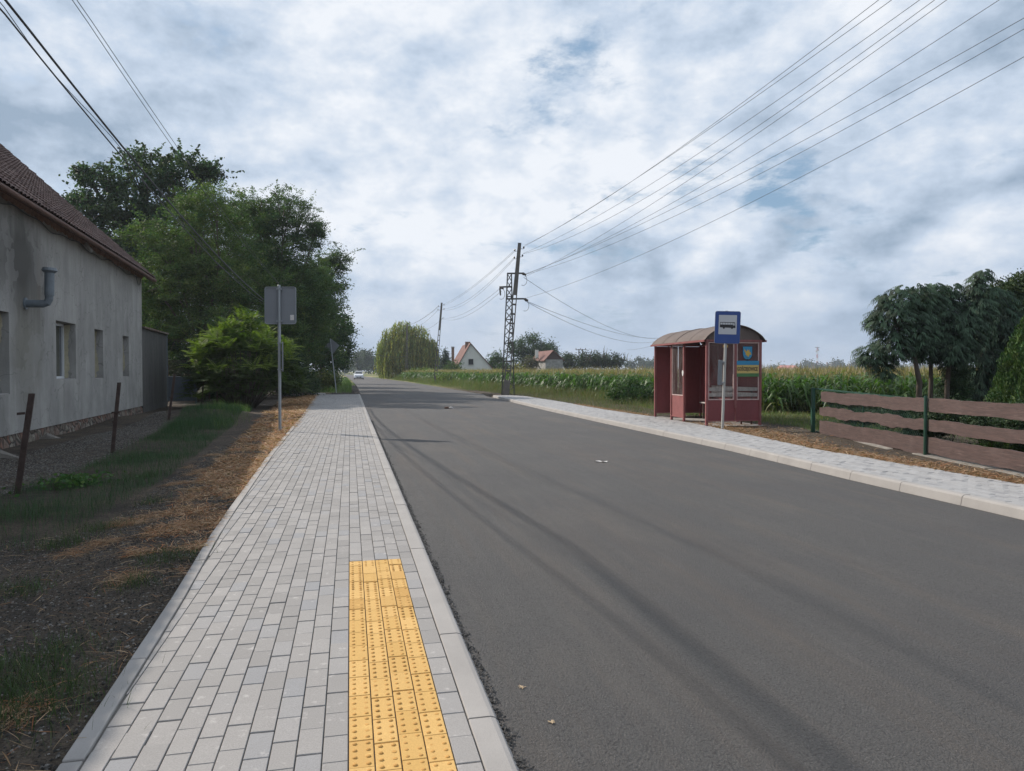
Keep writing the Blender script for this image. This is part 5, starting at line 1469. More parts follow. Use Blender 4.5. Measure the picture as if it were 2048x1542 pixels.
trD = [pb(650, 640, 66, 44, 40), pb(676, 660, 66, 28, 34), pb(640, 690, 66, 48, 46), pb(662, 725, 66, 34, 30), pb(610, 720, 66, 46, 46), pb(650, 690, 68, 46, 60)]
tree('maple_tree', 'dark bushy maple at the road edge beside the leaning diamond sign', 'tree', (P(640, 770, 66)[0], 66, 0), trD, .2, .22, .34, 34, .6, (.044, .074, .036), up=.3, seed=5, asp=.6, cv=.25, lobe=8)
trE = [pb(688, 655, 84, 20, 26), pb(690, 690, 84, 19, 30), pb(672, 700, 84, 30, 36), pb(686, 722, 84, 20, 18)]
tree('maple_tree', 'dark maple farthest along the left road edge, nearest the white car', 'tree', (P(672, 765, 84)[0], 84, 0), trE, .2, .26, .34, 32, .7, (.042, .068, .036), up=.3, seed=6, asp=.6, cv=.25, lobe=8)
# understory shrubs
for i, (px, py, Y, rx, ry, colr, lab) in enumerate([
    (640, 762, 52, 34, 22, (.085, .095, .035), 'yellowish low shrub in front of the leaning diamond sign'),
    (600, 760, 44, 40, 34, (.035, .06, .028), 'dark shrub at the right foot of the sumac bush'),
    (560, 740, 42, 55, 50, (.030, .052, .027), 'dark shrub filling the gap behind the road sign pole'),
    (490, 715, 36, 70, 46, (.030, .05, .027), 'dark shrub crown rising straight behind the sumac top'),
    (395, 740, 36, 60, 50, (.032, .05, .028), 'dark shrub over the chain-link fence'),
    (460, 760, 38, 70, 50, (.028, .046, .025), 'dark thicket behind the sumac bush'),
    (325, 700, 40, 60, 60, (.028, .045, .026), 'dark shrub rising behind the lean-to shed'),
    (650, 752, 72, 30, 20, (.033, .052, .028), 'small dark shrub under the bushy maple')]):
    c = P(px, py, Y); tree('shrub', lab, 'shrub', (c[0], Y, 0), [pb(px, py, Y, rx, ry), pb(px - rx * .5, py + ry * .4, Y + .5, rx * .6, ry * .6), pb(px + rx * .5, py + ry * .35, Y - .3, rx * .6, ry * .6)], .05, .12 * Y / 42, .42, 26, .34 * Y / 42, colr, seed=20 + i, split=.2, shell=.3, group='shrubs under the left trees')
# ---- sumac bush with pinnate fronds
def fronds(tips, per, flen, nl, lw, ll, droop, colf):
    """tips: (n,3) shoot tips with outward dirs; every frond is a rachis with paired leaflets"""
    V, cols = [], []
    for (p, o, cb) in tips:
        for k in range(per):
            az = 2 * math.pi * (k + random.uniform(-.3, .3)) / per; L = flen * random.uniform(.7, 1.15); el = random.uniform(.25, 1.05)
            d = Vector((math.cos(az) * math.cos(el), math.sin(az) * math.cos(el), math.sin(el))); d = (d + o * .5).normalized()
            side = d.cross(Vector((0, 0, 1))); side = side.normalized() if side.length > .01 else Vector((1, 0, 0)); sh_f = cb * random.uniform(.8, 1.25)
            q = p.copy(); dd = d.copy()
            for i in range(nl):
                q = q + dd * (L / nl); dd = (dd - Vector((0, 0, droop / nl))).normalized(); f = (i + 1) / nl
                w = math.sin(math.pi * (.18 + .80 * f)) ** .7
                for s_ in (-1, 1):
                    a = (side * s_ * .92 + dd * .35 - Vector((0, 0, .18))).normalized(); c = q + a * ll * w * .5
                    b = dd * lw * .5
                    V += [q - b * .6, c - b + Vector((0, 0, .008)), q + a * ll * w, c + b + Vector((0, 0, .008))]
                    cols += [sh_f * random.uniform(.85, 1.15)] * 4
    V = np.array([tuple(v) for v in V]); n = len(V); C = np.array(colf)[None] * np.array(cols)[:, None]
    return V, np.arange(n).reshape(-1, 4), C
YS = 31.0; c = P(485, 748, YS)
su = thing('sumac_bush', 'large bright green sumac bush with feathered fronds beside the grass strip', 'bush', (c[0], YS, 0))
tips = []; tm = MB()
random.seed(11)
for i in range(190):
    a = random.uniform(0, 2 * math.pi); e = math.asin(random.uniform(-.35, 1)); rr = random.uniform(.72, 1.0) if i % 4 else random.uniform(.45, .8)
    o = Vector((math.cos(a) * math.cos(e), math.sin(a) * math.cos(e), math.sin(e)))
    bumpf = 1 + .16 * math.sin(a * 3 + 1) * math.cos(e * 2)
    p = Vector((c[0] + o.x * 2.25 * rr * bumpf, YS + o.y * 2.0 * rr, 1.15 + o.z * 2.35 * rr * (1 + .10 * math.sin(a * 5))))
    if p.z < .35: p.z = random.uniform(.35, .9)
    tips.append((p, o, random.uniform(.45, .75) if p.z < 1.5 else random.uniform(.9, 1.45) if rr > .8 else .65))  # new growth lighter; low and inner fronds darkened, self-shadow put into leaf colour
    if i % 4 == 0: tm.tube([Vector((c[0] + o.x * .5, YS + o.y * .5, -.1)), Vector((c[0] + o.x * 1.1, YS + o.y, p.z * .55)), p], [.035, .022, .01], 5)
tm.build('stem', M_BARK, su, smooth=True, recalc=False)['kind'] = 'stuff'
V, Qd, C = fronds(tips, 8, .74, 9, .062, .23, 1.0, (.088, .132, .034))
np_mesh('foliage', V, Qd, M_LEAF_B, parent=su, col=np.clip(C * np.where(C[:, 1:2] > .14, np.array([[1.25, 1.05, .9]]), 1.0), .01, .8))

# ---- weeping willow
def strands(blobs, n, slen, leafL, leafW, colr, top=.1):
    Cs, ids, As = [], [], []
    tot = sum(q[3] * q[5] for q in blobs); cid = 0
    for q in blobs:
        m_ = int(n * q[3] * q[5] / tot)
        for i in range(m_):
            d = unit(1)[0]; d[2] = abs(d[2]) * 1.0 - top; rr = rng.uniform(.75, 1.05)
            p = np.array(q[:3]) + d * np.array(q[3:]) * rr; L = slen * rng.uniform(.35, 1.1); k = int(L / (leafL * .55)) + 2
            zz = np.arange(k) * leafL * .55; sw = rng.normal(0, .05, 2)
            out = d[:2] / (np.linalg.norm(d[:2]) + 1e-6)
            pts = np.stack([p[0] + sw[0] * zz + out[0] * .3 * (1 - np.exp(-zz)), p[1] + sw[1] * zz + out[1] * .3 * (1 - np.exp(-zz)), p[2] - zz], 1) + rng.normal(0, leafW * .5, (k, 3))
            Cs.append(pts); ids.append(np.full(k, cid)); cid += 1
    C = np.concatenate(Cs); ids = np.concatenate(ids); keep = C[:, 2] > .15; C, ids = C[keep], ids[keep]
    n_ = len(C); A = np.stack([rng.normal(0, .25, n_), rng.normal(0, .25, n_), np.full(n_, -1.0)], 1)
    V, Qd = leaf_quads(C, leafL * rng.uniform(.7, 1.3, n_), leafW * rng.uniform(.7, 1.3, n_), 0, 0, A)
    return V, Qd, np.repeat(shades(n_, colr, ids, .30, .15, .12), 4, axis=0)
YW = 140.0
wb = [pb(806, 655, YW, 22, 14), pb(838, 664, YW, 20, 14), pb(782, 668, YW, 18, 12), pb(858, 688, YW, 16, 14), pb(812, 684, YW, 38, 24), pb(774, 694, YW, 20, 22), pb(848, 700, YW, 22, 26), pb(864, 716, YW, 13, 22), pb(764, 705, YW, 10, 14), pb(825, 710, YW, 46, 40), pb(790, 715, YW, 30, 36)]
wl_ = thing('weeping_willow', 'weeping willow with long yellow-green hanging strands on the right roadside', 'tree', (P(815, 755, YW)[0], YW, 0))
trunk_mb((P(815, 755, YW)[0], YW, 0), wb, .5, seed=7).build('trunk', M_BARK, wl_, smooth=True, recalc=False)
V, Qd, C = strands(wb, 2400, 5.0, .62, .15, (.215, .215, .075)); np_mesh('crown', V, Qd, M_LEAF, parent=wl_, col=C)
# ---- hedge and bushes between willow and the houses
for i, (px, py, Y, rx, ry, colr, lab, cat) in enumerate([
    (846, 748, 112, 24, 14, (.125, .165, .055), 'yellow-green bush right of the weeping willow foot', 'bush'),
    (875, 752, 100, 24, 14, (.115, .155, .055), 'yellow-green bush at the second concrete pole', 'bush'),
    (822, 756, 120, 18, 9, (.10, .14, .05), 'low bush directly under the farthest concrete pole', 'bush'),
    (905, 757, 80, 26, 11, (.11, .14, .05), 'low spreading bush in front of the left end of the corn', 'bush'),
    (868, 715, 150, 14, 24, (.04, .06, .035), 'dark tree half hidden behind the right side of the willow', 'tree'),
    (905, 735, 108, 18, 14, (.06, .095, .04), 'green bush in front of the white house chimney', 'bush'),
    (993, 722, 135, 20, 22, (.045, .075, .036), 'round green tree between the white house and the leaning pole', 'tree'),
    (1010, 735, 125, 16, 12, (.05, .08, .036), 'low green bush behind the lattice strut', 'bush'),
    (1062, 695, 150, 46, 42, (.040, .066, .036), 'large round dark tree behind the red-roofed barn', 'tree'),
    (1092, 702, 155, 27, 36, (.036, .06, .034), 'dark tree crown just right of the large round tree', 'tree'),
    (1060, 727, 128, 18, 14, (.07, .065, .042), 'brownish bush at the left corner of the red-roofed barn', 'bush'),
    (1034, 735, 120, 10, 8, (.17, .15, .045), 'small yellow bush right of the lattice strut', 'bush'),
    (1150, 722, 145, 26, 18, (.036, .052, .032), 'dark orchard tree right of the red-roofed barn', 'tree'),
    (1185, 718, 140, 26, 20, (.034, .05, .032), 'dark orchard tree with bare twigs on top', 'tree'),
    (1222, 722, 138, 26, 16, (.036, .052, .034), 'dark orchard tree nearest the bus shelter', 'tree'),
    (1132, 712, 160, 10, 8, (.05, .075, .04), 'small green tree top against the barn gable', 'tree')]):
    tree('tree' if cat == 'tree' else 'bush', lab, cat, (P(px, py, Y)[0], Y, 0), [pb(px, py, Y, rx * .8, ry * .8), pb(px - rx * .45, py + ry * .25, Y + 1, rx * .55, ry * .65), pb(px + rx * .45, py + ry * .3, Y - 1, rx * .55, ry * .6), pb(px, py + ry * .55, Y, rx * .9, ry * .6)], .14, .0026 * Y, .5, 26, .0075 * Y, colr, seed=40 + i, split=.3, shell=.4, lobe=6 if rx > 20 else 0, group='trees and bushes beyond the corn field')
# bare twigs on the orchard
tw = thing('bare_bush', 'bush with leafless twigs sticking up over the orchard', 'bush', (P(1200, 740, 138)[0], 138, 0))
mb = MB()
for i in range(30):
    px = random.choice([random.uniform(1175, 1215), random.uniform(1225, 1252)]); a_ = Vector(P(px - random.uniform(-5, 5), 722, 138)); b_ = Vector(P(px + random.uniform(-6, 8), random.uniform(691, 712) + (10 if px > 1220 else 0), 138))
    mb.tube([a_, a_.lerp(b_, .6) + Vector((random.uniform(-.2, .2), 0, 0)), b_], [.07, .045, .02], 4)
mb.tube([(P(1200, 740, 138)[0], 138, -.1), P(1200, 720, 138)], [.2, .1], 6)
mb.build('twigs', M_BARK, tw, recalc=False)
# conifer beside the white house
cn = thing('spruce_tree', 'narrow dark spruce between the second pole and the white house', 'tree', (P(891, 740, 125)[0], 125, 0))
cb_ = [pb(891, 705 + i * 6, 125, 2.5 + i * 2.2, 5) for i in range(6)]
mb = MB(); mb.tube([(P(891, 740, 125)[0], 125, 0), P(891, 692, 125)], [.15, .03], 6); mb.build('trunk', M_BARK, cn)
C, ids = crown_pts(cb_, .9, 12, .5, .3); V, Qd = leaf_quads(C, .34, .13, .3, .2); np_mesh('crown', V, Qd, M_CON, parent=cn, col=np.repeat(shades(len(C), (.05, .075, .055), ids), 4, axis=0))

# ---- houses beyond the corn
M_WWALL = simple('whitewashed_wall', (.62, .61, .57), .9, var=.08, scale=.8, bump=.05)
M_RTILE = simple('red_clay_tiles', (.145, .066, .054), .85, var=.45, scale=1.2, fine=6, bump=.3)
M_RUBB = simple('pale_rubble_wall', (.28, .27, .255), .95, var=.5, scale=1.8, fine=8, bump=.5)
M_BRN = simple('dark_brown_boards', (.085, .055, .048), .9, var=.2, bump=.1)
def house_block(name, label, Y, pxl, pxr, pxa, ye, ya, wall, roof, depth, rdir, gable=None, wallmat_side=None):
    xl, xr, xa = P(pxl, ye, Y)[0], P(pxr, ye, Y)[0], P(pxa, ya, Y)[0]; zel, za = P(pxl, ye, Y)[2], P(pxa, ya, Y)[2]
    h = thing(name, label, 'house', ((xl + xr) / 2, Y, 0)); D_ = Vector((rdir, depth, 0))
    fr = [Vector((xl, Y, 0)), Vector((xl, Y, zel)), Vector((xa, Y, za)), Vector((xr, Y, zel)), Vector((xr, Y, 0))]
    mb = MB(); bk = [p + D_ for p in fr]; mb.add(fr + bk, [(0, 1, 2, 3, 4), (9, 8, 7, 6, 5), (0, 5, 6, 1), (4, 3, 8, 9)])
    if gable: 
        mb = MB(); mb.add([fr[0], fr[1], fr[3], fr[4], bk[0], bk[1], bk[3], bk[4]], [(0, 1, 2, 3), (7, 6, 5, 4), (0, 4, 5, 1), (3, 2, 6, 7)])
    mb.build('wall', wall, h)
    if gable:
        mb = MB(); mb.add([fr[1], fr[2], fr[3], bk[1], bk[2], bk[3]], [(0, 1, 2), (5, 4, 3)]); mb.build('gable', gable, h)
    mb = MB(); ov = .35; f_ = -Vector((0, .25, 0)); lift = Vector((0, 0, .12))
    dl = (fr[1] - fr[2]).normalized(); dr = (fr[3] - fr[2]).normalized()
    L0 = fr[1] + dl * ov + f_ + lift; A0 = fr[2] + f_ + lift; R0 = fr[3] + dr * ov + f_ + lift; E = D_ + Vector((0, .5, 0)); t_ = Vector((0, 0, -.16))
    mb.add([L0, A0, A0 + E, L0 + E, L0 + t_, A0 + t_, A0 + E + t_, L0 + E + t_], [(0, 1, 2, 3), (7, 6, 5, 4), (0, 4, 5, 1), (2, 6, 7, 3), (0, 3, 7, 4)])
    mb.add([R0, A0, A0 + E, R0 + E, R0 + t_, A0 + t_, A0 + E + t_, R0 + E + t_], [(3, 2, 1, 0), (4, 5, 6, 7), (1, 5, 4, 0), (3, 7, 6, 2), (4, 7, 3, 0)])
    ro = mb.build('roof', roof, h); return h, ro
h1, r1 = house_block('white_house', 'white gabled house with a red tiled roof beyond the corn field', 120.0, 912, 986, 941.5, 738, 687, M_WWALL, M_RTILE, 12.0, -2.2)
a_, b_ = P(937, 718, 119.9), P(946.5, 729, 119.9); mb = MB(); mb.box(a_[0], b_[0], 119.90, 119.97, b_[2], a_[2]); w_ = mb.build('window', M_BLACK, h1)
mb = MB(); mb.box(a_[0] - .06, b_[0] + .06, 119.87, 119.95, b_[2] - .1, b_[2] - .02); mb.build('sill', M_KERB, w_)
a_ = P(935.5, 690, 123); mb = MB(); mb.box(a_[0] - .42, a_[0] + .42, 122.6, 123.4, a_[2] - .8, P(935, 683.5, 123)[2]); mb.build('chimney', M_BRICK, r1)
a_ = P(905.8, 740, 119); cz_ = P(905, 695.5, 119)[2]
ch = thing('chimney_stack', 'free-standing brick chimney left of the white house', 'chimney', (a_[0], 119, 0)); mb = MB(); mb.box(a_[0] - .22, a_[0] + .22, 118.8, 119.2, 0, cz_); mb.build('shaft', M_BRICK, ch); mb = MB(); mb.box(a_[0] - .27, a_[0] + .27, 118.72, 119.28, cz_, cz_ + .18); mb.build('cap', M_KERB, ch)
h2, r2 = house_block('stone_barn', 'low stone barn with a red tiled roof among the trees behind the corn', 130.0, 1091, 1126, 1107, 719, 701.5, M_RUBB, M_RTILE, 9.0, -2.3, gable=M_BRN)
a_ = P(1074.5, 701, 131); mb = MB(); mb.box(a_[0] - .3, a_[0] + .3, 133, 133.7, P(1074, 716, 131)[2], P(1074, 699, 131)[2]); mb.build('chimney', M_WWALL, r2)

# ---- far horizon
def far_wood(name, label, spans, Y, colr, leaf):
    bl = []
    for (px, py, rx, ry) in spans: bl += [pb(px, py, Y + rng.uniform(-30, 30), rx, ry)]
    C, ids = crown_pts(bl, .5, 22, leaf * 2.2, .3); C[:, 2] = np.maximum(C[:, 2], .2)
    V, Qd = leaf_quads(C, leaf * rng.uniform(.7, 1.3, len(C)), leaf * .7, .2, 0)
    o = np_mesh(name, V, Qd, M_LEAF, col=np.repeat(shades(len(C), colr, ids, .2, .15, .06), 4, axis=0), origin=(bl[0][0], bl[0][1], 0)); tag(o, label, None, kind='stuff')
far_wood('far_wood', 'dense dark wood closing the road beyond the white car', [(714, 722, 9, 16), (722, 720, 12, 17), (735, 719, 12, 17), (748, 722, 12, 16), (760, 727, 12, 13), (728, 732, 30, 10), (698, 732, 12, 10), (755, 734, 18, 8), (690, 735, 12, 7)], 340, (.036, .055, .036), .9)
far_wood('horizon_trees', 'line of far trees on the horizon between the orchard and the bus shelter', [(1262, 731, 14, 7), (1282, 727, 9, 9), (1290, 731, 12, 8), (1308, 729, 12, 10), (1325, 732, 12, 8)], 480, (.036, .055, .036), 1.3)
sp = [(1545 + i * 13, 738 + (i % 3), 11, 5.5) for i in range(16)] + [(1614, 730, 9, 8), (1622, 734, 9, 7), (1637, 735, 10, 7), (1672, 730, 10, 9), (1682, 734, 10, 7), (1710, 732, 10, 9), (1725, 735, 10, 8), (1745, 736, 14, 8), (1790, 738, 24, 6), (1840, 738, 24, 6)]
far_wood('horizon_wood', 'hazy blue-green far tree line on the horizon right of the bus shelter', sp, 850, (.026, .046, .034), 2.0)
YM = 900.0; a_ = P(1634, 742, YM)
ms = thing('radio_mast', 'tall thin red and white radio mast on the far horizon', 'mast', (a_[0], YM, 0))
zt_ = P(1634, 694, YM)[2]; M_MR = simple('mast_red', (.45, .09, .07), .6, bump=0); M_MW = simple('mast_white', (.62, .62, .62), .6, bump=0)
for i in range(7):
    z0, z1 = zt_ * i / 7, zt_ * (i + 1) / 7; mb = MB()
    for dx, dy in ((-.8, -.6), (.8, -.6), (0, .8)): mb.bar((a_[0] + dx * (1.3 - i * .1), YM + dy, z0), (a_[0] + dx * (1.3 - (i + 1) * .1), YM + dy, z1), .45, .45)
    for k in range(3): zz = z0 + (z1 - z0) * k / 3; mb.bar((a_[0] - .9, YM - .6, zz), (a_[0] + .9, YM - .6, zz + 1.4), .3, .3)
    mb.build('mast_section', M_MR if i % 2 == 0 else M_MW, ms)
mb = MB(); mb.box(a_[0] - 2.6, a_[0] + 2.6, YM - 1, YM + 1, zt_ - .9, zt_ - .2); mb.build('platform', M_GALV, ms)
for k, dz_ in ((-1.5, 5), (1.2, 3.5)):
    mb = MB(); mb.box(a_[0] + k - .6, a_[0] + k + .6, YM - 1.3, YM - .9, zt_ - dz_ - 1.6, zt_ - dz_ + 1); mb.build('antenna_panel', M_MW, ms)
a_ = P(1654.5, 742, 880); mb = MB(); mb.tube([(a_[0], 880, 0), P(1654.5, 724.5, 880)], [1.3, 1.0], 10); o = mb.build('factory_chimney', M_BRICK, origin=(a_[0], 880, 0)); tag(o, 'slim dark brick chimney on the horizon right of the radio mast', 'chimney')
a_ = P(1601.5, 742, 820); mb = MB(); mb.tube([(a_[0], 820, 0), P(1601.5, 733, 820), P(1601.5, 731.8, 820), P(1601.5, 722.5, 820)], [1.6, 1.5, 1.9, .1], 8); o = mb.build('church_spire', M_STEEL, origin=(a_[0], 820, 0)); tag(o, 'tiny dark pointed church spire on the horizon beside the pink-roofed hall', 'spire')
YB = 800.0; xa, xb = P(1562, 736, YB)[0], P(1597, 736, YB)[0]; zt_ = P(1570, 732, YB)[2]
fb = thing('pink_roofed_hall', 'long distant hall with a pinkish red roof and two small domes on the horizon', 'building', ((xa + xb) / 2, YB, 0))
mb = MB(); mb.box(xa, xb, YB, YB + 14, 0, P(1570, 737, YB)[2]); mb.build('wall', M_WWALL, fb)
M_PKR = simple('salmon_roof', (.50, .17, .12), .8, bump=0)
z1 = P(1570, 737, YB)[2]; mb = MB(); mb.add([(xa - .6, YB - .6, z1), (xb + .6, YB - .6, z1), (xb - 1, YB + 7, zt_ + .8), (xa + 1, YB + 7, zt_ + .8), (xa - .6, YB + 14.6, z1), (xb + .6, YB + 14.6, z1)], [(0, 1, 2, 3), (3, 2, 5, 4), (0, 3, 4), (1, 5, 2)]); rr_ = mb.build('roof', M_PKR, fb)
for px in (1564.8, 1589):
    x_ = P(px, 730, YB)[0]; mb = MB(); mb.tube([(x_, YB + 1, z1 - 1), (x_, YB + 1, z1 + 1.6), (x_, YB + 1, z1 + 2.6), (x_, YB + 1, z1 + 3.4)], [1.6, 1.6, 1.1, .1], 10); mb.build('dome', M_PKR, rr_)
a_ = P(709, 742, 330); b_ = P(713.5, 724, 330); mb = MB(); mb.prism([(a_[0], 330, 0), (b_[0] + .4, 330, 0), (a_[0] + .7, 330, b_[2]), (a_[0], 330, b_[2])], (0, 3, 0)); o = mb.build('white_shed', M_WWALL, origin=(a_[0], 330, 0)); tag(o, 'sliver of a white building showing at the left edge of the far wood', 'building')

# ================================================================== CORN
CE = [(-18, 118), (-13, 104), (-7.5, 84), (-3.0, 66), (1.2, 51), (4.9, 37.5), (6.3, 30.5), (8.3, 24.6), (11.5, 22.6), (16, 21.5), (30, 19), (60, 16)]
cey = np.array(CE)
def corn_edge_pts(n, d0, d1):
    seg = np.hypot(np.diff(cey[:, 0]), np.diff(cey[:, 1])); cum = np.concatenate([[0], np.cumsum(seg)])
    u = rng.uniform(0, cum[-1], n); x = np.interp(u, cum, cey[:, 0]); y = np.interp(u, cum, cey[:, 1])
    i = np.clip(np.searchsorted(cum, u) - 1, 0, len(seg) - 1); dx, dy = np.diff(cey[:, 0])[i] / seg[i], np.diff(cey[:, 1])[i] / seg[i]
    d = rng.uniform(d0, d1, n); nx_, ny_ = -dy, dx      # away from the road
    return x + nx_ * d, y + ny_ * d
def in_view(x, y, m_=.80): return (y > 2) & (np.abs(x) / y < m_)
def strips(base, dirs, L, W, arch, ns=4, twist=None):
    """arching leaf strips: base (n,3), horizontal dir (n,2), rises then falls"""
    n = len(base); u = np.linspace(0, 1, ns + 1)
    hor = L[:, None] * (u[None] * .92); ver = L[:, None] * (arch[:, None, 0] * u[None] - arch[:, None, 1] * u[None] ** 2)
    w = W[:, None] * (np.sin(np.pi * (u[None] * .86 + .12)) ** .8) * .5
    px_, py_ = -dirs[:, 1], dirs[:, 0]
    cx = base[:, 0:1] + dirs[:, 0:1] * hor; cy = base[:, 1:2] + dirs[:, 1:2] * hor; cz = base[:, 2:3] + ver
    tl = (rng.uniform(-.6, .6, n) if twist is None else twist)[:, None]
    A = np.stack([cx - px_[:, None] * w, cy - py_[:, None] * w, cz - tl * w], -1); B = np.stack([cx + px_[:, None] * w, cy + py_[:, None] * w, cz + tl * w], -1)
    V = np.stack([A, B], 2).reshape(n, -1, 3); k = np.arange(ns) * 2
    q = np.stack([k, k + 1, k + 3, k + 2], 1)
    Q = (q[None] + (np.arange(n) * (ns + 1) * 2)[:, None, None]).reshape(-1, 4)
    return V.reshape(-1, 3), Q, (ns + 1) * 2
parts_V, parts_Q, parts_C = [], [], []; voff = 0
def addp(V, Q, C):
    global voff
    parts_V.append(V); parts_Q.append(Q + voff); parts_C.append(C); voff += len(V)
def corn(x, y, nleaf, zlo, ns, hmul=1.0, wmul=1.0):
    nt_ = 5 if nleaf > 5 else 3 if nleaf > 3 else 2
    n = len(x); h = rng.uniform(1.22, 1.52, n) * hmul; ph = rng.uniform(0, math.pi, n)
    sv = np.zeros((n, 6, 3))
    for i, (dx, dy) in enumerate(((.011, 0), (-.006, .010), (-.006, -.010))):
        sv[:, i] = np.stack([x + dx * wmul, y + dy * wmul, np.full(n, zlo * h)], 1); sv[:, i + 3] = np.stack([x + dx * .5 * wmul, y + dy * .5 * wmul, h * .93], 1)
    sq = np.array([[0, 1, 4, 3], [1, 2, 5, 4], [2, 0, 3, 5]]); Q = (sq[None] + (np.arange(n) * 6)[:, None, None]).reshape(-1, 4)
    addp(sv.reshape(-1, 3), Q, np.repeat(shades(n, (.13, .17, .05)), 6, axis=0))
    for j in range(nleaf):
        f = zlo + (.88 - zlo) * (j + rng.uniform(-.3, .3, n) + .5) / nleaf; a = ph + (j % 2) * math.pi + rng.normal(0, .5, n)
        L = rng.uniform(.38, .68, n) * (1 - .35 * np.abs(f - .5)); W = rng.uniform(.055, .085, n) * wmul
        arch = np.stack([rng.uniform(.75, 1.5, n), rng.uniform(.9, 2.0, n)], 1)
        V, Q, k = strips(np.stack([x, y, f * h], 1), np.stack([np.cos(a), np.sin(a)], 1), L, W, arch, ns)
        base = np.where((f < .28)[:, None], np.array([[.12, .13, .045]]), np.array([[.070, .130, .036]]))
        c = base * np.clip(1 + rng.normal(0, .25, n), .4, 1.8)[:, None]; c = c * (1 + (f[:, None] - .5) * .2)
        addp(V, Q, np.repeat(np.clip(c, 0, 1), k, axis=0))
    # tassels
    for j in range(nt_):
        a = rng.uniform(0, 6.28, n); L = rng.uniform(.10, .20, n); arch = np.stack([rng.uniform(1.2, 3.2, n), rng.uniform(.2, 1.2, n)], 1)
        V, Q, k = strips(np.stack([x, y, h * .93], 1), np.stack([np.cos(a), np.sin(a)], 1), L, np.full(n, .013) * wmul, arch, 2)
        addp(V, Q, np.repeat(shades(n, (.25, .19, .10), lv=.2), k, axis=0))
x, y = corn_edge_pts(5200, 0, 2.4); k = in_view(x, y); corn(x[k], y[k], 9, .02, 4)
x, y = corn_edge_pts(9000, 2.4, 9); k = in_view(x, y); corn(x[k], y[k], 5, .4, 3, wmul=1.15)
x, y = corn_edge_pts(17000, 9, 45); k = in_view(x, y) & (x > 4); corn(x[k], y[k], 3, .6, 2, 1.02, wmul=1.9)
x, y = corn_edge_pts(9000, 45, 160); k = in_view(x, y) & (x > 30); corn(x[k], y[k], 2, .7, 1, 1.0, wmul=4)
V = np.concatenate(parts_V); Qd = np.concatenate(parts_Q); C = np.concatenate(parts_C)
tag(np_mesh('corn_field', V, Qd, M_CORN, col=C, origin=(8, 24, 0)), 'field of tall green corn with tan tassels behind the bus shelter', kind='stuff')
# leaf litter / lower canopy floor inside the field so no bare ground shows through
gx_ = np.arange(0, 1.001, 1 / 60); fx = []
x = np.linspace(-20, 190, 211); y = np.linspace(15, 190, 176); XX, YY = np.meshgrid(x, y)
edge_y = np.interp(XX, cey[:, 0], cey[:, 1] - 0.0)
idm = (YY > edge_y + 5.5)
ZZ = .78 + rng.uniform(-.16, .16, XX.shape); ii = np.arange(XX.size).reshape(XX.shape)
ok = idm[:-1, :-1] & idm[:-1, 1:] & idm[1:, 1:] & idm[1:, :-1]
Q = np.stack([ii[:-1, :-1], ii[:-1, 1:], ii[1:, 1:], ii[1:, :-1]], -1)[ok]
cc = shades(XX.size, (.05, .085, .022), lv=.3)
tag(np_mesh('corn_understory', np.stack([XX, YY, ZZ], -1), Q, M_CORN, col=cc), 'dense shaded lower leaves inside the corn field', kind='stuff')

# ================================================================== GRASS, WEEDS, STRAW
def blades(x, y, z, h, w, lean, colr, name, label, mat, cols=None, ns=2, origin=None):
    n = len(x); a = rng.uniform(0, 2 * math.pi, n); L = h
    V, Q, k = strips(np.stack([x, y, z - .01], 1), np.stack([np.cos(a) * lean, np.sin(a) * lean], 1), L, w, np.stack([np.full(n, 1.25), rng.uniform(.1, .55, n)], 1), ns, twist=rng.uniform(-.2, .2, n))
    c = cols if cols is not None else shades(n, colr, lv=.25)
    o = np_mesh(name, V, Q, mat, col=np.repeat(c, k, axis=0), origin=origin); tag(o, label, kind='stuff'); return o
def in_poly(px_, py_, poly):
    poly = np.array(poly); n = len(poly); inside = np.zeros(len(px_), bool); j = n - 1
    for i in range(n):
        xi, yi = poly[i]; xj, yj = poly[j]
        c = ((yi > py_) != (yj > py_)) & (px_ < (xj - xi) * (py_ - yi) / (yj - yi + 1e-12) + xi); inside ^= c; j = i
    return inside
def gpoly(pix, z=-.1): return [G(a, b, z)[:2] for a, b in pix]
def scatter(poly, n, clump=0, cr=.2):
    x, y = scatter_(poly, n, clump, cr); s = x * UY - y * UX; t = x * UX + y * UY; k = (s < sLB(t) - .012) | (x > 3); return x[k], y[k]
def scatter_(poly, n, clump=0, cr=.2):
    p = np.array(poly); lo, hi = p.min(0), p.max(0)
    # denser near the camera: draw uniformly in 1/distance along y
    m_ = n * 6; x = rng.uniform(lo[0], hi[0], m_); y = rng.uniform(lo[1], hi[1], m_)
    if clump:
        cx = rng.uniform(lo[0], hi[0], clump); cy = rng.uniform(lo[1], hi[1], clump); i = rng.integers(0, clump, m_)
        x = cx[i] + rng.normal(0, cr, m_); y = cy[i] + rng.normal(0, cr, m_)
    k = in_poly(x, y, poly); x, y = x[k], y[k]; return x[:n], y[:n]
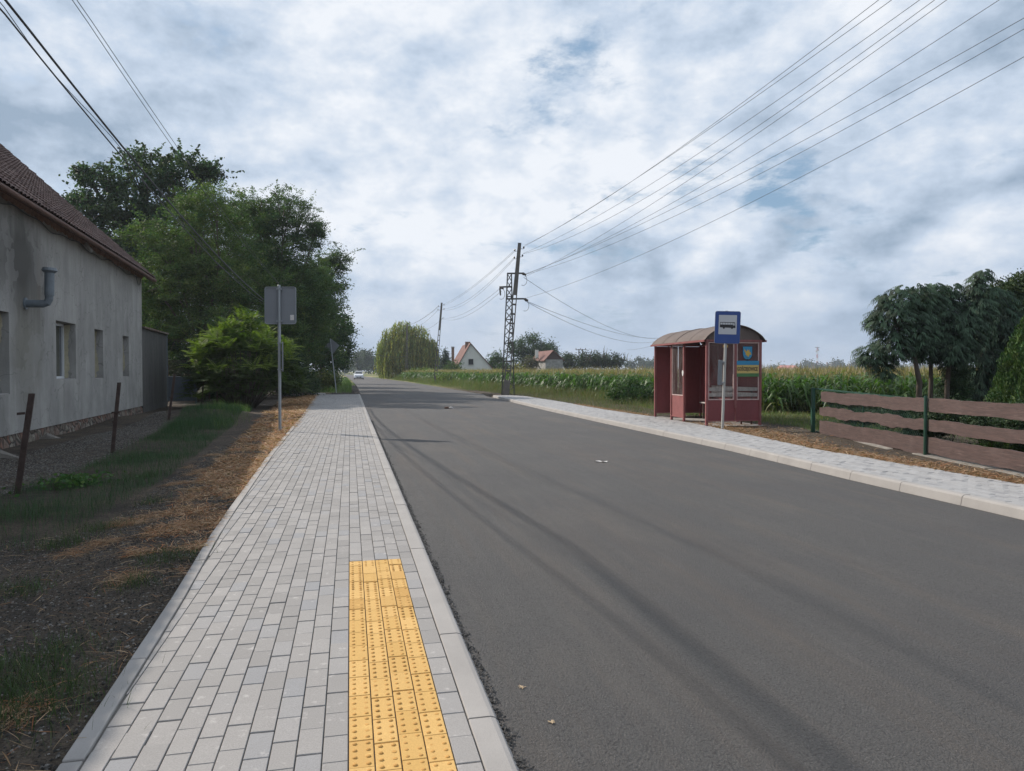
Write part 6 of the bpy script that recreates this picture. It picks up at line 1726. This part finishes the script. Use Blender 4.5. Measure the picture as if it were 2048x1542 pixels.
# green grass strip between the posts and the path of bare soil
gp_ = gpoly([(-60, 1010), (120, 960), (235, 900), (330, 862), (400, 822), (470, 806), (505, 822), (420, 890), (330, 960), (210, 1030), (60, 1090), (-60, 1110)])
x, y = scatter(gp_, 48000); x2, y2 = scatter(gp_, 16000, 260, .22); x = np.concatenate([x, x2]); y = np.concatenate([y, y2])
dn = hnoise(x * 1.7 + 5, y * 1.7); k = rng.uniform(0, 1, len(x)) < np.clip(.85 + dn * 2.0, .2, 1); x, y = x[k], y[k]
z = ground_h(x, y); n = len(x); lush = np.clip(.8 + hnoise(x * .8, y * .8) * 1.6, .45, 1.4)
blades(x, y, z, rng.uniform(.10, .32, n) * lush, rng.uniform(.004, .008, n), rng.uniform(.1, .6, n), None, 'grass_strip', 'band of soft green grass along the old fence posts', M_GRASS, cols=shades(n, (.046, .092, .042), lv=.28))
# taller sunlit tuft on the mound
mp = gpoly([(400, 815), (440, 795), (500, 800), (500, 835), (430, 850)], .1); x, y = scatter(mp, 2600); z = ground_h(x, y); n = len(x)
blades(x, y, z, rng.uniform(.15, .42, n), rng.uniform(.008, .016, n), rng.uniform(.1, .5, n), None, 'tall_grass', 'taller pale grass on the small mound before the sumac bush', M_GRASS, cols=shades(n, (.11, .16, .05), lv=.25))
# odd tufts near the camera
tf = []
for (px, py, r) in ((335, 1140, .13), (270, 1190, .10), (40, 1185, .12), (15, 1390, .16), (70, 1420, .15), (40, 1470, .18), (100, 1340, .12), (620, 0, 0), (130, 1090, .15), (200, 1060, .14), (300, 1010, .10), (290, 950, .15)):
    if r == 0: continue
    cx, cy, _ = G(px, py, -.1); m_ = int(9000 * r * r * 2.6); tf.append((cx + rng.normal(0, r, m_), cy + rng.normal(0, r, m_)))
x = np.concatenate([t[0] for t in tf]); y = np.concatenate([t[1] for t in tf]); z = ground_h(x, y); n = len(x)
blades(x, y, z, rng.uniform(.04, .13, n), rng.uniform(.003, .006, n), rng.uniform(.2, .9, n), None, 'grass_tufts', 'scattered small green grass tufts on the bare verge', M_GRASS, cols=shades(n, (.055, .085, .034), lv=.3))
# broad leafed weed
wd = []
cx, cy, _ = G(150, 975, -.15); n = 420; a = rng.uniform(0, 6.28, n); r = np.abs(rng.normal(0, .26, n))
C = np.stack([cx + np.cos(a) * r, cy + np.sin(a) * r * 1.3, rng.uniform(-.05, .10, n) + float(ground_h(cx, cy))+.05], 1); V, Qd = leaf_quads(C, rng.uniform(.05, .09, n), .045, .8, 0)
wv = thing('leafy_weed', 'low broad-leaved green weed in the grass strip near the nearest post', 'weed', (cx, cy, float(ground_h(cx, cy)))); np_mesh('leaves', V, Qd, M_GRASS, parent=wv, col=np.repeat(shades(n, (.075, .14, .045), lv=.2), 4, axis=0))
mb = MB()
for i in range(20): mb.tube([(cx + random.uniform(-.25, .25), cy + random.uniform(-.3, .3), float(ground_h(cx, cy)) - .02), (cx + random.uniform(-.25, .25), cy + random.uniform(-.3, .3), float(ground_h(cx, cy)) + .1)], .003, 3)
mb.build('stems', M_BARK, wv, recalc=False)

def straw(x, y, z, n, Ls, ws, cols, name, label, rise=.5):
    a = rng.uniform(0, 2 * math.pi, n); V, Q, k = strips(np.stack([x, y, z + rng.uniform(0, .02, n)], 1), np.stack([np.cos(a), np.sin(a)], 1), Ls, ws, np.stack([rng.uniform(0, rise, n), rng.uniform(0, rise, n) + .1], 1), 3)
    V[:, 2] = np.maximum(V[:, 2], np.repeat(z + .004, k) - .0)
    o = np_mesh(name, V, Q, M_STRAW, col=np.repeat(cols, k, axis=0)); tag(o, label, kind='stuff')
def straw_cols(n, fire=.5):
    t = rng.uniform(0, 1, n)[:, None]; f = (rng.uniform(0, 1, n) < fire)[:, None]
    a = np.array([[.34, .22, .13]]); b = np.array([[.52, .37, .24]]); c = np.array([[.33, .13, .055]])
    return np.clip(np.where(f, a * (1 - t) + c * t, a * (1 - t) + b * t) * rng.uniform(.6, 1.2, n)[:, None], 0, 1)
# bed of dry orange-tan clippings along the pavement edge
def along_left(n, t0, t1, w0, w1, pw=1.0, clump=0):
    t = t0 + (t1 - t0) * rng.uniform(0, 1, n) ** pw; d = rng.uniform(0, 1, n) ** 1.3 * np.interp(t, [t0, t1], [w0, w1]); s = sLB(t) - d + .015
    return s * UY + t * UX, -s * UX + t * UY, t, d
x, y, t, d = along_left(60000, 6.4, 46, .62, 1.9, 1.4); 
nz_ = hnoise(x * 3.1, y * 3.1) + .6 * hnoise(x * 7 + 3, y * 7); k = rng.uniform(0, 1, len(x)) < np.clip(.62 + nz_ * 2.0 - .3 * (t < 8), .04, 1); x, y, t = x[k], y[k], t[k]; n = len(x)
straw(x, y, ground_h(x, y), n, rng.uniform(.05, .20, n) * np.clip(t / 14, .7, 1.5), rng.uniform(.0035, .009, n) * np.clip(t / 10, .8, 2.2), straw_cols(n, .6) * 1.15, 'dry_grass_clippings', 'bed of orange-tan dead grass along the left pavement edge', .6)
# sparse straw and stalks over the near bare soil
pl_ = gpoly([(-200, 1700), (-200, 1100), (200, 1060), (420, 900), (600, 850), (480, 1040), (380, 1200), (170, 1542), (110, 1700)])
x, y = scatter(pl_, 7500, 130, .085); x2, y2 = scatter(pl_, 2600); x = np.concatenate([x, x2]); y = np.concatenate([y, y2]); n = len(x)
straw(x, y, ground_h(x, y), n, rng.uniform(.04, .22, n), rng.uniform(.002, .0045, n), straw_cols(n, .5) * .95, 'straw_stalks', 'loose dry stalks scattered over the dark soil verge', .35)
# gravel by the farmhouse wall and pebbles in the verge
pg = gpoly([(-60, 925), (60, 905), (330, 835), (335, 850), (230, 905), (100, 965), (-60, 1010)]); x, y = scatter(pg, 13000); n = len(x)
g0 = rng.uniform(.03, .20, n)[:, None] * np.array([[1, .94, .86]]); V, Fc, C = bits(x, y, ground_h(x, y) + .002, rng.uniform(.006, .020, n), g0, .5)
tag(np_mesh('gravel', V, Fc, M_STONE_BIT, col=C, nside=3), 'grey gravel band along the foot of the farmhouse', kind='stuff')
x, y = scatter(pl_, 70000); n = len(x); g0 = (.025 + .22 * rng.uniform(0, 1, n)[:, None] ** 2.6) * np.array([[1, .95, .88]]); V, Fc, C = bits(x, y, ground_h(x, y) + .001, .0018 + .010 * rng.uniform(0, 1, n) ** 3, g0, .7)
tag(np_mesh('soil_pebbles', V, Fc, M_STONE_BIT, col=C, nside=3), 'small pebbles and clods in the bare verge soil', kind='stuff')
for i, (px, py, lab) in enumerate(((100, 880, 'pale angular rock at the foot of the farmhouse wall'), (8, 918, 'half buried pale rock by the left edge of the photo at the wall foot'))):
    cx, cy, _ = G(px, py, -.1); mb = MB(); mb.tube([(cx - .22, cy - .1, -.12), (cx - .05, cy, -.03), (cx + .2, cy + .1, -.10)], [.04, .10, .03], 7); o = mb.build('rock', bpy.data.materials['rough_concrete'], origin=(cx, cy, -.1)); tag(o, lab, 'rock')

# right verge: short lawn, tall weeds, straw
def right_band(n, t0, t1, fa, fb):
    t = rng.uniform(t0, t1, n); s = np.where(t < tR1, sRE(t), sRE(tR1)); cyx = np.interp(t, TT, SSc); lo = s + fa; hi = s + (cyx - s) * fb; s2 = lo + (hi - lo) * rng.uniform(0, 1, n)
    return s2 * UY + t * UX, -s2 * UX + t * UY, s2 - s, (s2 - s) / np.maximum(cyx - s, .2)
st_c = np.array([toST(a, b) for a, b in CE]); o_ = np.argsort(st_c[:, 1]); TT, SSc = st_c[o_, 1], st_c[o_, 0]
x, y, d, f = right_band(36000, 21.5, 60, .05, 1.0); z = ground_h(x, y); n = len(x)
hh = rng.uniform(.06, .20, n) + .55 * sm((f - .25) / .6) * rng.uniform(.25, 1, n) * np.clip((y - 22) / 10, .15, 1)
cols = np.where((rng.uniform(0, 1, n) < .30)[:, None], shades(n, (.19, .135, .075), lv=.2), shades(n, (.105, .135, .048), lv=.25))
blades(x, y, z, hh, rng.uniform(.007, .017, n), rng.uniform(.1, .6, n), None, 'verge_weeds', 'tall mixed weeds and seeding grass between the right pavement and the corn', M_GRASS, cols=cols)
# verge strip beyond the pavement end on both sides
n = 26000; yv = 55 + 100 * rng.uniform(0, 1, n) ** 1.2; xv = road_right(yv) + .15 + rng.uniform(0, 1, n) * np.clip(np.interp(yv, cey[::-1, 1], cey[::-1, 0]) - road_right(yv), 1.5, 14)
hh = rng.uniform(.15, .9, n) * np.clip((xv - road_right(yv)) / 2, .2, 1)
blades(xv, yv, ground_h(xv, yv), hh, rng.uniform(.02, .05, n) * (yv / 90), rng.uniform(.1, .6, n), None, 'roadside_grass', 'rough grass and weeds along the far right roadside', M_GRASS, cols=np.where((rng.uniform(0, 1, n) < .25)[:, None], shades(n, (.21, .16, .08), lv=.2), shades(n, (.105, .145, .05), lv=.22)))
n = 14000; yv = 48 + 90 * rng.uniform(0, 1, n) ** 1.3; xv = road_left(yv) - .5 - rng.uniform(0, 1, n) ** 1.2 * 3.2
blades(xv, yv, ground_h(xv, yv), rng.uniform(.08, .5, n), rng.uniform(.012, .04, n), rng.uniform(.1, .6, n), None, 'left_roadside_grass', 'green grass verge between the left trees and the road', M_GRASS, cols=shades(n, (.075, .12, .04), lv=.25))
# lawn strip beside and behind the shelter
lw = [(5.2, 23.6), (5.6, 22.6), (7.3, 18.6), (7.0, 16.9), (9.5, 16.6), (13, 20), (11, 22.4), (8.2, 24.4), (6.2, 30), (5.0, 30)]
x, y = scatter(lw, 30000); z = ground_h(x, y); n = len(x)
blades(x, y, z, rng.uniform(.05, .17, n), rng.uniform(.006, .012, n), rng.uniform(.2, .8, n), None, 'lawn', 'short green grass behind and beside the bus shelter', M_GRASS, cols=np.where((rng.uniform(0, 1, n) < .18)[:, None], shades(n, (.26, .20, .10), lv=.2), shades(n, (.105, .155, .045), lv=.22)))
# garden lawn behind the fence
x, y = scatter([(7.3, 16.8), (7.3, 5.5), (16, 9), (22, 18), (12, 20)], 24000); z = ground_h(x, y); n = len(x)
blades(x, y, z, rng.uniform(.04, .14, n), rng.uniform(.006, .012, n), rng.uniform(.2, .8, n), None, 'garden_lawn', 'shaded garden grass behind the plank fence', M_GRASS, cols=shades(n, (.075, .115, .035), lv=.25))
# straw along the right pavement edge and around the fence foot
n = 26000; t = rng.uniform(6, 30, n); s = sRE(t) + np.abs(rng.normal(0, 1, n)) * np.interp(t, [6, 12, 16, 19, 21, 30], [.22, .32, .75, .55, .12, .10]) - .02
x = s * UY + t * UX; y = -s * UX + t * UY; k = ~((y > 18.3) & (y < 23.6) & (x > 4.4) & (x < 6.9) & (t > 19.1)); x, y = x[k], y[k]; n = len(x)
straw(x, y, np.maximum(ground_h(x, y), 0.01), n, rng.uniform(.06, .20, n), rng.uniform(.005, .011, n), straw_cols(n, .50) * .85, 'right_dry_grass', 'tan dead grass clippings between the right pavement, shelter and fence', .6)
# shrub in front of the corn, left of the shelter
tree('shrub', 'dark green bramble shrub growing into the corn just left of the bus shelter', 'shrub', (P(1270, 800, 31)[0], 31, 0), [pb(1262, 782, 31.5, 34, 24), pb(1288, 792, 30.8, 22, 18), pb(1235, 790, 32, 22, 16), pb(1270, 800, 31, 30, 12)], .03, .10, .5, 24, .22, (.045, .085, .032), seed=77, split=.1, shell=.25)
# maize leaves flagged lighter in the photo come from variation in the field

# ---- right garden conifers
def drooping(blobs, nspray, slen, colr, seed=0, fan=9):
    rs = np.random.default_rng(seed); Vs, Cs = [], []; tot = sum(q[3] * q[5] for q in blobs)
    for q in blobs:
        m_ = int(nspray * q[3] * q[5] / tot); d = rs.normal(0, 1, (m_, 3)); d /= np.linalg.norm(d, axis=1, keepdims=True)
        rad = .35 + .65 * rs.uniform(0, 1, m_) ** .45; p = np.array(q[:3]) + d * np.array(q[3:]) * rad[:, None]
        d = d + rs.normal(0, .12, d.shape); cl = np.clip(1 + .35 * np.sin(d[:, 0] * 7 + q[0]) + rs.normal(0, .34, m_), .35, 2.2)
        out = d.copy(); out[:, 2] = 0; out /= np.linalg.norm(out, axis=1, keepdims=True) + 1e-6
        for j in range(fan):
            # spray: strips leaving the twig outward then hanging
            f = j / (fan - 1.0); st = p + out * slen * (f * .7 - .1)[..., None] if False else p + out * (slen * (f * .7 - .1)) - np.array([[0, 0, 1]]) * slen * .28 * f * f
            sd = np.cross(out, [0, 0, 1]) * (1 if j % 2 else -1); ln_ = slen * rs.uniform(.35, .75, m_)[:, None]
            tip = st + sd * ln_ * .35 + out * ln_ * .25 - np.array([[0, 0, 1]]) * ln_ * (.55 + .3 * f)
            mid = (st + tip) / 2 + np.array([[0, 0, 1]]) * ln_ * .10; b = np.cross(tip - st, out + .3 * sd); b /= np.linalg.norm(b, axis=1, keepdims=True) + 1e-6; w = .011 * rs.uniform(.7, 1.5, (m_, 1))
            Vs.append(np.stack([st, mid + b * w, tip, mid - b * w], 1).reshape(-1, 3)); Cs.append(np.repeat((np.array(colr)[None] * (cl * rs.uniform(.8, 1.2, m_))[:, None]), 4, axis=0))
    V = np.concatenate(Vs); return V, np.arange(len(V)).reshape(-1, 4), np.clip(np.concatenate(Cs), .003, 1)
YC_ = 17.6
CY = [('weeping cypress on the left of the garden group, its crown hanging lowest towards the corn', 1836, 10, [(1788, 640, 40, 40), (1758, 640, 24, 26), (1805, 598, 34, 30), (1770, 600, 18, 16), (1745, 705, 30, 22), (1790, 690, 44, 34), (1768, 730, 26, 26), (1830, 660, 34, 50), (1838, 590, 24, 26), (1728, 718, 14, 10)], YC_),
      ('middle weeping cypress, its thin trunk just behind the round green fence post', 1859, 8, [(1868, 588, 28, 24), (1850, 620, 34, 34), (1880, 650, 36, 50), (1850, 690, 40, 36), (1895, 610, 24, 30), (1905, 578, 18, 14)], YC_ + .5),
      ('tallest weeping cypress with a crooked nodding top, right of the middle one', 1892, 9, [(1968, 548, 15, 12), (1950, 575, 16, 26), (1955, 620, 30, 34), (1930, 660, 40, 40), (1905, 700, 36, 34), (1985, 590, 20, 18)], YC_ + .2)]
for i, (lab, pxt, wpx, bl, Y) in enumerate(CY):
    base = (P(pxt, 800, Y)[0], Y, 0); th = thing('weeping_cypress', lab, 'tree', base, 'weeping cypresses behind the fence')
    bb_ = [pb(a, b, Y, c_, d_, 1.1) for a, b, c_, d_ in bl]
    mb = MB(); r0 = wpx / 2 / 1450 * Y * 1.1; topb = bb_[0] if i != 2 else bb_[3]; mb.tube([Vector(base) - Vector((0, 0, .2)), Vector((base[0] + .03, Y, 1.2)), Vector((base[0] * .8 + topb[0] * .2, Y, 1.9)), Vector(topb[:3]) - Vector((0, 0, .1))], [r0 * 1.1, r0, r0 * .7, r0 * .3], 9)
    for q in bb_:
        s0_ = Vector((base[0] * .8 + topb[0] * .2, Y, 1.9)); s1_ = Vector(topb[:3]); ff = min(1, max(0, (q[2] - .4 - s0_.z) / max(.1, s1_.z - s0_.z))) * .8
        st0 = s0_.lerp(s1_, ff); qe = Vector(q[:3]); mb.tube([st0, st0.lerp(qe, .5) + Vector((0, 0, .03)), qe], [r0 * .3, r0 * .2, .006], 5)
    mb.build('trunk', M_BARK, th, smooth=True, recalc=False)
    V, Qd, C = drooping(bb_, 1700, .22, (.052, .088, .054), 100 + i); np_mesh('crown', V, Qd, M_CON, parent=th, col=C)
cd = thing('cedar_tree', 'massive dark blue-green cedar filling the right of the garden down to the fence', 'tree', (P(1985, 800, 18.6)[0], 18.6, 0))
bb_ = [pb(a, b, 18.8, c_, d_, 1.1) for a, b, c_, d_ in [(1990, 650, 50, 44), (1960, 720, 55, 50), (2030, 700, 60, 70), (1950, 780, 60, 44), (2040, 790, 70, 60), (2000, 600, 30, 22), (1925, 790, 44, 34), (2080, 660, 50, 60)]]
trunk_mb((P(1985, 800, 18.6)[0], 18.6, 0), bb_, .11, seed=5).build('trunk', M_BARK, cd, smooth=True, recalc=False)
V, Qd, C = drooping(bb_, 5600, .26, (.038, .068, .046), 7, 9); np_mesh('crown', V, Qd, M_CON, parent=cd, col=C)
tree('yew_tree', 'dark yew with yellowish tips rising behind the cedar at the right edge', 'tree', (P(2035, 800, 20.5)[0], 20.5, 0), [pb(2010, 585, 20.5, 32, 28), pb(2045, 580, 20.5, 36, 34), pb(2040, 640, 20.5, 60, 60), pb(2090, 600, 20.5, 50, 50), pb(2060, 720, 20.5, 70, 70)], .1, .085, .5, 26, .17, (.048, .075, .03), mat=M_CON, seed=8, shell=.4, up=0, hang=-.2)
def thuja(label, px, ytop, Y, rbase, colr, seed, grp='thuja columns at the right edge'):
    rs = np.random.default_rng(seed); x0_ = P(px, 742, Y)[0]; zt = P(px, ytop, Y)[2]; th = thing('thuja', label, 'tree', (x0_, Y, 0), grp)
    mb = MB(); mb.tube([(x0_, Y, -.1), (x0_, Y, zt * .9)], [.05, .01], 6); mb.build('trunk', M_BARK, th)
    n = 26000; f = 1 - rs.uniform(0, 1, n) ** .62; z = .05 + f * (zt - .05); a = rs.uniform(0, 6.28, n)
    lob = 1 + .10 * np.sin(a * 5 + z * 4) + .06 * np.sin(a * 11 - z * 9)
    r = rbase * (1 - f) ** .75 * lob * (1 - .35 * rs.uniform(0, 1, n) ** 2) * (1 + rs.normal(0, .05, n)) * np.where(f < .08, .8, 1)
    C = np.stack([x0_ + np.cos(a) * r, Y + np.sin(a) * r, z], 1)
    A = np.stack([np.cos(a) * .35, np.sin(a) * .35, np.full(n, 1.0)], 1) + rs.normal(0, .3, (n, 3)); A /= np.linalg.norm(A, axis=1, keepdims=True)
    V, Qd = leaf_quads(C, rs.uniform(.04, .075, n), .024, 0, 0, A)
    idc = (np.floor(a * 3).astype(int) * 40 + np.floor(z * 9).astype(int)); idc -= idc.min()
    np_mesh('crown', V, Qd, M_CON, parent=th, col=np.repeat(shades(n, colr, idc, .2, .2, .1), 4, axis=0))
thuja('tall dark green thuja cone at the right edge behind the fence', 2052, 628, 12.9, .78, (.058, .105, .030), 1)
thuja('shorter thuja cone in front of the tall one, cut by the right edge', 2072, 690, 11.6, .50, (.062, .110, .032), 2)
for i, (px, py, Y, rx, ry, lab) in enumerate(((1905, 830, 14.2, 50, 34, 'dark low shrub behind the planks right of the round green post'), (1985, 840, 12.6, 60, 40, 'dense green low hedge behind the planks near the right edge'), (1790, 830, 15.6, 45, 22, 'low dark shrub seen between the planks left of the round green post'), (1910, 770, 18.0, 30, 44, 'dark shrub standing under the cypress trunks'), (1720, 835, 16.6, 30, 14, 'small dark plant behind the left section of the fence'), (1850, 850, 14.6, 46, 26, 'dark leafy shrub directly behind the round green post'), (2050, 850, 11.2, 50, 46, 'dark green hedge at the right edge under the thuja cones'))):
    tree('garden_shrub', lab, 'shrub', (P(px, 800, Y)[0], Y, 0), [pb(px, py, Y, rx, ry), pb(px - rx * .5, py + ry * .3, Y + .1, rx * .55, ry * .6), pb(px + rx * .5, py + ry * .3, Y - .1, rx * .55, ry * .6)], .015, .045, .55, 26, .12, (.030, .055, .024), mat=M_CON, seed=60 + i, split=.1, shell=.3, group='shrubs behind the plank fence')

# ================================================================== HAZE
m = NT('thin_haze'); m.t.nodes.remove(m.b)
pv = m.n('ShaderNodeVolumePrincipled'); pv.inputs['Density'].default_value = HAZE_D; pv.inputs['Color'].default_value = (.80, .88, 1.0, 1); pv.inputs['Anisotropy'].default_value = 0.2
m.l(pv.outputs[0], m.out.inputs['Volume'])
mb = MB(); mb.box(-2800, 2800, -400, 3200, -1.3, 36.0)
o = mb.build('haze', m.m); tag(o, 'thin summer haze over the fields', kind='stuff')
